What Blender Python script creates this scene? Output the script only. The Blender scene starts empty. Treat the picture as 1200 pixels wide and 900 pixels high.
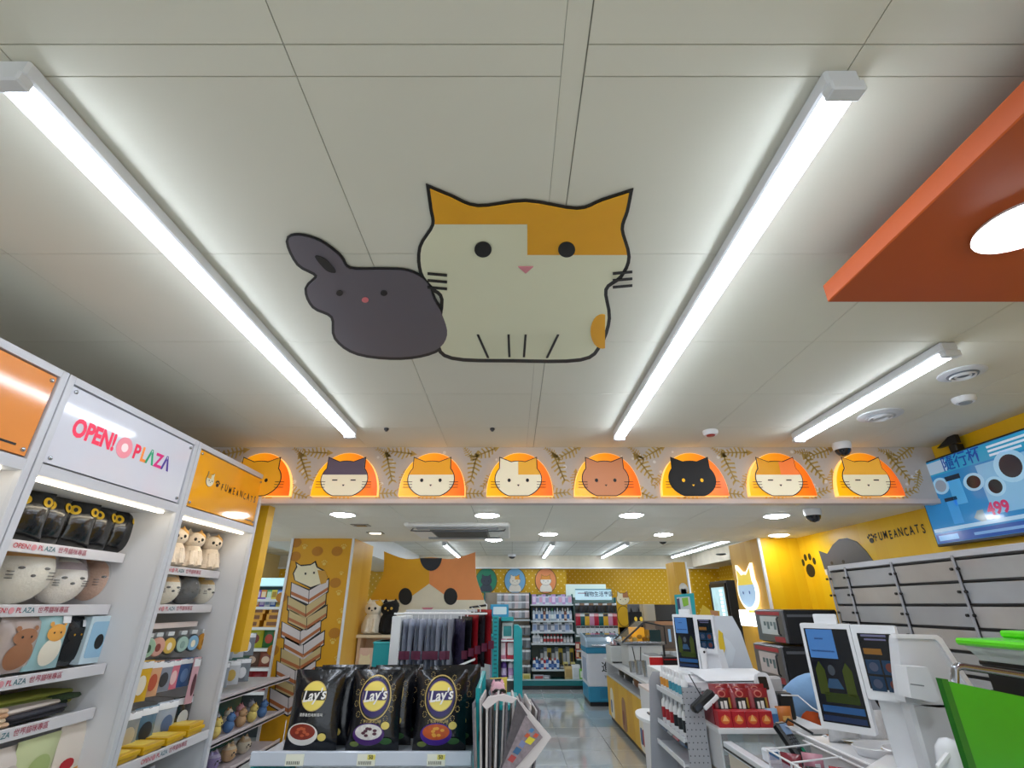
import bpy, math, random
from mathutils import Vector, Matrix
R = random.Random(7)
SC = bpy.context.scene
COL = SC.collection

# ---------------------------------------------------------------- camera, world, exposure
PITCH = math.radians(24.2)
FPX = 575.0
CAM = Vector((0, 0, 1.6))
cam_d = bpy.data.cameras.new('camera'); cam_d.sensor_fit = 'HORIZONTAL'; cam_d.sensor_width = 36
cam_d.lens = FPX / 1200 * 36; cam_d.clip_start = .02
cam = bpy.data.objects.new('camera', cam_d); COL.objects.link(cam)
cam.location = CAM; cam.rotation_euler = (math.pi / 2 + PITCH, 0, 0)
SC.camera = cam
world = bpy.data.worlds.new('world'); SC.world = world; world.use_nodes = True
world.node_tree.nodes['Background'].inputs[0].default_value = (.85, .93, 1, 1)
world.node_tree.nodes['Background'].inputs[1].default_value = 1.1
SC.view_settings.view_transform = 'Standard'; SC.view_settings.look = 'None'
SC.view_settings.gamma = 1; SC.view_settings.use_curve_mapping = False
SC.view_settings.exposure = 0.4
LIGHT = 16.0       # strength of the linear ceiling lamps
SPOT = 42.0        # strength of the round downlights

# ---------------------------------------------------------------- pixel rays (1200x900)
def ray(x, y):
    u = (x - 600) / FPX; v = (450 - y) / FPX
    return Vector((u, math.cos(PITCH) - v * math.sin(PITCH), math.sin(PITCH) + v * math.cos(PITCH)))
def on_x(x, y, X): d = ray(x, y); return CAM + d * (X / d.x)
def on_y(x, y, Y): d = ray(x, y); return CAM + d * (Y / d.y)
def on_z(x, y, Z): d = ray(x, y); return CAM + d * ((Z - 1.6) / d.z)
def on_plane(x, y, P, n): d = ray(x, y); return CAM + d * ((P - CAM).dot(n) / d.dot(n))

# ---------------------------------------------------------------- materials
def lin(h):
    h = h.lstrip('#'); o = []
    for i in (0, 2, 4):
        c = int(h[i:i + 2], 16) / 255
        o.append(c / 12.92 if c <= .04045 else ((c + .055) / 1.055) ** 2.4)
    return (o[0], o[1], o[2], 1)
MATS = {}
def M(hexc, rough=.5, metal=0, emit=0, var=.05, scale=9, coat=0, trans=0, alpha=1, bump=0, bscale=60):
    key = ('m', hexc, rough, metal, emit, var, scale, coat, trans, alpha, bump, bscale)
    if key in MATS: return MATS[key]
    m = bpy.data.materials.new('surface_' + hexc.strip('#')); m.use_nodes = True
    nt = m.node_tree; b = nt.nodes['Principled BSDF']
    c = lin(hexc)
    if var > 0:
        tc = nt.nodes.new('ShaderNodeTexCoord'); n = nt.nodes.new('ShaderNodeTexNoise'); n.inputs['Scale'].default_value = scale
        n.inputs['Detail'].default_value = 3
        nt.links.new(tc.outputs['Object'], n.inputs['Vector'])
        mx = nt.nodes.new('ShaderNodeMix'); mx.data_type = 'RGBA'
        mx.inputs[6].default_value = [max(0, k * (1 - var)) for k in c[:3]] + [1]
        mx.inputs[7].default_value = [min(1, k * (1 + var)) for k in c[:3]] + [1]
        nt.links.new(n.outputs['Fac'], mx.inputs[0]); nt.links.new(mx.outputs[2], b.inputs['Base Color'])
        if emit: nt.links.new(mx.outputs[2], b.inputs['Emission Color'])
    else:
        b.inputs['Base Color'].default_value = c
        b.inputs['Emission Color'].default_value = c
    b.inputs['Roughness'].default_value = rough; b.inputs['Metallic'].default_value = metal
    b.inputs['Emission Strength'].default_value = emit
    b.inputs['Coat Weight'].default_value = coat; b.inputs['Coat Roughness'].default_value = .08
    b.inputs['Transmission Weight'].default_value = trans; b.inputs['Alpha'].default_value = alpha
    if bump:
        tc = nt.nodes.new('ShaderNodeTexCoord'); n = nt.nodes.new('ShaderNodeTexNoise'); n.inputs['Scale'].default_value = bscale
        bp = nt.nodes.new('ShaderNodeBump'); bp.inputs['Strength'].default_value = bump; bp.inputs['Distance'].default_value = .01
        nt.links.new(tc.outputs['Object'], n.inputs['Vector']); nt.links.new(n.outputs['Fac'], bp.inputs['Height'])
        nt.links.new(bp.outputs['Normal'], b.inputs['Normal'])
    MATS[key] = m
    return m
def film(hexc='#ffffff', alpha=.22, rough=.08):
    key = ('film', hexc, alpha, rough)
    if key in MATS: return MATS[key]
    m = M(hexc, rough, var=0, alpha=alpha); MATS[key] = m
    return m
def nodes_uv(nt):
    tc = nt.nodes.new('ShaderNodeNewGeometry'); sp = nt.nodes.new('ShaderNodeSeparateXYZ')
    nt.links.new(tc.outputs['Position'], sp.inputs[0])
    ad = nt.nodes.new('ShaderNodeMath'); ad.operation = 'ADD'
    nt.links.new(sp.outputs[0], ad.inputs[0]); nt.links.new(sp.outputs[1], ad.inputs[1])
    return ad.outputs[0], sp.outputs[2]
def mth(nt, op, a, b=None):
    n = nt.nodes.new('ShaderNodeMath'); n.operation = op
    for i, v in enumerate((a, b)):
        if v is None: continue
        if isinstance(v, (int, float)): n.inputs[i].default_value = v
        else: nt.links.new(v, n.inputs[i])
    return n.outputs[0]
def polka(name, bg, dot, pitch=.14, r=.17):
    m = bpy.data.materials.new(name); m.use_nodes = True; nt = m.node_tree; b = nt.nodes['Principled BSDF']
    u, v = nodes_uv(nt)
    a = mth(nt, 'DIVIDE', mth(nt, 'ADD', u, v), pitch); c = mth(nt, 'DIVIDE', mth(nt, 'SUBTRACT', u, v), pitch)
    fa = mth(nt, 'SUBTRACT', mth(nt, 'FRACT', a), .5); fc = mth(nt, 'SUBTRACT', mth(nt, 'FRACT', c), .5)
    d = mth(nt, 'SQRT', mth(nt, 'ADD', mth(nt, 'MULTIPLY', fa, fa), mth(nt, 'MULTIPLY', fc, fc)))
    k = mth(nt, 'LESS_THAN', d, r)
    mx = nt.nodes.new('ShaderNodeMix'); mx.data_type = 'RGBA'; mx.inputs[6].default_value = lin(bg); mx.inputs[7].default_value = lin(dot)
    nt.links.new(k, mx.inputs[0]); nt.links.new(mx.outputs[2], b.inputs['Base Color']); b.inputs['Roughness'].default_value = .45
    return m
def stripes(name, c1, c2, w=.17, rough=.4):
    m = bpy.data.materials.new(name); m.use_nodes = True; nt = m.node_tree; b = nt.nodes['Principled BSDF']
    u, v = nodes_uv(nt)
    fl = mth(nt, 'FLOOR', mth(nt, 'DIVIDE', u, w))
    wn = nt.nodes.new('ShaderNodeTexWhiteNoise'); wn.noise_dimensions = '1D'; nt.links.new(fl, wn.inputs['W'])
    no = nt.nodes.new('ShaderNodeTexNoise'); no.inputs['Scale'].default_value = 1
    cb = nt.nodes.new('ShaderNodeCombineXYZ'); nt.links.new(mth(nt, 'MULTIPLY', u, 60), cb.inputs[0]); nt.links.new(mth(nt, 'MULTIPLY', v, 2), cb.inputs[1])
    nt.links.new(cb.outputs[0], no.inputs['Vector'])
    f = mth(nt, 'ADD', mth(nt, 'MULTIPLY', wn.outputs['Value'], .7), mth(nt, 'MULTIPLY', no.outputs['Fac'], .3))
    mx = nt.nodes.new('ShaderNodeMix'); mx.data_type = 'RGBA'; mx.inputs[6].default_value = lin(c1); mx.inputs[7].default_value = lin(c2)
    nt.links.new(f, mx.inputs[0]); nt.links.new(mx.outputs[2], b.inputs['Base Color']); b.inputs['Roughness'].default_value = rough
    return m
def gradient_x(name, x0, x1, c1, c2, emit):
    """printed left-to-right colour gradient of a backlit acrylic face (object space)"""
    m = bpy.data.materials.new(name); m.use_nodes = True; nt = m.node_tree; b = nt.nodes['Principled BSDF']
    tc = nt.nodes.new('ShaderNodeTexCoord'); sp = nt.nodes.new('ShaderNodeSeparateXYZ'); nt.links.new(tc.outputs['Object'], sp.inputs[0])
    mr = nt.nodes.new('ShaderNodeMapRange'); mr.inputs[1].default_value = x0; mr.inputs[2].default_value = x1
    nt.links.new(sp.outputs[0], mr.inputs[0])
    mx = nt.nodes.new('ShaderNodeMix'); mx.data_type = 'RGBA'; mx.inputs[6].default_value = lin(c1); mx.inputs[7].default_value = lin(c2)
    nt.links.new(mr.outputs[0], mx.inputs[0]); nt.links.new(mx.outputs[2], b.inputs['Base Color']); nt.links.new(mx.outputs[2], b.inputs['Emission Color'])
    b.inputs['Emission Strength'].default_value = emit; b.inputs['Roughness'].default_value = .3
    return m

# ---------------------------------------------------------------- mesh collector
def frame(o, right, up):
    r = Vector(right).normalized(); u = Vector(up).normalized(); n = r.cross(u)
    return Matrix(((r.x, u.x, n.x, o[0]), (r.y, u.y, n.y, o[1]), (r.z, u.z, n.z, o[2]), (0, 0, 0, 1)))
def f_front(x, y, z): return frame((x, y, z), (1, 0, 0), (0, 0, 1))      # faces the camera side (-Y)
def f_east(x, y, z): return frame((x, y, z), (0, 1, 0), (0, 0, 1))       # faces +X
def f_west(x, y, z): return frame((x, y, z), (0, -1, 0), (0, 0, 1))      # faces -X
def f_down(x, y, z): return frame((x, y, z), (1, 0, 0), (0, -1, 0))      # faces down
def f_up(x, y, z): return frame((x, y, z), (1, 0, 0), (0, 1, 0))
I4 = Matrix.Identity(4)
class MB:
    def __init__(s): s.v = []; s.f = []; s.m = []
    def add(s, vs, fs, m=0, F=None):
        n = len(s.v)
        s.v += [tuple(F @ Vector(p)) if F is not None else tuple(p) for p in vs]
        s.f += [tuple(i + n for i in f) for f in fs]; s.m += [m] * len(fs); return s
    def box(s, x0, y0, z0, x1, y1, z1, m=0, b=0, F=None):
        if x0 > x1: x0, x1 = x1, x0
        if y0 > y1: y0, y1 = y1, y0
        if z0 > z1: z0, z1 = z1, z0
        if b <= 0:
            vs = [(x, y, z) for z in (z0, z1) for y in (y0, y1) for x in (x0, x1)]
            return s.add(vs, [(0, 2, 3, 1), (4, 5, 7, 6), (0, 1, 5, 4), (2, 6, 7, 3), (0, 4, 6, 2), (1, 3, 7, 5)], m, F)
        b = min(b, (x1 - x0) * .49, (y1 - y0) * .49, (z1 - z0) * .49)
        vs = []; idx = {}
        for ix, x in enumerate((x0, x1)):
            for iy, y in enumerate((y0, y1)):
                for iz, z in enumerate((z0, z1)):
                    sx, sy, sz = (1, -1)[ix], (1, -1)[iy], (1, -1)[iz]
                    idx[ix, iy, iz] = len(vs)
                    vs += [(x, y + sy * b, z + sz * b), (x + sx * b, y, z + sz * b), (x + sx * b, y + sy * b, z)]
        g = lambda a, c, d, k: idx[a, c, d] + k
        fs = []
        for q in (0, 1):
            fs.append((g(q, 0, 0, 0), g(q, 1, 0, 0), g(q, 1, 1, 0), g(q, 0, 1, 0)))
            fs.append((g(0, q, 0, 1), g(1, q, 0, 1), g(1, q, 1, 1), g(0, q, 1, 1)))
            fs.append((g(0, 0, q, 2), g(1, 0, q, 2), g(1, 1, q, 2), g(0, 1, q, 2)))
            for r in (0, 1):
                fs.append((g(0, q, r, 1), g(1, q, r, 1), g(1, q, r, 2), g(0, q, r, 2)))
                fs.append((g(q, 0, r, 0), g(q, 1, r, 0), g(q, 1, r, 2), g(q, 0, r, 2)))
                fs.append((g(q, r, 0, 0), g(q, r, 1, 0), g(q, r, 1, 1), g(q, r, 0, 1)))
        for k in idx.values(): fs.append((k, k + 1, k + 2))
        return s.add(vs, fs, m, F)
    def prism(s, poly, z0, z1, m=0, F=None, msid=None):
        n = len(poly)
        s.add([(p[0], p[1], z0) for p in poly] + [(p[0], p[1], z1) for p in poly],
              [tuple(range(n, 2 * n)), tuple(range(n - 1, -1, -1))] + [(i, (i + 1) % n, n + (i + 1) % n, n + i) for i in range(n)], m, F)
        return s
    def lathe(s, prof, c=(0, 0, 0), seg=16, m=0, F=None, sx=1, sy=1):
        vs = []; fs = []; k = len(prof)
        for j in range(seg):
            a = 2 * math.pi * j / seg
            for r, z in prof: vs.append((c[0] + sx * r * math.cos(a), c[1] + sy * r * math.sin(a), c[2] + z))
        for j in range(seg):
            for i in range(k - 1):
                a, b_ = j * k + i, ((j + 1) % seg) * k + i
                fs.append((a, b_, b_ + 1, a + 1))
        fs.append(tuple(j * k for j in range(seg))[::-1]); fs.append(tuple(j * k + k - 1 for j in range(seg)))
        return s.add(vs, fs, m, F)
    def cyl(s, c, r, h, seg=16, m=0, F=None, r2=None):
        return s.lathe([(r, 0), (r if r2 is None else r2, h)], c, seg, m, F)
    def ball(s, c, rx, ry, rz, su=16, sv=10, m=0, F=None):
        prof = [(math.sin(math.pi * (i + .001) / sv if i < sv else math.pi * .9999), -math.cos(math.pi * i / sv) * rz) for i in range(sv + 1)]
        return s.lathe(prof, c, su, m, F, sx=rx, sy=ry)
    def tube(s, path, r, seg=8, m=0, F=None):
        P = [Vector(p) for p in path]; vs = []; fs = []
        for i, p in enumerate(P):
            t = (P[min(i + 1, len(P) - 1)] - P[max(i - 1, 0)]).normalized()
            a = t.orthogonal().normalized() if i == 0 else (a - t * a.dot(t)).normalized()
            bb = t.cross(a)
            rr = r[i] if isinstance(r, (list, tuple)) else r
            for j in range(seg):
                q = 2 * math.pi * j / seg; vs.append(tuple(p + a * rr * math.cos(q) + bb * rr * math.sin(q)))
        for i in range(len(P) - 1):
            for j in range(seg):
                fs.append((i * seg + j, i * seg + (j + 1) % seg, (i + 1) * seg + (j + 1) % seg, (i + 1) * seg + j))
        fs.append(tuple(range(seg))[::-1]); fs.append(tuple(range((len(P) - 1) * seg, len(P) * seg)))
        return s.add(vs, fs, m, F)
    def quad(s, pts, m=0): return s.add(pts, [tuple(range(len(pts)))], m)
    def slab(s, pts, n, t, m=0):
        """thick flat plate from a 3D outline, extruded by t along n"""
        n = Vector(n).normalized() * t; P = [Vector(p) for p in pts]; k = len(P)
        return s.add([tuple(p) for p in P] + [tuple(p + n) for p in P],
                     [tuple(range(k))[::-1], tuple(range(k, 2 * k))] + [(i, (i + 1) % k, k + (i + 1) % k, k + i) for i in range(k)], m)
    def pillow(s, w, h, t, nx=8, ny=10, m=0, F=None, crimp=.08):
        vs = []; fs = []
        for sd in (1, -1):
            for j in range(ny + 1):
                for i in range(nx + 1):
                    x = (i / nx - .5) * w; y = (j / ny - .5) * h
                    vs.append((x * (1 - .05 * math.cos(math.pi * (j / ny - .5))), y, sd * pil_z(x, y, w, h, t, crimp)))
        k = (nx + 1) * (ny + 1)
        for sd in (0, 1):
            for j in range(ny):
                for i in range(nx):
                    a = sd * k + j * (nx + 1) + i
                    q = (a, a + 1, a + nx + 2, a + nx + 1); fs.append(q if sd == 0 else q[::-1])
        return s.add(vs, fs, m, F)
    def build(s, name, mats, parent=None, smooth=False, local=False, kind=None):
        me = bpy.data.meshes.new(name)
        vs = s.v
        if parent is not None and not local:
            inv = root_of(parent).matrix_basis.inverted(); vs = [tuple(inv @ Vector(p)) for p in vs]
        me.from_pydata(vs, [], s.f)
        if not isinstance(mats, (list, tuple)): mats = [mats]
        for m in mats: me.materials.append(m)
        if len(mats) > 1: me.polygons.foreach_set('material_index', s.m)
        me.update()
        import bmesh
        bm = bmesh.new(); bm.from_mesh(me); bmesh.ops.recalc_face_normals(bm, faces=bm.faces); bm.to_mesh(me); bm.free()
        if smooth:
            me.polygons.foreach_set('use_smooth', [True] * len(me.polygons)); me.set_sharp_from_angle(angle=math.radians(38))
        o = bpy.data.objects.new(name, me); COL.objects.link(o)
        if parent is not None: o.parent = parent
        if kind: o['kind'] = kind
        return o
def pil_z(x, y, w, h, t, crimp=.08):
    a = max(0, 1 - (2 * x / w) ** 2); b = max(0, 1 - abs(2 * y / h) ** 2.6)
    return t / 2 * (a ** .55) * (b ** .7) + .0015
def root_of(o):
    while o.parent is not None: o = o.parent
    return o
def thing(name, label, cat, loc=(0, 0, 0), rz=0, group=None):
    o = bpy.data.objects.new(name, None); COL.objects.link(o); o.empty_display_size = .05
    o.matrix_basis = Matrix.Translation(Vector(loc)) @ Matrix.Rotation(rz, 4, 'Z')
    o['label'] = label; o['category'] = cat
    if group: o['group'] = group
    return o
def tag(o, label, cat, group=None):
    o['label'] = label; o['category'] = cat
    if group: o['group'] = group
    return o
def struct(o): o['kind'] = 'structure'; return o
def dup(root, loc=None, rz=0, label=None, cat=None, group=None):
    r = root.copy(); COL.objects.link(r)
    if loc is not None: r.matrix_basis = Matrix.Translation(Vector(loc)) @ Matrix.Rotation(rz, 4, 'Z')
    if label: r['label'] = label
    if cat: r['category'] = cat
    if group: r['group'] = group
    for ch in list(root.children):
        c = ch.copy(); COL.objects.link(c); c.parent = r
        for g in ch.children:
            d = g.copy(); COL.objects.link(d); d.parent = c
    return r
PROTO = {}
def place(key, builder, loc, rz, label, cat, group=None, tilt=None):
    """first use builds the thing at the place, later uses copy it"""
    if key not in PROTO:
        r = builder(); PROTO[key] = r
    else: r = dup(PROTO[key])
    r.matrix_basis = Matrix.Translation(Vector(loc)) @ Matrix.Rotation(rz, 4, 'Z') @ (Matrix.Rotation(tilt[0], 4, tilt[1]) if tilt else I4)
    r['label'] = label; r['category'] = cat
    if group: r['group'] = group
    return r
TXT = {}
def text(root, s, size, mat, F, ext=.001, shear=0, bold=0, warp=None, name='lettering', align='CENTER', sx=1, local=False):
    key = (s, shear, bold, align)
    if key not in TXT:
        cu = bpy.data.curves.new('t', 'FONT'); cu.body = s; cu.size = 1; cu.align_x = align; cu.align_y = 'CENTER'
        cu.shear = shear; cu.offset = bold; cu.resolution_u = 3
        o = bpy.data.objects.new('t', cu); COL.objects.link(o)
        dg = bpy.context.evaluated_depsgraph_get(); me = bpy.data.meshes.new_from_object(o.evaluated_get(dg))
        TXT[key] = ([tuple(v.co) for v in me.vertices], [tuple(p.vertices) for p in me.polygons])
        bpy.data.objects.remove(o); bpy.data.meshes.remove(me)
    vs, fs = TXT[key]
    mb = MB()
    pts = [(x * size * sx, y * size, 0) for x, y, _ in vs]
    pts = [(x, y, (warp(x, y) if warp else 0) + ext) for x, y, _ in pts]
    mb.add(pts, fs, 0, F)
    return mb.build(name, mat, root, local=local)
def ell(cx, cy, rx, ry, n=28, a0=0, a1=360):
    full = abs(a1 - a0) >= 360
    k = n if full else n + 1
    return [(cx + rx * math.cos(math.radians(a0 + (a1 - a0) * i / n)), cy + ry * math.sin(math.radians(a0 + (a1 - a0) * i / n))) for i in range(k)]
def rrect(x0, y0, x1, y1, r, n=4):
    o = []
    for cx, cy, a in ((x1 - r, y1 - r, 0), (x0 + r, y1 - r, 90), (x0 + r, y0 + r, 180), (x1 - r, y0 + r, 270)):
        for i in range(n + 1):
            t = math.radians(a + 90 * i / n); o.append((cx + r * math.cos(t), cy + r * math.sin(t)))
    return o
def clip(poly, a, b, c):
    """keep a*x+b*y+c >= 0"""
    o = []
    for i, p in enumerate(poly):
        q = poly[(i + 1) % len(poly)]; dp = a * p[0] + b * p[1] + c; dq = a * q[0] + b * q[1] + c
        if dp >= 0: o.append(p)
        if dp * dq < 0: t = dp / (dp - dq); o.append((p[0] + t * (q[0] - p[0]), p[1] + t * (q[1] - p[1])))
    return o
def grow(poly, d):
    cx = sum(p[0] for p in poly) / len(poly); cy = sum(p[1] for p in poly) / len(poly); o = []
    n = len(poly)
    for i in range(n):
        a = Vector(poly[i - 1]); b = Vector(poly[i]); c = Vector(poly[(i + 1) % n])
        e1 = (b - a).normalized(); e2 = (c - b).normalized()
        nn = Vector((e1.y + e2.y, -(e1.x + e2.x)))
        if nn.length < 1e-6: nn = Vector((e1.y, -e1.x))
        nn.normalize(); k = max(.5, nn.dot(Vector((e1.y, -e1.x))))
        o.append(tuple(b + nn * (d / k)))
    return o
def flat(root, name, poly, z, mat, F, t=.0012, local=False):
    return MB().prism(poly, z - t, z, 0, F).build(name, mat, root, local=local)
def warped_disc(root, name, cx, cy, rx, ry, mat, warp, ext, n=24, rings=4, r0=0, local=True, F=None):
    mb = MB(); vs = []; fs = []
    for k in range(rings + 1):
        q = r0 + (1 - r0) * k / rings
        for i in range(n):
            a = 2 * math.pi * i / n; x = cx + rx * q * math.cos(a); y = cy + ry * q * math.sin(a); vs.append((x, y, warp(x, y) + ext))
    for k in range(rings):
        for i in range(n): fs.append((k * n + i, (k + 1) * n + i, (k + 1) * n + (i + 1) % n, k * n + (i + 1) % n))
    mb.add(vs, fs, 0, F); return mb.build(name, mat, root, local=local)
def warped_rect(root, name, x0, y0, x1, y1, mat, warp, ext, local=True, F=None, nx=6, ny=3):
    vs = []; fs = []
    for j in range(ny + 1):
        for i in range(nx + 1):
            x = x0 + (x1 - x0) * i / nx; y = y0 + (y1 - y0) * j / ny; vs.append((x, y, warp(x, y) + ext))
    for j in range(ny):
        for i in range(nx): a = j * (nx + 1) + i; fs.append((a, a + 1, a + nx + 2, a + nx + 1))
    return MB().add(vs, fs, 0, F).build(name, mat, root, local=local)
ORD = ['first', 'second', 'third', 'fourth', 'fifth', 'sixth', 'seventh', 'eighth', 'ninth', 'tenth', 'eleventh', 'twelfth', 'thirteenth',
       'fourteenth', 'fifteenth', 'sixteenth', 'seventeenth', 'eighteenth', 'nineteenth', 'twentieth', 'twenty-first', 'twenty-second']

# common colours
WHITE = M('#e9eaec', .35); OFFW = M('#dfe0e2', .4); BLACK = M('#111214', .35); DARK = M('#26282c', .4); LINE = M('#141414', .5, var=0)
STEEL = M('#b9bcc0', .25, .9); CREAM = M('#f0e6c4', .6); YEL = M('#e9a81c', .5); ORG = M('#e8793a', .5); TEAL = M('#119ba1', .4)
GREYP = M('#a9acb2', .45); RED = M('#b8141c', .4); GOLD = M('#d9b84a', .3, .3); BROWN = M('#b87f5c', .7); SLATE = M('#5b5962', .6)

def head_poly(w, h, ear=.34, n=40):
    """plain animal head outline: ellipse with two pointed ears"""
    rx, ry = w / 2, h / 2; o = []
    for i in range(n):
        a = 360 * i / n
        if 36 < a < 66 or 114 < a < 144: continue
        o.append((a, (rx * math.cos(math.radians(a)), ry * math.sin(math.radians(a)))))
    o.append((51, (rx * .80, ry * (1 + ear * 1.0)))); o.append((129, (-rx * .80, ry * (1 + ear * 1.0))))
    o.sort(); return [p for _, p in o]
def plain_head(root, F, w, h, base, patch=None, split=0, eye='dot', name='animal_head_print', z=0, local=False, outline=True, ear=.34, cut=None):
    P = head_poly(w, h, ear)
    if cut is not None: P = clip(P, 0, 1, -cut)
    t = .002
    if outline:
        G = grow(P, w * .02)
        o = flat(root, name, G, z + t, LINE, F, local=local)
        b = flat(o, 'face_fill', P, z + 2 * t, base, F, local=local)
    else:
        o = flat(root, name, P, z + 2 * t, base, F, local=local)
    if patch is not None:
        Q = clip(P, 0, 1, -h * .12)
        if split: Q = clip(Q, split, 0, 0)
        if len(Q) > 2: flat(o, 'coat_patch', Q, z + 3 * t, patch, F, local=local)
    mb = MB(); s = w * .035
    for sd in (-1, 1):
        if eye == 'dot': mb.prism(ell(sd * w * .2, -h * .04, s, s * 1.15, 12), z + 3 * t, z + 4 * t, 0, F)
        else: mb.prism([(sd * w * .2 - s * 1.6, -h * .05), (sd * w * .2 + s * 1.6, -h * .05), (sd * w * .2 + s * 1.6, -h * .02), (sd * w * .2 - s * 1.6, -h * .02)], z + 3 * t, z + 4 * t, 0, F)
    mb.prism([(-s * .8, -h * .16), (0, -h * .21), (s * .8, -h * .16)], z + 3 * t, z + 4 * t, 0, F)
    mb.build('face_marks', LINE, o, local=local)
    if w > .3:
        mb = MB()
        for sd in (-1, 1):
            for k in (-1, 0, 1):
                a, c = sd * w * .40, sd * w * .60; y = -h * .16 + k * h * .075
                mb.prism([(min(a, c), y - .0018), (max(a, c), y - .0018 + .0), (max(a, c), y + .0018), (min(a, c), y + .0018)], z + 3 * t, z + 4 * t, 0, F)
        mb.build('whiskers', LINE, o, local=local)
    return o
def paw(root, F, s, mat, name='paw_print', z=.002, local=False):
    mb = MB(); mb.prism(ell(0, -.1 * s, .26 * s, .22 * s, 14), 0, z, 0, F)
    for a in (-52, -18, 18, 52):
        mb.prism(ell(.44 * s * math.sin(math.radians(a)), -.1 * s + .46 * s * math.cos(math.radians(a)), .09 * s, .12 * s, 10), 0, z, 0, F)
    return mb.build(name, mat, root, local=local)
# ================================================================ SETTING
CZ = 2.66; SZ = 2.26           # main ceiling, lowered ceiling behind the beam
tile_m = M('#dcdacb', .75, var=.03, scale=3); tile_s = M('#f0ede0', .7, var=.02, scale=3); tile_gap = M('#8f8c80', .8)
WOODW = stripes('golden_plank_wallpaper', '#d9a02c', '#e8bc50', .13)
YWALL = stripes('yellow_plank_wallpaper', '#e9b305', '#f4cb22', .15)
POLKA = polka('yellow_polka_wallpaper', '#d9a90a', '#f3dd8c', .15, .14)
fl = struct(MB().box(-6, -3, -.12, 6, 16, -.006).build('floor', M('#8f9496', .3)))
ftile = MB().box(0, 0, -.006, .596, .596, 0, b=.0015).build('tile', M('#dfe4e4', .03, var=.07, scale=2.2, coat=1), fl)
ftile.location = (-1.2, 2.4, 0)
for i in range(9):
    for j in range(17):
        if i == 0 and j == 0: continue
        c = ftile.copy(); COL.objects.link(c); c.parent = fl; c.location = (-1.2 + .6 * i, 2.4 + .6 * j, 0)
fb = MB().box(-6, -3, -.006, -1.2, 16, -.001).box(4.2, -3, -.006, 6, 16, -.001).box(-1.2, -3, -.006, 4.2, 2.4, -.001).box(-1.2, 12.6, -.006, 4.2, 16, -.001)
fb.build('floor_outer', M('#cfd4d4', .08, var=.07, scale=2.2), fl)
# main ceiling: panels on a grid, joints recessed
ce = struct(MB().box(-2.6, -3, CZ + .004, 3.3, 3.6, CZ + .1).build('ceiling', tile_gap))
XL = [-2.6, -2.27, -1.67, -1.07, -.474, .108, .73, 1.33, 1.93, 2.53, 3.1]
YL = [-3, -2.9, -2.3, -1.7, -1.1, -.5, .085, .64, .708, 1.305, 1.9, 2.49, 3.05, 3.5]
for i in range(len(XL) - 1):
    for j in range(len(YL) - 1):
        g = .0012; x0, x1 = XL[i] + g, XL[i + 1] - g
        if i == 5: x0 += .05
        MB().box(x0, YL[j] + g, CZ, x1, YL[j + 1] - g, CZ + .006).build('panel', tile_m, ce)
MB().box(.108, -3, CZ + .001, .156, 3.5, CZ + .006).build('runner', tile_m, ce)
# lowered ceiling
c2 = struct(MB().box(-3.3, 3.56, SZ + .004, 3.3, 5.86, SZ + .08).build('ceiling', tile_gap))
for i in range(11):
    for j in range(4):
        g = .002; x0 = -3.3 + .6 * i; y0 = 3.56 + .6 * j; y1 = min(y0 + .6, 5.86)
        MB().box(x0 + g, y0 + g, SZ, x0 + .6 - g, y1 - g, SZ + .006).build('panel', tile_s, c2)
MB().box(-3.3, 5.86, SZ, 3.3, 5.9, CZ).build('end_board', OFFW, c2)
# rear ceiling
c3 = struct(MB().box(-6, 5.86, CZ, 6, 16, CZ + .1).build('ceiling', M('#d9dbd4', .7)))
def lines3():
    mb = MB()
    for i in range(18): mb.box(-5.4 + .6 * i, 5.9, CZ - .0015, -5.394 + .6 * i, 12.2, CZ)
    for j in range(11): mb.box(-5.6, 6.2 + .6 * j, CZ - .0015, 5, 6.206 + .6 * j, CZ)
    return mb
lines3().build('panel_joints', tile_gap, c3, kind='stuff')
# walls
wl = struct(MB().box(-2.5, -3, 0, -2.38, 3.5, CZ).build('wall_left', M('#cfc9ba', .7)))
struct(MB().box(3.1, -3, 0, 3.25, 5.6, CZ).build('wall_right', YWALL))
struct(MB().box(-2.9, 3.5, 0, -2.38, 3.56, SZ).build('wall_left_return', M('#cfc9ba', .7)))
struct(MB().box(-6, 12.42, 0, 1.28, 12.6, CZ).build('wall_back', POLKA))
struct(MB().box(1.2, 15, 0, 5, 15.1, CZ).box(1.2, 12.6, 0, 1.28, 15, CZ).build('wall_back_recess', POLKA))
struct(MB().box(4.22, 12.4, 0, 5.0, 12.55, CZ).build('wall_back_right', POLKA))
struct(MB().box(4.87, 6.3, 0, 5.0, 12.4, CZ).build('wall_right_rear', POLKA))
struct(MB().box(-5.6, 5, 0, -5.5, 12.5, CZ).build('wall_left_rear', M('#e2c98c', .6)))
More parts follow.
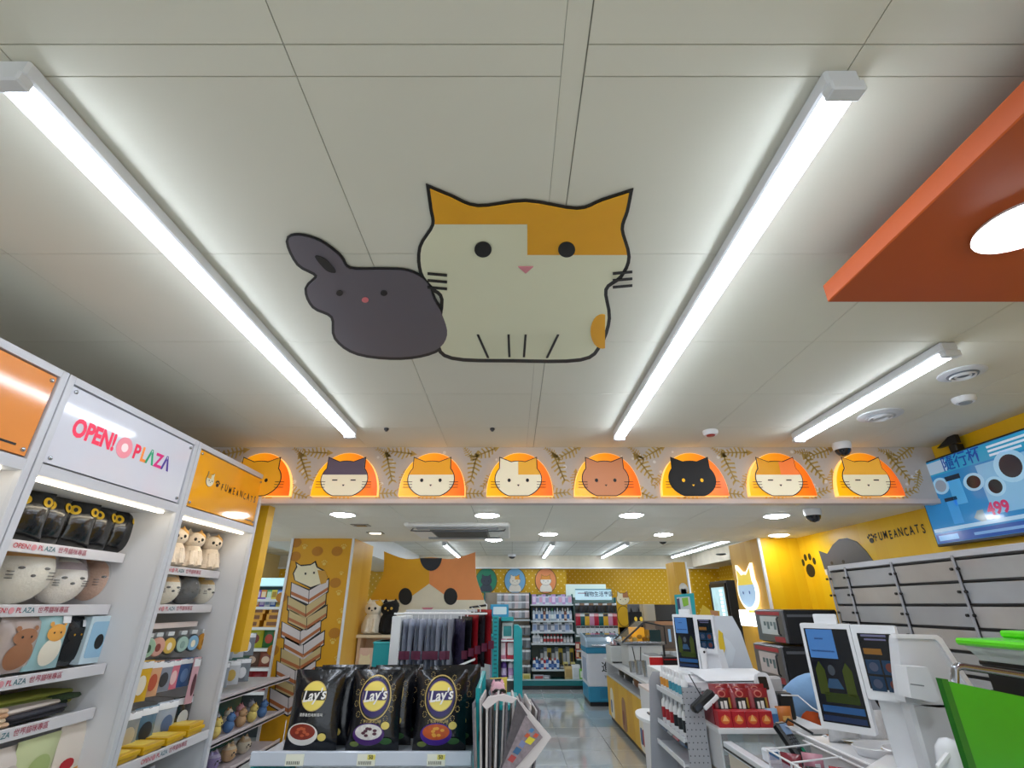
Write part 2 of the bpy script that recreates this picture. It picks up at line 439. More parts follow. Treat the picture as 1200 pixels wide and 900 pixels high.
# beam across the shop with fish-bone print
beam_m = M('#c8bfb8', .6, var=.03)
bm_ = struct(MB().box(-3.3, 3.5, SZ, 3.1, 3.56, CZ).build('trim_1', beam_m))
MB().box(-3.3, 3.49, SZ - .012, 3.1, 3.57, SZ + .022, b=.003).build('bottom_strip', M('#d9c8c0', .35), bm_)
def fishbone(mb, F, s, z=.0012):
    mb.prism([(-.5 * s, -.02 * s), (.42 * s, -.03 * s), (.42 * s, .03 * s), (-.5 * s, .02 * s)], 0, z, 0, F)
    mb.prism([(.36 * s, -.13 * s), (.62 * s, 0), (.36 * s, .13 * s)], 0, z, 0, F)
    mb.prism([(-.5 * s, -.02 * s), (-.62 * s, -.15 * s), (-.5 * s, -.11 * s), (-.44 * s, 0), (-.5 * s, .11 * s), (-.62 * s, .15 * s)], 0, z, 0, F)
    for k in range(5):
        x = -.34 * s + .15 * s * k; l = (.12 + .045 * k if k < 4 else .18) * s
        for sg in (-1, 1):
            mb.prism([(x, 0), (x - .075 * s, sg * l), (x - .01 * s, sg * l), (x + .06 * s, 0)], 0, z, 0, F)
mb = MB(); rr = random.Random(3)
ACX = [(c - 600) * .00607 for c in (304, 405.5, 507, 609, 711, 812.5, 914, 1016)]
for k in range(9):
    xc = ACX[0] - .31 + .617 * k
    for (dx, dz, an, s) in ((-.02, .22, 100, .19), (.06, .36, 10, .17), (-.05, .03, 175, .16), (.09, .13, 60, .12), (-.07, .37, -30, .10), (.3, .03, 5, .17), (-.1, .12, 130, .09)):
        a = math.radians(an + rr.uniform(-25, 25)); X = xc + dx; Zc = SZ + .03 + dz
        if X > 3.0 or Zc > CZ - .03: Zc = min(Zc, CZ - .04)
        if X > 3.02: continue
        F = frame((X, 3.4995, Zc), (math.cos(a), 0, math.sin(a)), (-math.sin(a), 0, math.cos(a))); fishbone(mb, F, s * 1.12)
mb.build('fishbone_print', M('#c9a85c', .55), bm_, kind='stuff')
mb = MB()
for k in range(120):
    X = rr.uniform(-3, 3.05); Z_ = rr.uniform(SZ + .04, CZ - .02); r = rr.uniform(.006, .016)
    mb.prism(ell(0, 0, r, r, 10), 0, .0008, 0, f_front(X, 3.4998, Z_))
mb.build('dot_print', M('#dedad6', .6), bm_, kind='stuff')
# rear bulkheads
bulk = M('#d8cfbb', .6, var=.22, scale=5)
struct(MB().box(-5.5, 12.3, 2.4, 4.9, 12.42, CZ).build('trim_2', bulk))
struct(MB().box(-5.5, 12.28, 2.37, 4.9, 12.43, 2.4).build('trim_3', WHITE))
struct(MB().box(4.25, 7.5, 2.4, 4.87, 12.28, CZ).build('trim_4', bulk))
struct(MB().box(-3.2, 6.1, 2.3, -2.2, 12.28, CZ).build('trim_5', M('#d8dad8', .5)))

# ---------------------------------------------------------------- pillars
PIL = {}
mur = M('#dda012', .45, var=.06, scale=2)
pl = struct(MB().box(-2.40, 5.6, 0, -1.73, 6.4, SZ).build('wall_pillar_left', [mur]))
MB().box(-2.41, 5.585, 0, -2.385, 5.6, SZ).box(-1.745, 5.585, 0, -1.72, 5.6, SZ).build('corner_strip', WHITE, pl)
MB().box(-1.73, 5.6, 0, -1.724, 6.4, SZ).build('side_panel', WOODW, pl)
# mural on the pillar: stack of drawn cartons, one sub-part each
Y0 = 5.598
def mural_poly(pts, name, mat, k, parent):
    P = [on_y(x, y, Y0 - k * .0012) for x, y in pts]
    return MB().slab(P, (0, -1, 0), .001).build(name, mat, parent)
bxw = M('#d9cfcd', .5, var=0); bxb = M('#c9b27e', .5, var=0); band = M('#b46a3c', .5, var=0); deco = M('#5a4320', .5, var=0)
cart = [(342, 385, 683, 692, 16, bxw), (338, 382, 699, 710, 15, bxb), (339, 383, 714, 724, 15, bxb), (331, 376, 729, 740, 17, bxw),
        (334, 380, 744, 756, 17, bxw), (330, 376, 760, 770, 17, bxb), (325, 370, 775, 786, 18, bxw), (324, 368, 792, 802, 16, bxb), (317, 362, 806, 818, 20, bxw)]
for (x0, x1, yt, ym, hh, m) in cart:
    xm = x0 + (x1 - x0) * .47
    o = mural_poly([(x0 - 1, yt - 1), (xm, ym - 1.5), (x1 + 1, yt - 6), (x1, yt + hh - 5), (xm - 1, ym + hh + 2), (x0 - 2, yt + hh + 1)], 'carton_print', LINE, 1, pl)
    mural_poly([(x0, yt), (xm - .4, ym), (xm - 1, ym + hh), (x0 - 1, yt + hh)], 'carton_face', m, 2, o)
    mural_poly([(xm + .4, ym), (x1, yt - 4), (x1 - 1, yt + hh - 6), (xm - .2, ym + hh)], 'carton_face', m, 2, o)
    mural_poly([(x0 - .6, yt + hh * .62), (xm - .6, ym + hh * .62), (xm - .8, ym + hh * .86), (x0 - .9, yt + hh * .86)], 'tape_band', band, 3, o)
    mural_poly([(xm + .1, ym + hh * .62), (x1 - .7, yt + hh * .62 - 5), (x1 - .9, yt + hh * .86 - 5), (xm - .1, ym + hh * .86)], 'tape_band', band, 3, o)
# plain animal sitting on the drawn cartons
o = mural_poly([(345, 680), (343, 672), (347, 664), (346, 658), (352, 662), (364, 661), (370, 657), (372, 664), (380, 668), (384, 676), (383, 684), (364, 690)], 'animal_print', LINE, 1, pl)
mural_poly([(357, 671), (359, 671), (359, 673.5), (357, 673.5)], 'animal_eye', LINE, 3, o); mural_poly([(367, 670), (369, 670), (369, 672.5), (367, 672.5)], 'animal_eye', LINE, 3, o); mural_poly([(372, 668), (381, 669), (384, 677), (382, 683), (376, 685)], 'coat_patch', M('#cf9a3a', .5, var=0), 2.6, o)
mural_poly([(346, 680), (344.5, 672), (348.5, 664.5), (347.5, 660.5), (353, 663.5), (364, 662.5), (369, 659.5), (371, 665), (378, 669), (382, 676), (381, 682), (364, 688)], 'animal_fill', CREAM, 2, o)
for px, py, s in ((357, 641, .07), (403, 641, .07), (380, 660, .07), (400, 672, .05), (397, 695, .07), (401, 716, .06), (398, 728, .07), (390, 752, .07), (395, 772, .06)):
    P = on_y(px, py, Y0); paw(pl, f_front(P.x, Y0 - .0005, P.z), s, M('#e8c65e', .5, var=0))
mb = MB()
for px, py in ((347, 636), (372, 646), (395, 646), (346, 652), (393, 683), (328, 742), (320, 762), (392, 742), (330, 700)):
    P = on_y(px, py, Y0); F = f_front(P.x, Y0, P.z)
    for q in (1, .62): mb.prism(ell(0, 0, .06 * q, .05 * q, 18), 0, .0006 * (2 - q), 0, F)
mb.build('round_print', M('#bb7a12', .5, var=0), pl, kind='stuff')
pr = struct(MB().box(2.68, 5.56, 0, 3.1, 6.35, SZ).box(3.1, 5.6, 0, 3.3, 6.35, SZ).build('wall_pillar_right', YWALL))
MB().box(2.674, 5.57, 0, 2.68, 6.35, SZ).build('side_panel', WOODW, pr)
MB().box(2.665, 5.545, 0, 2.69, 5.57, SZ).build('corner_strip', WHITE, pr)
# yellow post beside the left shelving
pp = struct(MB().box(on_y(296, 690, 3.62).x - .12, 3.62, on_y(280, 764, 3.62).z, on_y(296, 690, 3.62).x, 3.72, SZ).build('trim_6', M('#e0aa0c', .4)))

# ---------------------------------------------------------------- lamps
dif = M('#e8f1ff', .4, var=0, emit=LIGHT); hous = M('#d4d6d9', .35)
def linear(label, x, y0, y1, z=CZ, w=.075, h=.06, parts=2):
    t = thing('linear_lamp', label, 'lamp', (x, y0, z - .002))
    MB().box(x - w / 2, y0 - .03, z - h * .75, x + w / 2, y1 + .03, z - .001, b=.006).build('housing', hous, t)
    L = (y1 - y0) / parts
    for k in range(parts):
        a = y0 + L * k + .004; b = y0 + L * (k + 1) - .004
        prof = [(-w * .42, 0), (-w * .36, -.016), (-w * .2, -.024), (w * .2, -.024), (w * .36, -.016), (w * .42, 0)]
        F = Matrix(((1, 0, 0, x), (0, 0, 1, 0), (0, 1, 0, z - h * .75 + .0), (0, 0, 0, 1)))
        MB().prism(prof, a, b, 0, F).build('diffuser', dif, t)
    for ya, yb in ((y0 - .036, y0 - .002), (y1 + .002, y1 + .036)): MB().box(x - w / 2, ya, z - h * .75 - .026, x + w / 2, yb, z - h * .7, b=.004).build('end_cap', hous, t)
linear('long white linear ceiling lamp on the left, running past the grey animal decal', -1.06, .70, 3.05)
linear('long white linear ceiling lamp right of the cream cat decal', .712, .72, 3.1)
linear('short white linear ceiling lamp beyond the orange panel, beside round grilles', 1.925, 1.93, 3.14, parts=1)
G3 = 'rear linear lamps beyond the lowered ceiling'
linear('rear linear lamp above the big cat-shaped board', -1.25, 9.5, 12.2)
linear('rear linear lamp, middle one, above the back shelves', .755, 9.5, 12.2)
linear('rear linear lamp between small ceiling camera and shelf sign', 2.13, 9.5, 12.2)
linear('rear linear lamp at right beside round black speaker', 3.75, 8.6, 12.1)
linear('linear lamp in the recess behind the back bulkhead', 3.45, 12.9, 14.6)
linear('upper linear lamp seen in gap left of mural pillar', -3.9, 6.7, 7.9, parts=1)
linear('lower linear lamp seen in gap left of mural pillar', -4.4, 8.6, 11.0, parts=1)
linear('linear lamp above the near rear zone left of cassette unit', -1.25, 6.4, 8.4, parts=1)
linear('linear lamp above the near rear zone right of cassette unit', 2.13, 6.4, 8.4, parts=1)
linear('linear ceiling lamp behind the viewpoint at left', -1.06, -2.3, .1)
linear('linear ceiling lamp behind the viewpoint at right', .712, -2.3, .1)
def downlight(label, x, y, z, r=.085, e=SPOT):
    t = thing('downlight', label, 'lamp', (x, y, z - .001))
    MB().lathe([(r * .8, -.002), (r * 1.1, -.003), (r * 1.16, -.009), (r * 1.12, -.0005)], (x, y, z), 28).build('rim', WHITE, t, True)
    MB().lathe([(.001, -.022), (r * .6, -.02), (r * .9, -.013), (r, -.003)], (x, y, z), 28).build('lens', M('#f4f8ff', .4, var=0, emit=e), t, True)
downlight('round downlight in lowered ceiling, leftmost of the front row', -1.35, 4.0, SZ)
downlight('round downlight in lowered ceiling in front of the cassette unit', -.2, 4.03, SZ)
downlight('round downlight in front row, below the brown head lightbox', .96, 4.03, SZ)
downlight('round downlight in front row at right, left of white dome camera', 2.14, 4.06, SZ)
downlight('round downlight in rear row right of the cassette unit', .37, 5.18, SZ)
downlight('round downlight in rear row, middle of the lowered ceiling', 1.55, 5.22, SZ)
downlight('round downlight in rear row beside the yellow right pillar', 2.76, 5.27, SZ)
downlight('round downlight at the rear edge of cassette unit', -.2, 5.66, SZ)
for (px, py) in ((620, 669), (575, 671)):
    pass
# ceiling fittings
def dome(label, x, y, z, r=.06):
    t = thing('security_camera', label, 'camera', (x, y, z - .001))
    MB().lathe([(r, 0), (r * 1.02, -.02), (r * .95, -.05)], (x, y, z), 24).build('housing', WHITE, t, True)
    MB().lathe([(r * .9, -.045), (r * .78, -.07), (r * .5, -.09), (.002, -.098)], (x, y, z), 24).build('dome_cover', M('#17181c', .12, coat=.5), t, True)
dome('white dome camera on the main ceiling over the rightmost lightbox', 2.37, 3.4, CZ)
dome('white dome camera under the beam beside right wall', 2.27, 3.78, SZ)
dome('small rear dome camera in front of the back bulkhead, left one', .0, 12.0, CZ, .09)
dome('small rear dome camera between two rear linear lamps', 2.65, 9.0, CZ, .075)
def puck(name, label, cat, px, py, z, r, h, m, m2, grille=False):
    P = on_z(px, py, z); t = thing(name, label, cat, (P.x, P.y, z - .001))
    MB().lathe([(r, 0), (r, -h * .5), (r * .8, -h)], (P.x, P.y, z), 28).build('body', m, t, True)
    if grille:
        MB().lathe([(r * .66, -h - .001), (r * .62, -h - .006), (.001, -h - .004)], (P.x, P.y, z), 28).build('core', m2, t, True)
        mb = MB()
        for q in (.25, .45): mb.lathe([(r * q, -h - .004), (r * q + .006, -h - .012), (r * q + .012, -h - .004)], (P.x, P.y, z), 24)
        mb.build('ring', m, t, True)
    else: MB().lathe([(r * .6, -h + .002), (r * .5, -h - .006), (.001, -h - .008)], (P.x, P.y, z), 20).build('core', m2, t, True)
puck('air_diffuser', 'round air grille with dark core beyond the short linear lamp', 'air vent', 1127, 437, CZ, .1, .012, hous, M('#6c7480', .4), True)
puck('air_diffuser', 'round pale air grille just left of the smoke detector', 'air vent', 1031, 486, CZ, .12, .014, hous, M('#aeb3b9', .4), True)
puck('smoke_detector', 'small white smoke detector near the television', 'smoke detector', 1129, 466, CZ, .055, .03, WHITE, M('#9aa0a6', .4))
puck('fire_sounder', 'small red and white alarm on ceiling near the beam', 'alarm', 832, 505, CZ, .05, .03, WHITE, M('#a01822', .3))
puck('ceiling_fitting', 'small dark ceiling fitting near left linear lamp end', 'ceiling fitting', 453, 502, CZ, .016, .014, DARK, DARK)
puck('ceiling_fitting', 'small dark ceiling fitting above the fourth lightbox', 'ceiling fitting', 577, 502, CZ, .016, .014, DARK, DARK)
puck('ceiling_speaker', 'round black speaker by the rear right lamp', 'speaker', 845, 649, 2.5, .1, .02, DARK, BLACK)
# cassette air conditioners
def cassette(label, x0, y0, x1, y1, z):
    t = thing('air_conditioner', label, 'air conditioner', ((x0 + x1) / 2, (y0 + y1) / 2, z - .001))
    MB().box(x0, y0, z - .035, x1, y1, z - .001, b=.012).build('panel_frame', M('#f2f2ef', .35), t)
    MB().box(x0 + .2, y0 + .22, z - .046, x1 - .2, y1 - .22, z - .03, b=.004).build('grille', M('#7b7c7a', .5), t)
    mb = MB()
    n = 12
    for k in range(n): yy = y0 + .24 + (y1 - y0 - .48) * k / (n - 1); mb.box(x0 + .22, yy, z - .052, x1 - .22, yy + .012, z - .044)
    mb.build('grille_slats', M('#5d5e5c', .5), t, kind='stuff')
    MB().box(x0 + .1, y0 + .07, z - .05, x1 - .1, y0 + .13, z - .03, b=.006).build('louver', M('#9a9da0', .4), t)
    MB().box(x0 + .1, y1 - .13, z - .05, x1 - .1, y1 - .07, z - .03, b=.006).build('louver', M('#9a9da0', .4), t)
    MB().tube([(x0 + .06, y0 + .16, z - .03), (x0 + .05, y0 + .1, z - .06), (x0 + .1, y0 + .05, z - .07), ((x0 + x1) / 2, y0 + .03, z - .075), (x1 - .1, y0 + .05, z - .07), (x1 - .05, y0 + .1, z - .06), (x1 - .04, y0 + .2, z - .03)], .006).build('hose', M('#55585c', .4), t, True)
cassette('square cassette air conditioner in the lowered ceiling', -.95, 4.42, -.02, 5.32, SZ)
cassette('cassette air conditioner in the rear ceiling behind cat-shaped board', -.75, 6.9, .25, 7.8, CZ)
for k, (px, py, lit) in enumerate(((423, 615, 0), (440, 624, 1))):
    P = on_z(px, py, SZ); t = thing('recessed_spotlight', ('dark square recessed spotlight beside first downlight', 'lit square recessed spotlight above the mural pillar')[k], 'lamp', (P.x, P.y, SZ - .001))
    MB().box(P.x - .08, P.y - .06, SZ - .008, P.x + .08, P.y + .06, SZ - .001, b=.003).build('frame', M('#9c9a94', .3, .5), t)
    MB().box(P.x - .05, P.y - .035, SZ - .012, P.x + .05, P.y + .035, SZ - .006).build('lens', M('#fff2d8', .4, var=0, emit=5) if lit else M('#6d6a66', .2, .6), t)
# orange hung panel
t = thing('ceiling_canopy', 'orange hung ceiling panel at the upper right', 'ceiling panel', (1.8, 0, 2.5))
MB().box(1.03, -1.6, 2.5, 2.7, 1.352, 2.565, b=.003).build('board', M('#b24c0c', .5, var=.03), t)
MB().box(1.3, -1.2, 2.565, 2.5, 1.1, CZ - .001).build('mount', DARK, t)
P = on_z(1185, 262, 2.5)
downlight('large bright round downlight in the orange hanging panel', P.x + .035, P.y, 2.5, .095, SPOT)
# ================================================================ CEILING DECAL (plain stand-ins for the mascots)
def ceil_poly(pts, k): return [on_z(x, y, CZ - .003 - k * .003) for x, y in pts]
def ceil_flat(root, name, pts, k, mat, t=.003): return MB().slab(ceil_poly(pts, k), (0, 0, -1), t).build(name, mat, root)
def smooth_pts(P, n=4):
    """closed Catmull-Rom through the points (a repeated point is a corner)"""
    o = []; N = len(P)
    for i in range(N):
        p0, p1, p2, p3 = P[i - 1], P[i], P[(i + 1) % N], P[(i + 2) % N]
        if p1 == p2: continue
        for k in range(n):
            t = k / n
            o.append(tuple(.5 * (2 * p1[j] + (p2[j] - p0[j]) * t + (2 * p0[j] - 5 * p1[j] + 4 * p2[j] - p3[j]) * t * t + (3 * p1[j] - p0[j] - 3 * p2[j] + p3[j]) * t ** 3) for j in (0, 1)))
    return o
t = thing('ceiling_decal', 'flat ceiling cutout of a seated cream cat with yellow patches', 'decal', (.03, 1.5, CZ - .002))
catp = smooth_pts([(504, 221), (504, 221), (528, 231), (560, 243), (616, 237), (676, 246), (706, 236), (737, 226), (737, 226), (733, 246), (727, 268), (735, 300), (726, 322), (708, 338), (712, 372), (702, 402), (680, 419), (600, 420), (530, 417), (515, 398), (520, 350), (507, 335), (495, 318), (494, 290), (509, 264), (507, 243)])
ceil_flat(t, 'outline_board', grow(catp, -4) if grow(catp, -4)[0][1] < catp[0][1] else grow(catp, 4), 0, LINE, .004)
ceil_flat(t, 'body_fill', catp, 1.4, M('#e6e6c8', .5, var=.01))
head = clip(clip(catp, 0, -1, 300), 0, 1, -200)
left = clip([p for p in clip(catp, 0, -1, 262)], -1, 0, 618)
right = clip(clip(catp, 0, -1, 298), 1, 0, -618)
ceil_flat(t, 'coat_patch', left, 2.4, YEL); ceil_flat(t, 'coat_patch', right, 2.4, YEL)
ceil_flat(t, 'coat_patch', clip(ell(706, 388, 14, 20, 24), -1, 0, 709), 2.5, YEL)
for c in ((566, 292), (664, 292)): ceil_flat(t, 'eye', ell(c[0], c[1], 10, 9), 3.2, LINE)
ceil_flat(t, 'nose', [(607, 312), (625, 312), (616, 320)], 3.2, M('#d98a94', .5))
for a, b in (((560, 392), (572, 419)), ((596, 392), (597, 418)), ((616, 392), (614, 418)), ((654, 392), (641, 419))):
    ceil_flat(t, 'leg_line', [(a[0] - 1.3, a[1]), (a[0] + 1.3, a[1]), (b[0] + 1.3, b[1]), (b[0] - 1.3, b[1])], 3, LINE)
for sx, xs in ((-1, (501, 524)), (1, (718, 741))):
    for dy in (0, 8, 16):
        ceil_flat(t, 'whisker', [(xs[0], 319 + dy), (xs[1], 319 + dy + (2 if sx < 0 else -2)), (xs[1], 321.5 + dy + (2 if sx < 0 else -2)), (xs[0], 321.5 + dy)], 3, LINE)
t = thing('ceiling_decal', 'flat ceiling cutout of a plain dark grey rabbit shape', 'decal', (-.45, 1.5, CZ - .002))
rab = smooth_pts([(338, 282), (350, 276), (375, 283), (398, 300), (410, 315), (450, 316), (478, 318), (500, 330), (508, 350), (518, 368), (524, 392), (510, 410), (470, 418), (420, 413), (394, 395), (390, 370), (368, 358), (360, 338), (372, 322), (350, 308)])
o1 = grow(rab, 3); o2 = grow(rab, -3)
ceil_flat(t, 'outline_board', o1 if min(p[0] for p in o1) < min(p[0] for p in rab) else o2, .2, LINE, .004)
ceil_flat(t, 'body_fill', rab, 1.7, M('#645f68', .5, var=.01))
ceil_flat(t, 'inner_ear', [(p[0], p[1]) for p in smooth_pts([(369, 300), (380, 302), (391, 313), (393, 319), (382, 316)])], 2.4, LINE)
for c in ((398, 343), (450, 343)): ceil_flat(t, 'eye', ell(c[0], c[1], 4, 3.2, 14), 2.4, LINE)
ceil_flat(t, 'nose', ell(428, 351, 4, 3, 14), 2.4, M('#d9757a', .5))

# ================================================================ ARCH LIGHTBOXES on the beam
arch_names = [('orange', '#e8a01e', None, 0, 'dot', 'half hidden behind the yellow header sign'), ('grey-masked', '#efe0c0', '#5e4f5e', 0, 'line', 'second from left'),
              ('cream', '#f3e6c8', '#f2a51e', 0, 'dot', 'third from left'), ('cream', '#f3e6c8', '#f2b13a', 1, 'dot', 'fourth from left, above the cassette unit'),
              ('brown', '#c98258', None, 0, 'dot', 'fifth from left'), ('black', '#1b1a1c', None, 0, 'dot', 'sixth from left'),
              ('calico', '#f3e6c8', '#e9a01f', 0, 'line', 'seventh from left'), ('cream', '#f5e8c4', '#f6b23a', 0, 'line', 'rightmost, behind dome camera')]
ARCH_M = gradient_x('backlit_orange_print', -.23, .23, '#f2b008', '#ef5f14', .5)
EDGE = M('#ffc46a', .4, var=0, emit=.75)
for k, (nm, base, patch, sp, eye, where) in enumerate(arch_names):
    xc = ACX[k]
    t = thing('arch_lightbox', f'half-round orange lightbox with plain {nm} animal head, {where}', 'lightbox', (xc, 3.46, 2.295), 0)
    F = frame((0, 0, 0), (1, 0, 0), (0, 0, 1))
    P = [(.235 * math.cos(math.radians(a)) , .31 * math.sin(math.radians(a)) ** .9) for a in range(0, 181, 6)]
    MB().prism(P, -.04, 0, 0, F).build('box_body', EDGE, t, local=True)
    MB().prism([(x * .985, y * .985 + .001) for x, y in P], .0, .004, 0, F).build('front_face', ARCH_M, t, local=True)
    F2 = frame((-.01, 0, .118), (1, 0, 0), (0, 0, 1))
    bm = M(base, .5, var=0, emit=.2); pm = M(patch, .5, var=0, emit=.2) if patch else None
    hd = plain_head(t, F2, .325, .255, bm, pm, sp, eye, z=.004, local=True, cut=-.116, ear=.2)
    if nm == 'black':
        for c in hd.children:
            if c.name.startswith('face_marks'): c.data.materials[0] = M('#f2b21e', .5, var=0, emit=.4)
    if nm == 'calico': flat(hd, 'coat_patch', clip(clip(head_poly(.325, .255, .2), 0, 1, -.03), 1, 0, -.02), .0115, M('#ee7a3a', .5, var=0, emit=.35), F2, local=True)

# ================================================================ LEFT DISPLAY WALL UNIT
UX = -1.78; UB = -2.3; UT = 2.443; HB = 2.063
frm = M('#d2d3d8', .35, var=.02)
led = M('#fff1d6', .4, var=0, emit=7)
lip_m = M('#dcdade', .3, var=.02)
def lip_text(root, y, z, x, sc=1.0):
    F = lambda yy: f_east(x + .0015, yy, z)
    text(root, 'OPEN!', .027 * sc, M('#c41f3c', .5, var=0), F(y), bold=.01)
    flat(root, 'emblem_ring', ell(0, 0, .012 * sc, .012 * sc, 16), .001, M('#d8959d', .5, var=0), F(y + .055 * sc))
    text(root, 'PL', .027 * sc, M('#c4304c', .5, var=0), F(y + .088 * sc), bold=.01)
    text(root, 'AZA', .027 * sc, M('#1f6a78', .5, var=0), F(y + .132 * sc), bold=.01)
    text(root, '世界貓咪專區', .026 * sc, M('#a83a52', .5, var=0), F(y + .25 * sc), bold=.006)
def bay(label, y0, y1, hdr, shelves, deco):
    t = thing('display_unit', label, 'shelf unit', (-2.04, (y0 + y1) / 2, 0))
    MB().box(UB, y0, 0, UB + .015, y1, UT).build('back_panel', M('#cbc4bd', .5), t)
    MB().box(UB, y1 - .018, 0, UX, y1, UT).build('side_panel', M('#d9d9dc', .4, var=.02), t)
    MB().box(UB, y0, 0, UX, y0 + .018, UT).build('side_panel', M('#d9d9dc', .4, var=.02), t)
    fr = MB().box(UX - .011, y0 + .03, HB - .02, UX + .011, y1 - .03, HB + .022).box(UX - .011, y0 + .03, UT - .03, UX + .011, y1 - .03, UT - .001)
    fr.box(UX - .012, y0, 0, UX + .012, y0 + .03, UT, b=.002).box(UX - .012, y1 - .03, 0, UX + .012, y1, UT, b=.002)
    fr.build('front_frame', frm, t)
    MB().box(UB, y0, UT - .012, UX, y1, UT).build('top_board', frm, t)
    MB().box(UB, y0 + .02, HB - .02, UX - .012, y1 - .02, HB - .004).build('canopy_board', OFFW, t)
    MB().box(UX - .06, y0 + .06, HB - .03, UX - .035, y1 - .06, HB - .02, b=.003).build('led_strip', led, t)
    hp = MB().box(UX - .004, y0 + .035, HB + .03, UX + .004, y1 - .035, UT - .035, b=.0015).build('header_sign', hdr, t)
    mb = MB()
    for yy in (y0 + .055, y1 - .055):
        for zz in (HB + .05, UT - .055): mb.lathe([(.008, 0), (.008, .006), (.004, .009)], (0, 0, 0), 12, 0, f_east(UX + .004, yy, zz))
    mb.build('screw_caps', STEEL, hp, True)
    deco(hp, UX + .0045)
    for (z, x) in shelves:
        s = MB().box(UB + .015, y0 + .02, z - .03, x - .012, y1 - .02, z - .018).build('shelf', OFFW, t)
        lp = MB().box(x - .012, y0 + .02, z - .045, x, y1 - .03, z, b=.002).build('price_rail', lip_m, s)
        # lettering is a sub-part of the unit's rail
        lip_text(s, (y0 + y1) / 2 - .16, z - .022, x)
    return t
ORHDR = M('#e8924a', .12, var=.02, emit=.08, coat=.3); WHHDR = M('#dcdde6', .1, var=0, emit=.06, coat=.3); YEHDR = M('#f3a71c', .12, var=.02, emit=.08, coat=.3)
def deco0(hp, x):
    MB().box(0, -.004, 0, .13, .004, .0008, F=f_east(x, 1.56, HB + .06)).build('small_print', LINE, hp)
def deco1(hp, x):
    pink = M('#e8264f', .4, var=0, emit=.25); z = 2.255
    sp_ = lambda p_: on_x(p_, 520 + (p_ - 140) * .18, x).y
    text(hp, 'OPEN!', .1, pink, f_east(x, sp_(110), z), bold=.045, sx=(sp_(136) - sp_(82)) / .29)
    em = flat(hp, 'emblem_ring', ell(0, 0, .048, .048, 28), .001, M('#e88e9a', .4, var=0, emit=.2), f_east(x, sp_(147), z))
    flat(em, 'emblem_centre', ell(0, 0, .02, .02, 20), .0024, M('#f7dcdc', .4, var=0, emit=.2), f_east(x, sp_(147), z))
    for ch, yy, c in (('P', 162, '#e8264f'), ('L', 171, '#ef8a3a'), ('Λ', 179, '#149a6a'), ('Z', 189, '#d2247a'), ('Λ', 198, '#43308c')):
        text(hp, ch, .092, M(c, .4, var=0, emit=.2), f_east(x, sp_(yy), z), bold=.035, sx=.9)
def deco2(hp, x):
    plain_head(hp, f_east(x, 2.86, 2.265), .075, .07, CREAM, YEL, -1, z=0, ear=.3)
    paw(hp, f_east(x, 2.945, 2.26), .05, LINE)
    for i, ch in enumerate('FUMEANCATS'): text(hp, ch, .056 + .006 * (i % 2), LINE, f_east(x, 3.0 + .046 * i, 2.253 + .005 * ((i * 3) % 2)), bold=.012, sx=.75)
    MB().box(0, -.003, 0, .08, .003, .0008, F=f_east(x, 3.35, HB + .055)).build('small_print', LINE, hp)
SA = [(1.836, -1.97), (1.60, -1.965), (1.35, -1.90), (1.175, -1.89), (on_x(92, 848, -1.93).z - .27, -1.85)]
SB = [(1.80, -1.93), (1.60, -1.93), (.93, -1.78), (.62, -1.8)]
bay('white display unit at far left edge under a plain orange header', .88, 1.775, ORHDR, [(1.836, -1.97), (1.60, -1.965), (1.35, -1.9)], deco0)
bay('white display unit with white header reading OPEN! PLAZA', 1.78, 2.668, WHHDR, SA, deco1)
bay('white display unit with yellow header reading FUMEANCATS', 2.672, 3.5, YEHDR, SB, deco2)
# ---- soft toys
def mk_round_plush(base, top, s):
    def f():
        t = thing('plush_toy', 'x', 'plush toy'); fur = M(base, .9, bump=.4, bscale=90); r = .14 * s
        MB().ball((0, 0, r * .86), r * .82, r * .84, r * .86, 20, 14).build('body', fur, t, True, local=True)
        tm = M(top, .9, bump=.4, bscale=90)
        prof = [(math.sin(math.radians(a)) , math.cos(math.radians(a)) * r * .84) for a in (62, 50, 38, 26, 14, 1)]
        MB().lathe(prof, (0, 0, r * .865), 20, sx=r * .845, sy=r * .865).build('coloured_crown', tm, t, True, local=True)
        for sg in (-1, 1):
            MB().lathe([(r * .3, 0), (r * .18, r * .26), (.003, r * .5)], (0, sg * r * .48, r * 1.42), 10).build('ear', tm, t, True, local=True)
        mb = MB()
        for sg in (-1, 1): mb.ball((r * .75, sg * r * .3, r * .95), .006, .014, .006, 10, 6)
        mb.ball((r * .80, 0, r * .75), .008, .01, .006, 10, 6)
        for sg in (-1, 1):
            for k in (0, 1, 2): mb.box(r * .66, sg * r * .5 - .012, r * (.66 + .09 * k), r * .70, sg * r * .5 + .012, r * (.66 + .09 * k) + .003)
        mb.build('stitched_face', LINE, t, True, local=True)
        # loose clear bag around the toy
        b = MB().ball((0, 0, r * .9), r * .9, r * .92, r * .93, 14, 9).build('clear_bag', M('#ffffff', .08, var=0, alpha=.16, bump=1.0, bscale=16, coat=1), t, True, local=True)
        return t
    return f
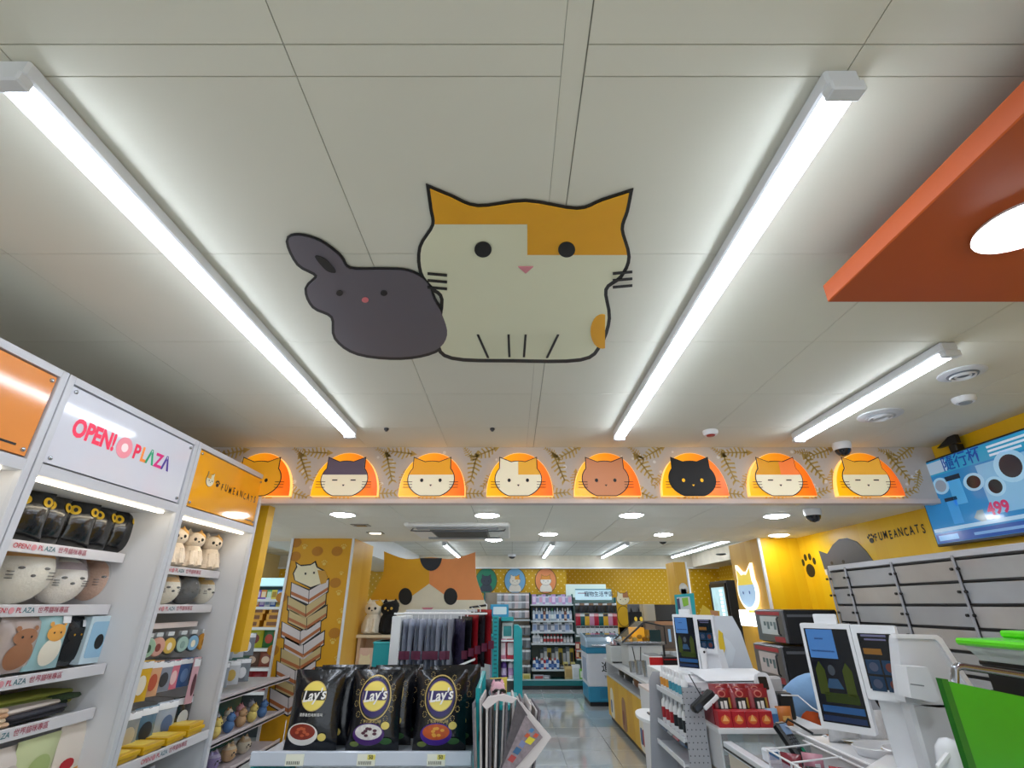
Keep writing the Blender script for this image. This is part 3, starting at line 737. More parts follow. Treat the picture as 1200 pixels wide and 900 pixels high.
def mk_sitting_plush(c1, c2):
    def f():
        t = thing('plush_toy', 'x', 'plush toy'); fur = M(c1, .9, bump=.4, bscale=90); f2 = M(c2, .9, bump=.4, bscale=90)
        MB().lathe([(.03, 0), (.062, .01), (.066, .05), (.05, .1), (.035, .125)], (0, 0, 0), 16).build('body', fur, t, True, local=True)
        MB().ball((.005, 0, .15), .05, .055, .045, 16, 10).build('head', fur, t, True, local=True)
        MB().ball((.0, .02, .168), .042, .036, .032, 12, 8).build('coloured_patch', f2, t, True, local=True)
        for sg in (-1, 1):
            MB().lathe([(.018, 0), (.01, .016), (.001, .03)], (0, sg * .03, .182), 8).build('ear', f2 if sg > 0 else fur, t, True, local=True)
            MB().tube([(.045, sg * .02, .09), (.055, sg * .02, .04), (.07, sg * .02, .012)], [.014, .013, .014], 8).build('front_leg', fur, t, True, local=True)
        mb = MB()
        for sg in (-1, 1): mb.ball((.05, sg * .018, .152), .006, .008, .009, 10, 6)
        mb.ball((.056, 0, .14), .005, .005, .004, 8, 5); mb.build('stitched_face', LINE if c1 != '#17171a' else M('#e0b64a', .5), t, True, local=True)
        return t
    return f
def uy(px, py, X): return on_x(px, py, X).y
for key, c1, c2, sc_, px_, py_, X_, lab in (('pl2', '#f0e9d8', '#f0a83a', 1.05, 24, 682, -2.09, 'large round cream plush head with orange crown at left of second shelf'),
    ('pl3', '#f0e8dc', '#b3a0a6', .84, 77, 684, -2.08, 'round cream plush head with grey-pink crown, middle of the shelf'),
    ('pl4', '#d0a388', '#c9977c', .95, 121, 684, -2.09, 'round brown plush head in clear bag beside the unit side panel'),
    ('pl5', '#f1e9d4', '#eec07a', .68, 198, 692, -1.99, 'small cream plush head, nearest of three under FUMEANCATS sign'),
    ('pl6', '#1b1b1e', '#232226', .68, 222, 690, -1.99, 'small black plush head between two cream plush heads'),
    ('pl7', '#f4ecd8', '#f0c25e', .68, 246, 690, -1.99, 'small cream plush head right of the black plush head')):
    place(key, mk_round_plush(c1, c2, sc_), (X_ - (.03 if px_ < 130 else .03), uy(px_, py_, X_), 1.60), -.35, lab, 'plush toy')
for i, px_ in enumerate((203, 225, 247)):
    r = place('pls', mk_sitting_plush('#ecdcc8', '#e8b46a'), (-1.99, uy(px_, 640, -1.99), 1.80), -.5, ('sitting cream plush under FUMEANCATS sign, nearest of three', 'sitting cream plush under FUMEANCATS sign, middle of three', 'sitting cream plush under FUMEANCATS sign, farthest of three')[i], 'plush toy')
    r.scale = (1.15, 1.15, 1.1)
# black bags with round yellow badges on the top shelf
def mk_black_bag():
    t = thing('black_pouch', 'x', 'pouch'); F = f_east(0, 0, .105)
    gl = M('#14161b', .22, var=.2, coat=.6, bump=.6, bscale=22)
    MB().pillow(.16, .21, .1, 8, 10, 0, F).build('bag', gl, t, True, local=True)
    w = lambda x, y: pil_z(x, y, .16, .21, .1)
    for sx in (-.042, .042):
        d = warped_disc(t, 'yellow_badge', sx, .058, .021, .021, M('#d8b21c', .4), w, .003, F=F)
        warped_disc(d, 'badge_centre', sx, .058, .008, .01, LINE, w, .005, F=F, rings=2, n=14)
    return t
where = ['nearest the left frame edge', 'second from left', 'third from left', 'fourth from left', 'fifth from left', 'rightmost, beside the side panel']
for i in range(6):
    place('bb', mk_black_bag, (-2.05 + .012 * (i % 2), uy((2, 32, 62, 94, 122, 147)[i], 606, -2.03), 1.836), -.25 + .12 * (-1) ** i, f'glossy black pouch with yellow badges on top shelf, {where[i]}', 'pouch', 'black pouches on the top shelf')
# third shelf
def mk_flat_pack(w, h, th, bag, shape, sc, pr=None, tagc=None):
    def f():
        t = thing('soft_pack', 'x', 'package'); F = f_east(0, 0, h / 2)
        MB().pillow(w, h, th, 8, 8, 0, F).build('pack_body', bag, t, True, local=True)
        wz = lambda x, y: pil_z(x, y, w, h, th)
        if shape == 'animal':
            warped_disc(t, 'animal_body', 0, -h * .2, w * .3, h * .24, sc, wz, .003, F=F)
            warped_disc(t, 'animal_head', 0, h * .12, w * .27, h * .15, pr or sc, wz, .0045, F=F)
            for sg in (-1, 1):
                warped_disc(t, 'ear', sg * w * .2, h * .27, w * .06, h * .05, pr or sc, wz, .005, F=F, n=6, rings=1)
                warped_disc(t, 'eye', sg * w * .1, h * .12, w * .025, w * .025, LINE if sc != BLACK else YEL, wz, .006, F=F, n=12, rings=2)
        elif shape == 'block':
            warped_disc(t, 'cover_picture', 0, -h * .05, w * .26, h * .24, sc, wz, .003, F=F)
        if tagc: warped_rect(t, 'price_label', w * .08, h * .28, w * .38, h * .42, tagc, wz, .006, F=F)
        return t
    return f
tagm = M('#eceef2', .4)
place('fp1', mk_flat_pack(.2, .21, .07, M('#b9aaa4', .25, coat=.4), 'animal', M('#a3704f', .7)), (-2.0, uy(17, 755, -2.0), 1.35), 0, 'brown animal-shaped cushion in clear wrap on third shelf', 'package')
place('fp2', mk_flat_pack(.17, .2, .05, M('#31545a', .25, coat=.5), 'block', M('#9db8bd', .4)), (-2.09, uy(35, 755, -2.09), 1.35), .1, 'dark teal wrapped pack behind the cream cat pouch', 'package')
place('fp3', mk_flat_pack(.17, .225, .05, M('#9cc4c8', .25, coat=.4), 'animal', M('#ece6d4', .6), M('#e8a84c', .6), tagm), (-1.99, uy(54, 757, -1.99), 1.35), 0, 'light blue pouch with cream animal print and white price label', 'package')
place('fp4', mk_flat_pack(.17, .2, .05, M('#2b2e33', .2, coat=.5), 'animal', BLACK, None, tagm), (-2.02, uy(80, 757, -2.02), 1.35), -.1, 'black pouch with price label beside the pale blue box', 'package')
place('fp5', mk_flat_pack(.15, .2, .05, M('#52655f', .25, coat=.5), 'block', M('#2f3f3d', .4)), (-2.1, uy(88, 750, -2.1), 1.35), 0, 'dark green wrapped pack leaning behind black pouch', 'package')
def mk_box(w, d, h, m, m2, name='carton_box', pic=None):
    def f():
        t = thing(name, 'x', 'box')
        MB().box(-d / 2, -w / 2, 0, d / 2, w / 2, h, b=.002).build('box_body', m, t, local=True)
        F = f_east(d / 2, 0, h / 2); flat(t, 'front_print', rrect(-w * .4, -h * .38, w * .4, h * .38, min(w, h) * .1), .0015, m2, F, local=True)
        if pic: flat(t, 'picture', ell(0, -h * .05, w * .16, h * .16, 16), .003, pic, F, local=True)
        return t
    return f
place('bx1', mk_box(.14, .08, .2, M('#c9dde8', .4), M('#9cc6e2', .4), pic=BLACK), (-2.0, uy(107, 750, -2.0), 1.35), -.12, 'pale blue box with small black picture at the shelf end', 'box')
# fourth shelf folded goods
def mk_fold(c, n, L, W, hgt, k=3):
    def f():
        t = thing('folded_cloth', 'x', 'cloth'); rr = random.Random(k)
        for i in range(n):
            dx, dy, an = rr.uniform(-.012, .012), rr.uniform(-.03, .03), rr.uniform(-.08, .08)
            F = Matrix.Translation((dx, dy, hgt * i)) @ Matrix.Rotation(an, 4, 'Z')
            MB().box(-W / 2, -L / 2, 0, W / 2, L / 2, hgt * .98, b=hgt * .42, F=F).build('fold', c[i % len(c)], t, True, local=True)
        return t
    return f
place('fo1', mk_fold([M('#a8b050', .8), M('#c9c46a', .8), M('#84904a', .8)], 4, .62, .16, .018, 1), (-2.1, 2.35, 1.175), 0, 'long stack of yellow-green folded cloths at back of fourth shelf', 'cloth')
place('fo2', mk_fold([M('#26262e', .7), M('#3a3a44', .7), M('#d9cdc4', .7)], 3, .3, .12, .017, 5), (-1.99, 2.36, 1.175), .05, 'small stack of black and white folded cloths', 'cloth')
place('fo3', mk_fold([M('#e0bd9c', .8), M('#ecd3b4', .8), M('#d3a67f', .8)], 4, .4, .13, .016, 9), (-1.99, 2.05, 1.175), -.03, 'stack of peach folded cloths at left of fourth shelf', 'cloth')
place('fo4', mk_fold([M('#3e5236', .8), M('#2f4030', .8)], 3, .12, .14, .02, 4), (-2.05, 2.56, 1.175), 0, 'dark green rolled cloth at the right end of fourth shelf', 'cloth')
# fifth shelf
def mk_tote():
    t = thing('tote_bag', 'x', 'bag'); F = f_east(0, 0, .13)
    MB().pillow(.27, .3, .04, 8, 10, 0, F).build('bag_body', M('#efe3d6', .7), t, True, local=True)
    wz = lambda x, y: pil_z(x, y, .27, .3, .04)
    warped_disc(t, 'animal_print', .0, -.1, .1, .08, M('#e3a64a', .6), wz, .003, F=F)
    for sg in (-1, 1): warped_disc(t, 'ear_print', sg * .07, -.03, .025, .03, M('#e3a64a', .6), wz, .004, F=F, n=3, rings=1)
    warped_disc(t, 'eye_print', .04, -.09, .012, .012, LINE, wz, .006, F=F, n=14)
    warped_disc(t, 'red_print', -.07, .0, .035, .022, M('#c22630', .6), wz, .005, F=F, n=14)
    warped_rect(t, 'small_label', .05, .1, .1, .12, tagm, wz, .005, F=F)
    return t
place('tote', mk_tote, (-1.93, uy(92, 872, -1.93), on_x(92, 848, -1.93).z - .27), .05, 'cream tote bag with partial animal print below the cloth shelf', 'bag')
place('gp', mk_flat_pack(.22, .2, .05, M('#cfd6a4', .7), 'block', M('#aebf7c', .7)), (-1.92, uy(40, 890, -1.92), on_x(40, 868, -1.92).z - .19), .05, 'pale green leaf-patterned pouch left of the tote bag', 'pouch')
place('gp2', mk_flat_pack(.2, .2, .05, M('#e4d8cf', .7), 'block', M('#c9bdb4', .7)), (-1.93, uy(5, 895, -1.93), on_x(5, 880, -1.93).z - .19), .05, 'pale grey-pink pouch at left of the lowest visible shelf', 'pouch')
for i, yy in enumerate((2.0, 2.16, 2.32)):
    place('bun', mk_fold([M('#b88a70', .8)], 2, .09, .1, .05, 3), (-2.14, yy, SA[4][0]), 0, f'rolled brown cloth behind the pouches, {ORD[i]} from left', 'cloth', 'brown rolls on the fifth shelf')
# hooks and pegs bay under FUMEANCATS
def mk_tin(c, c2, pic):
    def f():
        t = thing('round_tin', 'x', 'tin'); F = f_east(0, 0, 0)
        MB().lathe([(.045, -.012), (.048, 0), (.044, .004)], (0, 0, 0), 24, 0, F).build('tin_rim', c, t, True, local=True)
        d = MB().prism(ell(0, 0, .04, .04, 24), .004, .006, 0, F).build('tin_face', c2, t, local=True)
        MB().prism(ell(0, -.004, .016, .02, 14), .006, .0075, 0, F).build('face_print', pic, d, local=True)
        MB().box(-.02, -.02, .05, .0, .02, .07).build('card_top', M('#d9dee0', .3), t, local=True)
        return t
    return f
tins = [('green', '#a9c6ad', '#9fbfa4', M('#3c5a44', .5)), ('salmon', '#d9a491', '#dba595', M('#8a3e34', .5)), ('gold', '#3a3a3a', '#d6b252', M('#f0e6d0', .5)),
        ('mint', '#44504c', '#a8c6bc', M('#8aa8a0', .5)), ('sky blue', '#33434e', '#8fbede', M('#f2ead0', .5)), ('amber', '#c98a2a', '#cf922e', M('#a8701c', .5))]
hk = thing('hook_rail', 'pale scalloped hook rail above the round tins', 'rail', (-2.0, 3.08, 1.48))
MB().box(-1.99, 2.72, 1.475, -1.98, 3.44, 1.505, b=.002).build('rail', M('#ead9d2', .4), hk)
MB().box(-2.285, 2.74, 1.48, -1.99, 2.75, 1.495).box(-2.285, 3.41, 1.48, -1.99, 3.42, 1.495).build('bracket', STEEL, hk)
for i, (nm, c, c2, pic) in enumerate(tins):
    r = place('tin' + nm, mk_tin(M(c, .4), M(c2, .35), pic), (-1.95, uy((174, 185, 198, 213, 225, 237)[i], 755, -1.95), on_x(210, 755, -1.95).z - .0), -.25, f'{nm} round tin hanging on the upper hook row, {ORD[i]} from left', 'tin', 'round tins on the hook row')
def mk_hang(w, h, c, c2, c3=None, th=.015):
    def f():
        t = thing('hanging_pack', 'x', 'package'); F = f_east(0, 0, 0)
        MB().pillow(w, h, th, 5, 6, 0, F).build('pouch', c, t, True, local=True)
        wz = lambda x, y: pil_z(x, y, w, h, th)
        warped_rect(t, 'header_card', -w * .45, h * .3, w * .45, h * .47, c3 or tagm, wz, .003, F=F)
        warped_disc(t, 'picture', 0, -h * .1, w * .26, h * .24, c2, wz, .003, F=F, n=16)
        MB().tube([(-.28, 0, h * .46), (.02, 0, h * .46), (.03, 0, h * .49)], .002, 6).build('peg_hook', STEEL, t, local=True)
        return t
    return f
row2 = [('yellow', '#e0b020', '#f2ead8', .11, .19), ('peach', '#e0aa80', '#c0583a', .10, .17), ('grey', '#8d93a3', '#3c3c40', .11, .15), ('pink', '#e2778c', '#f0c8c8', .08, .15), ('blue', '#3d5f96', '#6c8ab8', .1, .15), ('dark', '#4a5a70', '#28303c', .08, .15)]
for i, (nm, c, c2, w, h) in enumerate(row2):
    place('hr2' + nm, mk_hang(w, h, M(c, .3, coat=.3), M(c2, .5)), (-1.95, uy((166, 179, 191, 202, 214, 221)[i], 792, -1.95), on_x(195, 792, -1.95).z), -.25, f'{nm} hanging pack in the middle hook row, {ORD[i]} from left', 'package', 'packs on the middle hook row')
place('hstrip', mk_hang(.055, .24, M('#d8a9b4', .4), M('#5a3038', .5)), (-1.9, uy(226, 797, -1.9), on_x(226, 797, -1.9).z), -.2, 'tall narrow pink pack hanging at the hook row end', 'package')
row3 = [('grey clear', '#8f9496', '#c0b49a'), ('blue-framed', '#5f7f96', '#2e3238'), ('silver', '#a9b4c4', '#5a7096'), ('black', '#202226', '#c9ccd0')]
for i, (nm, c, c2) in enumerate(row3):
    place('hr3' + nm, mk_hang(.14, .18, M(c, .15, coat=.5), M(c2, .4), th=.04), (-1.93, uy((150, 169, 192, 209)[i], 846, -1.93), on_x(185, 846, -1.93).z), -.25, f'{nm} hanging pouch in the lowest hook row, {ORD[i]} from left', 'package', 'pouches on the lowest hook row')
def mk_book(c, c2):
    def f():
        t = thing('flat_book', 'x', 'book')
        MB().box(-.1, -.075, 0, .1, .075, .018, b=.002).build('cover', c, t, local=True)
        flat(t, 'cover_print', rrect(-.07, -.05, .07, .05, .01), .0192, c2, f_up(0, 0, 0), local=True)
        return t
    return f
k = 0
for i in range(4):
    for j in range(2 + (i == 3)):
        k += 1
        place('bk', mk_book(M('#dcae18', .35), M('#f0d25a', .4)), (-1.895 + .01 * (j % 2), 2.80 + .18 * i, .93 + .0185 * j), .05 * (-1) ** j, f'yellow flat book in the {ORD[i]} pile from left, {["bottom", "second", "top"][j]} layer', 'book', 'yellow books on the low shelf')
def mk_clothbag():
    return mk_flat_pack(.2, .18, .06, M('#c9ccd6', .3), 'block', M('#8f96a6', .4))()
place('cb', mk_clothbag, (-1.95, 3.2, .62), 0, 'grey wrapped pack on the lowest shelf under yellow books', 'package')
place('cb2', mk_flat_pack(.2, .18, .06, M('#e8c9a8', .5), 'block', M('#d8a070', .4)), (-1.95, 2.95, .62), 0, 'peach wrapped pack on the lowest shelf under yellow books', 'package')
# ================================================================ helpers for goods
def prect(x0, y0, x1, y1, Y):
    """extent of a picture rectangle on the upright plane at depth Y"""
    xm, ym = (x0 + x1) / 2, (y0 + y1) / 2
    return on_y(x0, ym, Y).x, on_y(x1, ym, Y).x, on_y(xm, y1, Y).z, on_y(xm, y0, Y).z
def mk_bottle(r, h, body, cap, lab, pump=False):
    def f():
        t = thing('bottle', 'x', 'bottle')
        MB().lathe([(r * .9, 0), (r, .01), (r, h * .62), (r * .8, h * .72), (r * .4, h * .78), (r * .4, h * .82)], (0, 0, 0), 12).build('bottle_body', body, t, True, local=True)
        c = MB().lathe([(r * .46, h * .8), (r * .46, h * .93), (r * .3, h)], (0, 0, 0), 10)
        if pump: c.box(-r * .9, -r * .2, h * .95, r * .2, r * .2, h)
        c.build('cap', cap, t, True, local=True)
        MB().lathe([(r * 1.015, h * .16), (r * 1.015, h * .5)], (0, 0, 0), 12).build('label_band', lab, t, True, local=True)
        return t
    return f
def mk_fbox(w, d, h, m, m2):
    def f():
        t = thing('goods_box', 'x', 'box'); MB().box(-w / 2, -d / 2, 0, w / 2, d / 2, h, b=.0015).build('box_body', m, t, local=True)
        flat(t, 'front_print', rrect(-w * .38, h * .2, w * .38, h * .8, min(w, h) * .08), .0012, m2, f_front(0, -d / 2, 0), local=True)
        return t
    return f
def mk_fpouch(w, h, th, m, m2):
    def f():
        t = thing('snack_pouch', 'x', 'pouch'); F = f_front(0, 0, h / 2)
        MB().pillow(w, h, th, 6, 6, 0, F).build('pouch_body', m, t, True, local=True)
        warped_disc(t, 'front_print', 0, -h * .08, w * .28, h * .22, m2, lambda x, y: pil_z(x, y, w, h, th), .002, F=F, n=14, rings=2)
        return t
    return f
def mk_hpack(w, h, m, m2, th=.03):
    def f():
        t = thing('hanging_pack', 'x', 'package'); F = f_front(0, 0, -h / 2)
        MB().pillow(w, h, th, 4, 4, 0, F).build('blister', m, t, True, local=True)
        warped_rect(t, 'header_card', -w * .46, h * .26, w * .46, h * .47, m2, lambda x, y: pil_z(x, y, w, h, th), .003, F=F, nx=3, ny=1)
        MB().tube([(0, .16, .005), (0, -.03, .005), (0, -.035, .02)], .003, 5).build('peg_hook', STEEL, t, local=True)
        return t
    return f
def row(x0, x1, n, z, Y, kinds, where, group, rz=0, jit=.01):
    """kinds: list of (key, builder, colour words, noun, category)"""
    for i in range(n):
        key, b, cw, noun, cat = kinds[i % len(kinds)] if not callable(kinds) else kinds(i)
        x = x0 + (x1 - x0) * (i + .5) / n
        place(key, b, (x, Y + R.uniform(-jit, jit), z), rz, f'{cw} {noun}, {ORD[i]} from left {where}', cat, group)
def gl(c, r=.3, coat=.4): return M(c, r, coat=coat)

# ================================================================ SNACK GONDOLA (foreground)
GY = 2.40
Lx, Rx = on_y(300, 889, GY).x, on_y(553, 889, GY).x
SZt = on_y(430, 889, GY).z + .022
t = thing('snack_gondola', 'teal and white gondola end holding dark crisp bags in the foreground', 'shelf unit', ((Lx + Rx) / 2, 2.8, 0))
ltl = M('#c3ccda', .25, coat=.4)
MB().box(Lx, GY + .02, 0, Rx, 2.9, SZt - .2).build('base_cabinet', M('#cfd3d8', .4), t)
MB().box(Lx, GY + .01, SZt - .03, Rx + .02, GY + .42, SZt - .015, b=.003).build('shelf', ltl, t)
rl = MB().box(Lx - .02, GY - .012, SZt - .045, Rx, GY + .004, SZt + .004, b=.004).build('price_rail', ltl, t)
for (px, s, c) in ((345, '', '#cdd6e0'), (429, '50', '#e6dc6a'), (511, '50', '#e6dc6a')):
    x = on_y(px, 892, GY - .014).x
    MB().box(x - .036, GY - .0155, SZt - .042, x + .036, GY - .0125, SZt - .004).build('price_tag', M('#e6e8d8', .4), rl)
    if s:
        MB().box(x + .004, GY - .0165, SZt - .022, x + .035, GY - .0155, SZt - .006).build('tag_field', M(c, .4), rl)
        text(rl, s, .018, LINE, f_front(x + .018, GY - .0168, SZt - .014), bold=.02)
    mb = MB()
    for k in range(9): mb.box(x - .03 + .006 * k, GY - .0166, SZt - .038, x - .0275 + .006 * k, GY - .0155, SZt - .027)
    mb.build('tag_barcode', LINE, rl)
MB().box(Lx, 2.86, .1, Rx, 2.88, SZt + .12).build('back_panel', M('#dfe2e4', .4), t)
MB().box(Rx + .004, GY - .01, 0, Rx + .03, GY + .46, SZt + .16, b=.004).build('side_post_or_gap', TEAL, t)
MB().box(Lx - .02, GY + .0, 0, Lx, GY + .46, SZt - .05, b=.004).build('side_post_or_gap', TEAL, t)
MB().prism(smooth_pts([(0, 0), (0, 0), (0, .07), (.04, .1), (.1, .09), (.16, .0), (.16, 0)]), -.0015, .0015, 0, frame((Lx + .035, GY + .16, SZt - .014), (.35, -.9, 0), (0, 0, 1))).build('clear_divider', film('#dfe8f4', .5), t)
bagb = M('#070b14', .22, var=.3, coat=.35, bump=.5, bscale=24)
bagn = M('#090b12', .24, var=.3, coat=.35, bump=.5, bscale=24)
logoy = M('#f1dc6a', .35); purp = M('#2b1b63', .35); gldl = M('#c8ad6a', .35, .3); wht = M('#f4f2ee', .4)
def crisp(kind):
    def f():
        w, h, th = .222, .29, .085
        t = thing('crisp_bag', 'x', 'snack bag'); F = f_front(0, 0, h / 2)
        MB().pillow(w, h, th, 14, 16, 0, F).build('bag', bagb if kind == 0 else bagn, t, True, local=True)
        wz = lambda x, y: pil_z(x, y, w, h, th)
        sl = MB()
        for yy in (-h / 2 + .004, -h / 2 + .008, h / 2 - .012, h / 2 - .008, h / 2 - .004): sl.box(-w * .47, -.003 + 0, yy, w * .47, .003, yy + .0016, 0, 0, Matrix.Translation((0, 0, h / 2)))
        sl.build('crimp_lines', M('#2c3038', .3, .4), t, local=True, kind='stuff')
        ly = .05
        if kind:
            for q, m, e in ((1.0, gldl, .002), (.94, bagn, .003), (.86, purp, .004), ):
                warped_disc(t, 'ornament_oval', 0, ly - .005, .068 * q, .082 * q, m, wz, e, F=F, n=32)
            orn = MB(); rr = random.Random(kind)
            for a in range(0, 360, 24):
                X_ = .079 * math.cos(math.radians(a)); Y_ = ly - .008 + .098 * math.sin(math.radians(a))
                if abs(Y_) > .135: continue
                for q in range(8):
                    b = a + q * 45; x1 = X_ + .008 * math.cos(math.radians(b)); y1 = Y_ + .01 * math.sin(math.radians(b))
                    if abs(x1) < w * .46: orn.add([(x1 - .0013, y1 - .0013, wz(x1, y1) + .002), (x1 + .0013, y1 - .0013, wz(x1, y1) + .002), (x1 + .0013, y1 + .0013, wz(x1, y1) + .002), (x1 - .0013, y1 + .0013, wz(x1, y1) + .002)], [(0, 1, 2, 3)], 0, F)
            orn.build('gold_ornament', gldl, t, local=True)
        lg = warped_disc(t, 'logo_disc', 0, ly, .05, .052, logoy, wz, .006, F=F, n=30)
        warped_disc(lg, 'logo_ring', 0, ly, .053, .055, gldl, wz, .0052, F=F, n=30)
        warped_rect(lg, 'logo_band', -.05, ly - .015, .05, ly + .019, LINE if not kind else purp, wz, .0072, F=F)
        for q in (1,): text(lg, "Lay's", .056, wht, F @ Matrix.Translation((0, ly + .001, 0)) @ Matrix.Rotation(.14, 4, 'Z'), bold=.022, shear=.3, warp=lambda x, y: wz(x, y + ly) + .0085, ext=0, local=True, sx=.92)
        text(t, ('濃厚番茄海鮮風味', '鮮奶濃湯口味', '紅燒牛肉口味')[kind], .0125, wht if not kind else gldl, F @ Matrix.Translation((0, -.018 - .022 * (kind > 0), 0)), warp=lambda x, y: wz(x, y - .03) + .005, ext=0, local=True)
        bx = -.028 if kind == 0 else -.012; by = -.085
        pl_ = ('#e9e7e2', '#4a2470', '#43208a')[kind]
        warped_disc(t, 'bowl_print', bx, by, .066, .04, M(pl_, .3), wz, .0045, F=F, n=28)
        warped_disc(t, 'bowl_inner', bx, by + .008, .056, .028, M(('#8a2c18', '#e9e0dc', '#c2541e')[kind], .4, var=.35, scale=70), wz, .0055, F=F, n=24)
        for q in range(7):
            a = q * 2.4 + kind; xx = bx + .03 * math.cos(a) * (.4 + .6 * (q % 3) / 2); yy = by + .008 + .013 * math.sin(a)
            warped_disc(t, 'food_piece', xx, yy, .009, .0055, M(('#c8603a', '#5a3040', '#e0a23a')[kind], .4), wz, .0065, F=F, n=9, rings=1)
        warped_disc(t, 'crisp_print', .055, -.095 + .04 * (kind > 0), .017, .014, M('#e3cf6e', .5), wz, .0055, F=F, n=16)
        if kind:
            warped_disc(t, 'leaf_print', .06, -.11, .025, .012, M('#2d5a2a', .5), wz, .0042, F=F, n=12)
            warped_disc(t, 'leaf_print', -.07, -.12, .02, .01, M('#6a7a3a', .5), wz, .0042, F=F, n=12)
        return t
    return f
for k, (px, lab) in enumerate(((362, 'plain dark blue crisp bag with a red soup bowl'), (435, 'black crisp bag with purple oval and creamy soup bowl'), (514, 'black crisp bag with purple oval and orange stew bowl'))):
    x = on_y(px, 880, GY + .07).x
    for d in range(3):
        place(('cr', k), crisp(k), (x + (.0, .035, .05)[d], GY + .075 + .095 * d, SZt - .012), (-.05, -.14, .1)[d] + .04 * k, f'{lab}, {("front of its row", "directly behind the front one", "third in its row")[d]}', 'snack bag', tilt=(-.06 - .02 * d, 'X'))
# rack of bags hanging behind the crisps
HY = 3.0
hx0 = on_y(470, 750, HY).x; zt = on_y(510, 722, HY).z
t = thing('hanging_rack', 'white rack with rows of hanging foil bags behind the crisps', 'rack', (hx0 + .2, HY, .9))
MB().box(on_y(458, 750, HY).x, HY - .02, .6, on_y(469, 750, HY).x, HY + .34, zt + .0, b=.004).build('end_panel', M('#dfe3e6', .4), t)
mb = MB()
for yy in (HY - .0, HY + .28): mb.tube([(hx0 - .05, yy, zt + .012), (hx0 + .46, yy, zt + .012)], .005)
mb.tube([(hx0 + .46, HY, zt + .012), (hx0 + .46, HY + .28, zt + .012)], .005); mb.build('hanging_rod', WHITE, t, True)
MB().box(hx0 - .05, HY + .33, .6, hx0 + .47, HY + .35, zt + .03).build('rear_panel', M('#cfd3d6', .4), t)
mb = MB(); z_ = zt - .3
for k in range(8): mb.tube([(hx0 + .15, HY - .03 + .05 * k, z_), (hx0 + .40, HY - .03 + .05 * k, z_ + .09)], .004, 6)
mb.tube([(hx0 + .15, HY - .03, z_), (hx0 + .15, HY + .33, z_)], .005); mb.tube([(hx0 + .40, HY - .03, z_ + .09), (hx0 + .40, HY + .33, z_ + .09)], .005)
mb.build('wire_tray', WHITE, t, True)
def mk_foil(c, c2):
    def f():
        t = thing('foil_bag', 'x', 'snack bag'); F = frame((0, 0, -.15), (0, 1, 0), (0, 0, 1))
        MB().pillow(.19, .27, .032, 6, 8, 0, F).build('bag', M(c, .25, .35, var=.3, bump=.4, bscale=30), t, True, local=True)
        warped_disc(t, 'print', 0, 0, .05, .06, M(c2, .3), lambda x, y: pil_z(x, y, .19, .27, .032), .002, F=F, n=12, rings=2)
        MB().box(-.017, -.093, -.21, .017, -.0935, -.17).build('side_label', M('#5c1a3a', .4), t, local=True)
        MB().tube([(0, -.03, -.02), (0, -.03, .01), (0, -.0, .018)], .0025, 6).build('clip', WHITE, t, local=True)
        return t
    return f
for i in range(9):
    place('foil1', mk_foil('#b9c0d0', '#2a2338'), (hx0 + .012 + .031 * i, HY + .08 + .006 * (i % 3), zt), R.uniform(-.12, .12), f'silver and dark foil bag hanging on the rack, {ORD[i]} from left', 'snack bag', 'silver foil bags on the hanging rack')
for i, (c, c2, n) in enumerate((('#3c3550', '#c8c8d8', 'violet'), ('#22222a', '#8a8a9a', 'black'), ('#a8202c', '#e8d8c8', 'red'), ('#33363e', '#c9c3b8', 'dark grey'), ('#b52a34', '#d8b04a', 'bright red'))):
    place('foil' + n, mk_foil(c, c2), (hx0 + .30 + .036 * i, HY + .1, zt + .012 * i), .5, f'{n} foil bag at the right end of the hanging rack', 'snack bag')
for i in range(2):
    place('trayb' + str(i), mk_fpouch(.1, .1, .03, M(('#24262c', '#d7c052')[i], .3), M(('#8a8f9a', '#26262a')[i], .4)), (hx0 + .5 + .03 * i, HY + .0 + .06 * i, zt - .40), .4, ('black small pouch below the wire tray', 'yellow small pouch below the wire tray')[i], 'pouch')
PS = thing('pouch_stand', 'low dark stand under the small pouches right of the foil bags', 'shelf', (hx0 + .52, HY + .02, 0))
MB().box(hx0 + .44, HY - .08, 0, hx0 + .62, HY + .3, zt - .405, b=.004).build('body', M('#3a4650', .5), PS)
MB().box(hx0 + .43, HY - .09, zt - .425, hx0 + .63, HY + .31, zt - .402, b=.003).build('top', TEAL, PS)

# newspapers
NY = 2.3
zt_n = on_y(585, 818, NY).z
t = thing('newspaper_rack', 'teal wire newspaper rack beside the crisp bags', 'rack', (-.08, NY, .0))
xA = on_y(560, 850, NY).x; xB = on_y(600, 890, NY).x
mb = MB(); mb.tube([(xA, NY - .05, .3), (xA, NY - .05, zt_n + .04), (xA + .01, NY + .2, zt_n + .07), (xA + .0, NY + .25, .3)], .009, 8)
mb.tube([(xA, NY - .05, zt_n - .12), (xA, NY + .23, zt_n - .06)], .007, 8)
mb.build('frame', TEAL, t, True)
MB().box(xA - .005, NY - .055, .0, xA + .02, NY + .22, zt_n - .02, b=.003).build('side_plate', TEAL, t)
MB().box(xA, NY - .05, .6, xB + .1, NY + .2, .62).box(xA, NY - .05, 0, xA + .03, NY - .02, .62).box(xB + .07, NY + .17, 0, xB + .1, NY + .2, .62).box(xA, NY + .17, 0, xA + .03, NY + .2, .62).box(xB + .07, NY - .05, 0, xB + .1, NY - .02, .62).build('holder', TEAL, t)
MB().box(xA - .002, NY - .055, zt_n - .13, xA + .012, NY - .03, zt_n - .1).build('clamp', M('#0d6a70', .4), t)
papm = M('#c9c4c2', .8, var=.15, scale=40); papd = M('#77737a', .8, var=.4, scale=120)
base = Vector((-.045, NY, .63))
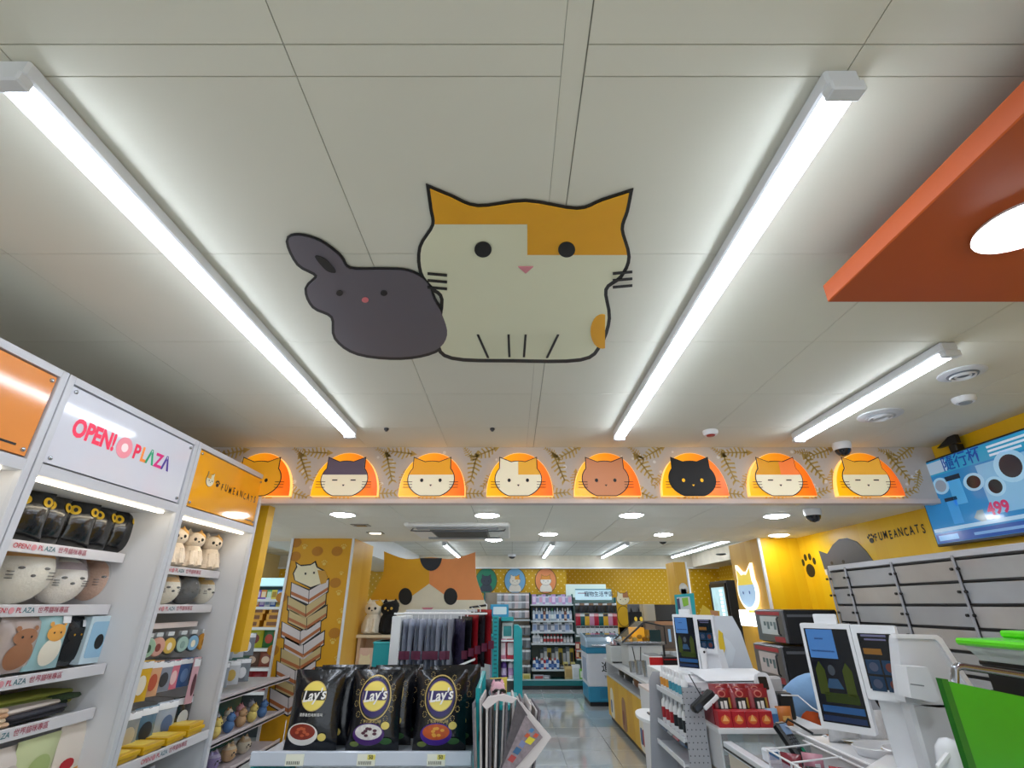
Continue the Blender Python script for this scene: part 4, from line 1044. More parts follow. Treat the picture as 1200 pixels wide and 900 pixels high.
for i in range(13):
    an = -.06 + .017 * i + (.008 * (i % 3))
    L = zt_n - .63 + .01 * math.sin(i * 2.1) - .004 * max(0, i - 8)
    F = Matrix.Translation(base + Vector((-.06 + .0095 * i, .02 * (i % 2), 0))) @ Matrix.Rotation(an, 4, 'Y') @ Matrix.Rotation(-.05 + .012 * i, 4, 'Z')
    t = thing('newspaper', f'folded newspaper standing in the teal rack, {ORD[i]} from left', 'newspaper', tuple(base + Vector((-.06 + .0085 * i, 0, 0))), 0, 'folded newspapers in the rack')
    MB().box(-.0042, -.1, 0, .0042, .13, L, b=.002, F=F).build('pages', papm if i % 3 else papd, t)
    MB().box(.0043, -.1, L * .05, .0047, .12, L * .97, F=F).build('front_page', papd if i % 3 else papm, t)
t = thing('newspaper', 'newspaper fanned out at right with colourful front page showing', 'newspaper', tuple(base + Vector((.09, 0, 0))))
nP = lambda pts, dy: [on_y(x, y, NY - .13 - dy) for x, y in pts]
MB().slab(nP([(610, 822), (646, 864), (628, 890), (600, 925), (578, 925)], 0), (0, 1, 0), .012).build('pages', M('#d3cdcd', .8), t)
MB().slab(nP([(606, 820), (618, 838), (606, 866), (592, 900), (584, 925), (580, 925)], .006), (0, 1, 0), .004).build('inner_sheet', M('#5a555a', .8, var=.4, scale=90), t)
pg = MB().slab(nP([(616, 838), (636, 864), (606, 898), (594, 912), (586, 905)], .008), (0, 1, 0), .002).build('front_page', M('#8d8288', .7, var=.5, scale=70), t)
for (x, y, w, h, c) in ((623, 856, 4, 3, '#4a7fb0'), (618, 862, 4, 3, '#c25a3a'), (621, 868, 7, 5, '#d8cc3a'), (612, 872, 5, 5, '#7b86b0'), (606, 880, 6, 5, '#3d6a94'), (600, 889, 6, 5, '#b04a4a'), (628, 862, 4, 3, '#c9553c')):
    MB().slab(nP([(x - w * .9, y + h * .3), (x - w * .1, y - h), (x + w * .9, y - h * .3), (x + w * .1, y + h)], .009), (0, 1, 0), .0012).build('page_picture', M(c, .7), pg)
MB().slab(nP([(565, 826), (572, 817), (590, 814), (606, 819), (600, 824), (584, 821), (570, 832)], .01), (0, 1, 0), .02).build('folded_edge', M('#d6cfd0', .8), t)
place('pinkp', mk_round_plush('#e9b3c4', '#e5a9bc', .27), (on_y(583, 812, 2.42).x, 2.46, on_y(583, 818, 2.42).z - .01), -1.3, 'small pink plush head sitting on top of the newspapers', 'plush toy')

# teal fixtures behind
TY = 4.5
def px(x, y, Y): return on_y(x, y, Y)
x0, x1, zb, z1 = prect(553, 746, 577, 822, TY)
t = thing('magazine_stand', 'teal edged stand with grey translucent panel left of teal tower', 'stand', (x0, TY, 0))
MB().box(x0, TY + .02, 0, x1, TY + .03, z1, b=.003).build('panel', M('#8b92a6', .25), t)
xp0, xp1, _, zp = prect(577, 722, 584, 800, TY)
MB().box(xp0, TY, 0, xp1, TY + .06, zp, b=.004).build('post', TEAL, t)
mb = MB()
for k in range(24): mb.box(xp0 + .012, TY - .004, .8 + .03 * k, xp1 - .012, TY + .001, .812 + .03 * k)
mb.build('post_slots', M('#0b6a70', .5), t, kind='stuff')
MB().box(x0 - .02, TY - .08, z1 - .0, x1, TY + .14, z1 + .02, b=.004).box(x0 - .02, TY - .08, z1, x0 - .005, TY + .14, z1 + .12).build('tray', TEAL, t)
place('blk', mk_fpouch(.17, .13, .12, M('#1c1c24', .3, coat=.4), M('#5a5a70', .3)), ((x0 + x1) / 2 - .01, TY + .02, z1 + .02), .2, 'dark patterned bag on teal tray beside the hanging rack', 'bag')
x0, x1, zb, z1 = prect(587, 728, 602, 830, TY + .1)
t = thing('display_tower', 'narrow teal display tower with cosmetic packs, left of the aisle', 'display stand', (x0, TY + .1, 0))
MB().box(x0, TY + .34, 0, x1, TY + .36, z1).build('back_panel', M('#c9c2bd', .4), t)
MB().box(x0 - .02, TY + .1, 0, x0, TY + .36, z1 + .02, b=.004).build('side_post_or_gap', M('#1b1e22', .4), t)  # black strip painted in for the shaded gap between teal post and tower
xr0, xr1, _, zr = prect(602, 733, 612, 830, TY + .1)
P = [(xr0, 0), (xr1, 0), (xr1, zr - .03), (xr1 - .03, zr), (xr0, zr)]
MB().prism(P, -.28, 0, 0, f_front(0, TY + .1, 0)).build('rounded_side', TEAL, t)
MB().box(x0, TY + .1, z1 - .0, x1, TY + .36, z1 + .03, b=.004).build('top_cap', TEAL, t)
shz = [on_y(594, y, TY + .1).z for y in (750, 773, 796)]
for z in shz: MB().box(x0, TY + .1, z - .012, x1, TY + .35, z, b=.002).build('shelf', WHITE, t)
MB().box(x0, TY + .12, 0, x1, TY + .35, shz[2] - .25).build('plinth', TEAL, t)
place('pcard', mk_fbox(.09, .02, .13, M('#cfd8d6', .4), M('#2c8a8c', .4)), ((x0 + x1) / 2, TY + .15, shz[0]), 0, 'pale card with teal leaf picture on tower top shelf', 'card')
place('redp', mk_fbox(.065, .05, .15, M('#b41e34', .35), M('#e8d8d8', .4)), ((x0 + x1) / 2 + .025, TY + .16, shz[1]), 0, 'red cosmetic box on the tower middle shelf', 'box')
place('pnkp', mk_fbox(.045, .05, .15, M('#d88aa4', .35), M('#f0e0e4', .4)), ((x0 + x1) / 2 - .035, TY + .16, shz[1]), 0, 'pink cosmetic box left of red one on the tower', 'box')
place('purb', mk_bottle(.025, .15, M('#6a4a9c', .3), WHITE, M('#d8c8e8', .4)), ((x0 + x1) / 2 - .03, TY + .16, shz[2]), 0, 'purple bottle on the lowest tower shelf', 'bottle')
place('whb', mk_bottle(.026, .15, M('#e6dce4', .3), WHITE, M('#c49ac8', .4), True), ((x0 + x1) / 2 + .03, TY + .16, shz[2]), 0, 'white pump bottle right of the purple bottle on tower', 'bottle')
place('bluet', mk_fbox(.16, .03, .1, M('#3b9cc8', .4), M('#d8e8ee', .4)), (x0 - .02, TY + .25, z1 + .03), .3, 'bright blue display card on top of the tower', 'card')

# ================================================================ CAT-SHAPED BOARD (plain stand-in) and shelf with plushes
BY = 6.8
t = thing('shaped_board', 'huge cat-head-shaped board in yellow, cream and orange', 'board', (-1.05, BY, 0))
bp = smooth_pts([(450, 646), (450, 646), (476, 655), (505, 653), (530, 655), (557, 647), (557, 647), (558, 675), (565, 697), (571, 720), (571, 790), (571, 790), (431, 790), (431, 790), (431, 715), (440, 690), (449, 672)])
def bo(pts, k): return [on_y(x, y, BY - .004 * k) for x, y in pts]
MB().slab(bo(bp, 0), (0, 1, 0), .03).build('board_body', M('#ece6cf', .5), t)
mb = MB().box(-1.6, BY + .03, 0, -1.56, BY + .07, 2.0).box(-.6, BY + .03, 0, -.56, BY + .07, 2.0); mb.build('support_post', WHITE, t)
up = clip(bp, 0, -1, 703)
lf = clip(clip(up, -1, 0, 503), -.72, -1, 1046); rt = clip(clip(up, 1, 0, -503), .72, -1, 322)
MB().slab(bo(lf, 1), (0, 1, 0), .004).build('coat_patch', M('#e3a716', .5), t)
MB().slab(bo(rt, 1), (0, 1, 0), .004).build('coat_patch', M('#f29a58', .5), t)
MB().slab(bo(clip(ell(505, 652, 13, 17, 28), 0, 1, -654), 2), (0, 1, 0), .004).build('coat_patch', M('#22262e', .5), t)
for c in (475, 528): MB().slab(bo(ell(c, 699, 8, 10, 24), 3), (0, 1, 0), .003).build('eye', LINE, t)
MB().slab(bo([(494, 712), (508, 712), (501, 719)], 3), (0, 1, 0), .003).build('nose', M('#d98494', .5), t)
mb = MB()
for k in range(3): mb.slab(bo([(550, 711 + 7 * k), (570, 708 + 7 * k), (570, 710.5 + 7 * k), (550, 713 + 7 * k)], 3), (0, 1, 0), .003)
mb.build('whisker', LINE, t)
SY = 6.1
x0, x1, zb, zs = prect(417, 744, 466, 749, SY)
t = thing('wood_shelf', 'pale wooden shelf unit carrying two sitting plush cats', 'shelf unit', ((x0 + x1) / 2, SY + .1, 0))
MB().box(x0, SY, zs - .03, x1, SY + .3, zs, b=.003).build('top_board', M('#ecdcc0', .5), t)
MB().box(x0 + .02, SY + .02, 0, x0 + .05, SY + .28, zs - .03).box(x1 - .05, SY + .02, 0, x1 - .02, SY + .28, zs - .03).box(x0 + .05, SY + .26, .2, x1 - .05, SY + .28, zs - .03).box(x0 + .05, SY + .02, zs - .42, x1 - .05, SY + .27, zs - .4).build('carcass', M('#d9b896', .5), t)
r = place('sp1', mk_sitting_plush('#efe6d4', '#eab33a'), (on_y(435, 744, SY + .12).x, SY + .13, zs), -1.57, 'sitting cream plush cat on the pale wooden shelf', 'plush toy'); r.scale = (1.7, 1.9, 1.75)
r = place('sp2', mk_sitting_plush('#17171a', '#1d1d20'), (on_y(454, 744, SY + .12).x, SY + .13, zs), -1.57, 'sitting black plush cat on the pale wooden shelf', 'plush toy'); r.scale = (1.7, 1.9, 1.75)
x0b, x1b, zb, z1b = prect(436, 752, 460, 790, 3.3)
tl = thing('teal_box', 'plain teal display box behind the crisp bags', 'box', (x0b, 3.3, .0))
MB().box(x0b, 3.3, 0, x1b, 3.5, z1b, b=.006).build('box_body', TEAL, tl); MB().box(x0b - .004, 3.296, z1b - .012, x1b + .004, 3.504, z1b, b=.004).build('rim', M('#3bb7bb', .4), tl)
xc0 = on_y(426, 775, SY).x
t = thing('pink_card', 'pink framed card with cream animal under the wooden shelf', 'card', (xc0, SY + .05, zs - .4))
cm = MB().prism(rrect(-.1, 0, .1, .27, .03), 0, .01, 0, f_front(xc0, SY + .05, zs - .4)).build('card', M('#e6c9b8', .5), t)
plain_head(cm, f_front(xc0, SY + .038, zs - .25), .13, .11, CREAM, YEL, 0) if False else flat(t, 'animal_print', head_poly(.13, .11), .012, CREAM, f_front(xc0, SY + .05, zs - .26))

# ================================================================ LEFT SHELVING beyond the unit
LX = -2.15
lz = [on_x(304.7, 803, LX).z, on_x(303.9, 845, LX).z, on_x(298.4, 884, LX).z, on_x(298.4, 884, LX).z - .3]
t = thing('side_gondola', 'grey shelving along the left between display unit and mural pillar', 'shelf unit', (LX - .2, 4.5, 0))
MB().box(LX - .45, 3.78, 0, LX - .43, 5.5, lz[0] + .3).build('back_panel', M('#1f6a6c', .5), t)
MB().box(LX - .45, 3.76, 0, LX, 3.78, lz[0] - .05).build('side_panel', M('#cfd0d4', .5), t)
for z in lz: MB().box(LX - .43, 3.78, z - .03, LX, 5.5, z - .012, b=.002).box(LX - .01, 3.78, z - .035, LX, 5.5, z + .01).build('shelf', M('#cfc6cc', .4), t)
hk2 = ['#9aa0a8', '#c9ccd2', '#7d858e']
for j in range(2):
    for i in range(6):
        place('gp3' + str(i % 3), mk_hang(.12, .17, M(hk2[i % 3], .2, coat=.5), M(('#5a5e66', '#cfae5a', '#e6e6ea')[i % 3], .4), th=.04), (LX - .1, 3.86 + .17 * i, lz[0] + .32 - .19 * j), -1.05, f'grey hanging pack beside display unit, {ORD[i]} along, {("upper", "lower")[j]} row', 'package', 'grey packs hung on the side shelving')
def mk_animal_bag(c, c2):
    def f():
        t = thing('plush_keyring', 'x', 'plush toy')
        MB().ball((0, 0, .045), .04, .045, .045, 12, 8).build('body', M(c, .9), t, True, local=True)
        MB().ball((.01, 0, .1), .033, .036, .03, 12, 8).build('head', M(c, .9), t, True, local=True)
        for sg in (-1, 1): MB().lathe([(.012, 0), (.006, .012), (.001, .022)], (.01, sg * .02, .122), 8).build('ear', M(c2, .9), t, True, local=True)
        MB().ball((.043, .012, .104), .004, .005, .005, 6, 4).ball((.043, -.012, .104), .004, .005, .005, 6, 4).build('eyes', LINE, t, True, local=True)
        return t
    return f
cols = [('yellow', '#e8d27a', '#d8b04a'), ('cream', '#eadfca', '#d89a5a'), ('blue', '#5a7fb0', '#3a5a8a'), ('pink', '#e3a8ac', '#c98088'), ('tan', '#c9a27a', '#a87a54'), ('grey', '#a8aab0', '#7a7c84')]
for j in range(2):
    for i in range(8):
        n, a, b = cols[(i * 2 + j * 3) % 6]
        place('kr' + n, mk_animal_bag(a, b), (LX - .08 - .12 * j, 3.86 + .19 * i, lz[1] - .012), 0, f'{n} small plush on the side shelving, {ORD[i]} along in {("front", "back")[j]} row', 'plush toy', 'small plush toys on the side shelving')
for i, (n, c, c2) in enumerate((('blue', '#2f8ac0', '#c8dce8'), ('yellow', '#e0b420', '#3a3020'), ('dark green', '#23443c', '#efe8d4'), ('lilac', '#9a86c4', '#c8bce0'), ('apricot', '#e8b878', '#f2dcb4'), ('cream', '#e8dcc0', '#c9a878'))):
    place('lowp' + n, mk_round_plush(c, c2, .5), (LX - .14, 3.88 + .24 * i, lz[2] - .012), 0, f'{n} round plush on the lowest visible side shelf, {ORD[i]} along', 'plush toy')
# far shelving seen in the gap
FY = 7.4
xg0, xg1 = on_y(270, 740, FY).x, on_y(352, 740, FY).x
t = thing('rear_left_gondola', 'white shelving with light blue header seen left of mural pillar', 'shelf unit', ((xg0 + xg1) / 2, FY + .2, 0))
gz = [on_y(310, y, FY).z for y in (702, 711, 735, 760, 783, 811, 840)]
MB().box(xg0, FY + .42, 0, xg1, FY + .44, on_y(310, 680, FY).z).build('back_panel', M('#1d2a2c', .5), t)
for z in gz: MB().box(xg0, FY, z - .035, xg1, FY + .42, z, b=.003).build('shelf', M('#dfe6ea', .35), t)
MB().box(xg0, FY + .05, on_y(310, 686, FY).z, xg1, FY + .42, on_y(310, 677, FY).z, b=.004).build('header', M('#b5e3ec', .3, var=0, emit=.5), t)
MB().box(xg0, FY + .0, 0, xg0 + .02, FY + .42, on_y(310, 680, FY).z).build('side_panel', OFFW, t)
def colbox(c, c2, w=.07, h=.13, d=.05): return mk_fbox(w, d, h, M(c, .4), M(c2, .4))
bk = [('blue', '#3d6fc0', '#c8d8f0'), ('white', '#e3e6ea', '#8aa0c0'), ('violet', '#7a5ab8', '#d8c8e8'), ('orange', '#e08a3a', '#f0d8b0'), ('green', '#5aa86a', '#d0e8d0'), ('yellow', '#e6d24a', '#b08a20')]
row(xg0 + .03, xg1, 12, gz[0], FY + .15, [('rb' + n, colbox(a, b, .075, .12), n, 'slim box', 'box') for n, a, b in bk], 'on the top shelf of rear left shelving', 'slim boxes on the rear left top shelf')
row(xg0 + .03, xg1, 12, gz[1], FY + .15, [('rb' + n, colbox(a, b, .075, .12), n, 'slim box', 'box') for n, a, b in bk[::-1]], 'on the second shelf of rear left shelving', 'slim boxes on the rear left second shelf')
ybox = mk_fbox(.3, .22, .08, M('#e0a32a', .4), M('#7a4a10', .4))
for j in range(3):
    for i in range(3):
        place('yb', ybox, (xg0 + .2 + .36 * i + .02 * j, FY + .15, gz[2] + .082 * j), .03 * j, f'flat orange box on rear left shelving, {ORD[i]} pile from left, layer {("one", "two", "three")[j]}', 'box', 'flat orange boxes seen left of the pillar')
row(xg0 + .03, xg1, 5, gz[3], FY + .15, [('gpo', mk_fpouch(.19, .26, .07, M('#2f6a34', .35), M('#b03a24', .4)), 'dark green', 'snack pouch', 'pouch'), ('ypo', mk_fpouch(.19, .26, .07, M('#b9b92e', .35), M('#7a2a1c', .4)), 'lime yellow', 'snack pouch', 'pouch')], 'on rear left shelving beside the pillar', 'tall snack pouches seen left of the pillar')
row(xg0 + .03, xg1, 5, gz[4], FY + .15, [('bpo', mk_fpouch(.19, .2, .06, M('#8a4a3a', .4), M('#e0c8b0', .4)), 'reddish brown', 'snack pouch', 'pouch'), ('bpo2', mk_fpouch(.19, .2, .06, M('#5c4438', .4), M('#c9b09a', .4)), 'dark brown', 'snack pouch', 'pouch')], 'on rear left shelving under green pouches', 'brown snack pouches seen left of the pillar')
row(xg0 + .03, xg1, 6, gz[5], FY + .15, [('rpo', mk_fpouch(.16, .22, .06, M('#8c1420', .35), M('#d8a8a0', .4)), 'dark red', 'snack pouch', 'pouch')], 'on rear left shelving, low red row', 'dark red pouches seen left of the pillar')

# ================================================================ BACK WALL GONDOLAS
BGY = 11.9
def bx(x): return on_y(x, 740, BGY).x
def bz(y): return on_y(640, y, BGY).z
tealp = M('#0e6f72', .4)
def gond(label, xa, xb, shelves, back, top, upright=True):
    t = thing('wall_gondola', label, 'shelf unit', ((xa + xb) / 2, BGY + .2, 0))
    MB().box(xa, BGY + .4, .1, xb, BGY + .42, top).build('back_panel', back, t)
    MB().box(xa - .015, BGY + .3, 0, xa + .015, BGY + .42, top, b=.003).build('upright', tealp, t)
    MB().box(xb - .015, BGY + .3, 0, xb + .015, BGY + .42, top, b=.003).build('upright', tealp, t)
    MB().box(xa, BGY - .12, .07, xb, BGY + .4, .17, b=.004).build('base_deck', tealp, t)
    MB().box(xa, BGY - .1, 0, xb, BGY + .4, .07).build('kick_plate', BLACK, t)
    MB().box(xa, BGY - .13, .165, xb, BGY - .1, .185).build('deck_edge', M('#a9c4c6', .3), t)
    for y in shelves:
        z = bz(y); MB().box(xa + .01, BGY - .0, z - .03, xb - .01, BGY + .4, z, b=.003).build('shelf', M('#c9d2d4', .3), t)
    return t
beigep = M('#a89c8c', .6)
xa, xb, xc, xd = bx(566), bx(622), bx(674), bx(727)
gond('beige pegboard wall shelving left of the shelf bay, back wall', xa, xb, (726,), beigep, bz(694))
gond('teal wall shelving with five shelves, centre of the back wall', xb, xc, (708, 727.5, 740.5, 754, 784.7), M('#5d6b62', .6), bz(696))
gs = gond('wall shelving with pale blue pet-goods sign, right of centre', xc, xd, (744.5, 762, 772), M('#8fa8a4', .6), bz(700))
sx0, sx1 = bx(677), bx(721)
MB().box(bx(667), BGY + .33, bz(700), bx(717), BGY + .37, bz(684), b=.004).build('upper_board', M('#d2e2da', .4, var=0, emit=.15), gs)
sg = MB().box(sx0, BGY + .1, bz(703), sx1, BGY + .16, bz(690), b=.004).build('sign_box', M('#b9d6e2', .35, var=0, emit=.35), gs)
MB().box(sx0, BGY + .09, bz(691.2), sx1, BGY + .1, bz(690)).build('sign_trim', M('#4f93ad', .4), sg)
text(sg, '寵物生活專區', .115, M('#27516e', .4, var=0), f_front(bx(705.5), BGY + .098, bz(696.5)), bold=.012, sx=.95)
MB().box(bx(680), BGY + .094, bz(695.4), bx(690), BGY + .098, bz(694.6)).build('small_print', M('#8c5a66', .4), sg)
hp = lambda c, c2, w=.1, h=.15: mk_hpack(w, h, M(c, .25, coat=.3), M(c2, .4))
for j, y in enumerate((695.5, 704.5, 715.5)):
    kk = [('hw', hp('#b9bec4', '#eceff2'), 'white-carded', 'blister pack', 'package'), ('hg', hp('#8f959c', '#e4e6ea'), 'grey', 'blister pack', 'package'), ('hp_', hp('#cdbfc2', '#f0e8ec'), 'pale pink', 'blister pack', 'package')]
    row(xa + .3, xb - .03, 9, bz(y), BGY + .2, kk, f'on {("top", "middle", "lower")[j]} peg row of beige pegboard', f'blister packs on the {("top", "middle", "lower")[j]} peg row')
for j, y in enumerate((733, 748, 762, 780)):
    kk = [('hk1', hp('#7f868c', '#dfe2e4', .12, .2), 'silver', 'hanging pack', 'package'), ('hk2', hp('#4c5258', '#c8ccd0', .12, .2), 'dark', 'hanging pack', 'package')]
    row(bx(610), xb - .03, 3, bz(y), BGY + .2, kk, f'below the pegboard shelf, row {("one", "two", "three", "four")[j]} down', f'hanging packs low on the pegboard, row {("one", "two", "three", "four")[j]}')
w = xc - xb
bt = lambda k, c, cap, lab, r=.03, h=.2, pump=False: (k, mk_bottle(r, h, M(c, .3), M(cap, .4), M(lab, .4), pump))
row(xb + .05, xc - .04, 12, bz(708), BGY + .12, [('t1a', mk_fbox(.09, .08, .2, M('#c49ad0', .3), M('#e8d8f0', .4)), 'lilac', 'pack', 'box'), ('t1b', mk_fbox(.09, .08, .16, M('#d6d9e4', .3), M('#a9b4d4', .4)), 'pale', 'pack', 'box'), ('t1c', mk_fbox(.09, .08, .18, M('#bcc6d6', .3), M('#e0a8c8', .4)), 'silver', 'pack', 'box')], 'on top shelf of centre wall shelving', 'packs on the top shelf')
k2 = [bt('t2a', '#b8c4d2', '#2f4a7a', '#dfe6ee', .03, .26), bt('t2b', '#d8dee4', '#e8eaee', '#3f74b0', .03, .26), bt('t2c', '#8f5a4a', '#c9c9cc', '#e0d0c8', .03, .24), bt('t2d', '#a8c0cc', '#3a9a5a', '#e8f0ee', .03, .25)]
nm2 = ['blue-capped clear', 'white', 'brown', 'green-capped']
row(xb + .05, xc - .04, 15, bz(727.5), BGY + .12, [(k2[i][0], k2[i][1], nm2[i], 'tall bottle', 'bottle') for i in (0, 1, 0, 1, 2, 1, 0, 3)], 'on second shelf of centre wall shelving', 'tall bottles on the second shelf')
row(xb + .05, xc - .04, 11, bz(740.5), BGY + .12, [('t3a', mk_fbox(.1, .08, .17, M('#c6cddc', .3), M('#8aa0c8', .4)), 'pale blue', 'box', 'box'), ('t3b', mk_fbox(.08, .08, .18, M('#e3e4e8', .3), M('#7a8290', .4)), 'white', 'box', 'box'), ('t3c', mk_fbox(.1, .08, .15, M('#8f98a8', .3), M('#d0d4dc', .4)), 'grey', 'box', 'box')], 'on third shelf of centre wall shelving', 'boxes on the third shelf')
k4 = [bt('t4a', '#e6e8ec', '#e8e8ea', '#b8c0cc', .05, .2), bt('t4b', '#dcdde0', '#b8202a', '#c84a50', .028, .17), bt('t4c', '#c9ccd2', '#8a8e96', '#e8e8ea', .032, .15)]
row(xb + .05, xc - .04, 12, bz(754), BGY + .12, lambda i: (k4[(0, 0, 2, 1, 1, 1, 1, 1, 1, 2, 2, 2)[i]][0], k4[(0, 0, 2, 1, 1, 1, 1, 1, 1, 2, 2, 2)[i]][1], ('white', 'white', 'silver', 'red-capped', 'red-capped', 'red-capped', 'red-capped', 'red-capped', 'red-capped', 'silver', 'silver', 'silver')[i], 'bottle', 'bottle'), 'on fourth shelf of centre wall shelving', 'bottles on the fourth shelf')
k5 = [bt('t5a', '#3a6fb4', '#e8e8ea', '#c8d8ec', .035, .23), bt('t5b', '#d9dde2', '#b8202a', '#3f6aa8', .035, .21), bt('t5c', '#b02a30', '#f0e8e8', '#e8e0e0', .03, .22), bt('t5d', '#2a3f74', '#d8d8dc', '#6a8ac0', .034, .2)]
nm5 = ['blue', 'white', 'red', 'navy']
row(xb + .04, xb + w * .62, 10, bz(784.7), BGY + .08, [(k5[i][0], k5[i][1], nm5[i], 'bottle', 'bottle') for i in (1, 0, 3, 1, 2, 0, 1, 3)], 'on fifth shelf front of centre wall shelving', 'bottles on the fifth shelf')
row(xb + w * .64, xc - .03, 4, bz(784.7), BGY + .1, [('t5k', mk_fbox(.09, .12, .08, M('#23262c', .4), M('#8a8e94', .4)), 'black', 'flat box', 'box'), ('t5y', mk_fbox(.09, .12, .13, M('#d8cf86', .4), M('#5a5030', .4)), 'yellow', 'flat box', 'box')], 'right part of the fifth shelf', 'flat boxes on the fifth shelf')
row(xb + .2, xc - .03, 9, bz(784.7) + .0, BGY + .27, [('t6a', mk_fbox(.08, .08, .36, M('#3f4a4e', .4), M('#c9ccce', .4)), 'dark grey', 'tall box', 'box'), ('t6b', mk_fbox(.08, .08, .4, M('#7c8890', .4), M('#e0e4e6', .4)), 'grey', 'tall box', 'box'), ('t6c', mk_fbox(.09, .08, .38, M('#d0b43a', .4), M('#3a3a2a', .4)), 'yellow-fronted', 'tall box', 'box')], 'at the back of fifth shelf', 'tall boxes at the back of the fifth shelf')
place('kbox', mk_fbox(.17, .15, .24, M('#cfb47a', .6), M('#b89a60', .6)), (bx(664.5), BGY + .02, .17), 0, 'small brown carton on the teal base deck', 'box')
place('wbox', mk_fbox(.17, .15, .27, M('#e4e6e8', .5), M('#d0d4d8', .6)), (bx(672.5), BGY + .02, .17), .1, 'small white carton right of the brown carton on base deck', 'box')
place('mixs', mk_fbox(.22, .1, .08, M('#b9bcc4', .4), M('#c25a5a', .5)), (bx(630), BGY + .02, .17), .2, 'grey flat pack lying on the base deck at left', 'package')
place('mixs2', mk_fbox(.12, .1, .07, M('#9aa0aa', .4), M('#e8e8ea', .5)), (bx(640), BGY + .04, .17), -.3, 'small silver pack lying on base deck', 'package')
place('yelp', mk_fbox(.16, .1, .1, M('#e3dc9a', .5), M('#c8bc60', .5)), (bx(616.5), BGY + .0, .17), 0, 'pale yellow pack on the deck below pegboard', 'package')
for j, (y, kk, h) in enumerate(((706.5, [('p1', hp('#1e2024', '#c9ccd0', .11, .2), 'black', 'hanging pack', 'package'), ('p1b', hp('#2a2c34', '#8a6a50', .11, .2), 'dark brown', 'hanging pack', 'package')], .2),
                                (719, [('p2a', hp('#b02038', '#e8a0a8', .11, .24), 'red', 'hanging pouch', 'pouch'), ('p2b', hp('#1f5a5c', '#d8e0e0', .11, .24), 'teal', 'hanging pouch', 'pouch'), ('p2c', hp('#d8a830', '#3a3a3a', .11, .24), 'amber', 'hanging pouch', 'pouch'), ('p2d', hp('#c88aa8', '#efe0e8', .11, .24), 'pink', 'hanging pouch', 'pouch')], .24),
                                (734, [('p3a', hp('#d8dadd', '#2a2c30', .1, .15), 'white', 'hanging pack', 'package')], .15))):
    row(xc + .04, xd - .02, 9, bz(y), BGY + .12, kk, f'on {("upper", "middle", "lower")[j]} row of pet-goods shelving', f'{("upper", "middle", "lower")[j]} row of hanging pet goods')
row(xc + .05, xd - .05, 9, bz(744.5), BGY + .14, [('p4', mk_bottle(.03, .14, M('#dfe2e6', .3), BLACK, M('#3a3e46', .4)), 'white black-capped', 'small bottle', 'bottle')], 'on shelf edge of pet-goods shelving', 'small bottles on pet-goods shelf')
for j, y in enumerate((762, 772)):
    row(bx(674.5), bx(681), 2, bz(y), BGY + .05, [('p5', mk_fbox(.09, .06, .15, M('#a33a3a', .4), M('#e0c8b0', .4)), 'red', 'pack', 'box'), ('p6', mk_fbox(.09, .06, .15, M('#d8923a', .4), M('#4a3020', .4)), 'orange', 'pack', 'box')], f'left of the freezer, {("upper", "lower")[j]} small shelf', f'packs left of the freezer, {("upper", "lower")[j]} shelf')
place('grn', mk_fbox(.14, .08, .2, M('#7ac04a', .4), M('#e8f0e0', .4)), (bx(680), BGY - .04, .17), 0, 'bright green pack at the base beside the freezer', 'box')
# portraits on the polka wall
for (pxx, c, nm, b, pt, sp) in ((570, '#2f8a6a', 'green', '#3f4a58', None, 0), (603.5, '#7ab4dc', 'sky blue', '#f0eadc', '#e8a838', 1), (639.5, '#e8935a', 'orange', '#f0eadc', '#e0963a', 0)):
    P = on_y(pxx, 680.5, 12.415)
    t = thing('wall_roundel', f'{nm} round wall plaque with a plain animal bust on polka wall', 'wall plaque', (P.x, 12.41, P.z))
    F = frame((0, 0, 0), (1, 0, 0), (0, 0, 1)); flat(t, 'rim', ell(0, 0, .255, .285, 40), .008, M('#6a5a20', .5), F, t=.008, local=True)
    flat(t, 'disc', ell(0, 0, .24, .27, 40), .011, M(c, .5), F, local=True)
    flat(t, 'shoulders', clip(ell(0, -.19, .14, .13, 24), 0, 1, .24), .013, M(b, .5), F, local=True)
    plain_head(t, frame((0, -.0, .0), (1, 0, 0), (0, 0, 1)), .25, .2, M(b, .5), M(pt, .5) if pt else None, sp, z=.013, local=True)
# yellow animal poster right of the pet shelving
P = on_y(730, 718, 14.9)
# ================================================================ FREEZER
fx0, fy0 = 1.33, 9.97
t = thing('chest_freezer', 'white and blue chest freezer with curved glass lid before the back shelves', 'freezer', (fx0 + .33, fy0 + .35, 0))
blu = M('#2f8fb6', .35); whf = M('#e2e4ec', .3)
MB().box(fx0 + .02, fy0 + .02, 0, fx0 + .66, fy0 + .76, .07).build('plinth', BLACK, t)
MB().box(fx0, fy0, .06, fx0 + .68, fy0 + .78, .30, b=.02).build('lower_band', blu, t)
bd = MB().box(fx0, fy0, .29, fx0 + .68, fy0 + .78, .80, b=.012).build('body', whf, t)
MB().box(fx0, fy0 - .002, .80, fx0 + .68, fy0 + .78, .90, b=.012).build('upper_band', blu, t)
MB().prism([(0, .9), (.05, .98), (.2, 1.06), (.78, 1.1), (.78, .9)], fx0 - 0, fx0 + .03, 0, Matrix(((0, 0, 1, 0), (1, 0, 0, fy0), (0, 1, 0, 0), (0, 0, 0, 1)))).build('lid_side', M('#9fb4c4', .3), t)
MB().prism([(0, .9), (.05, .98), (.2, 1.06), (.78, 1.1), (.78, .9)], fx0 + .65, fx0 + .68, 0, Matrix(((0, 0, 1, 0), (1, 0, 0, fy0), (0, 1, 0, 0), (0, 0, 0, 1)))).build('lid_side', M('#9fb4c4', .3), t)
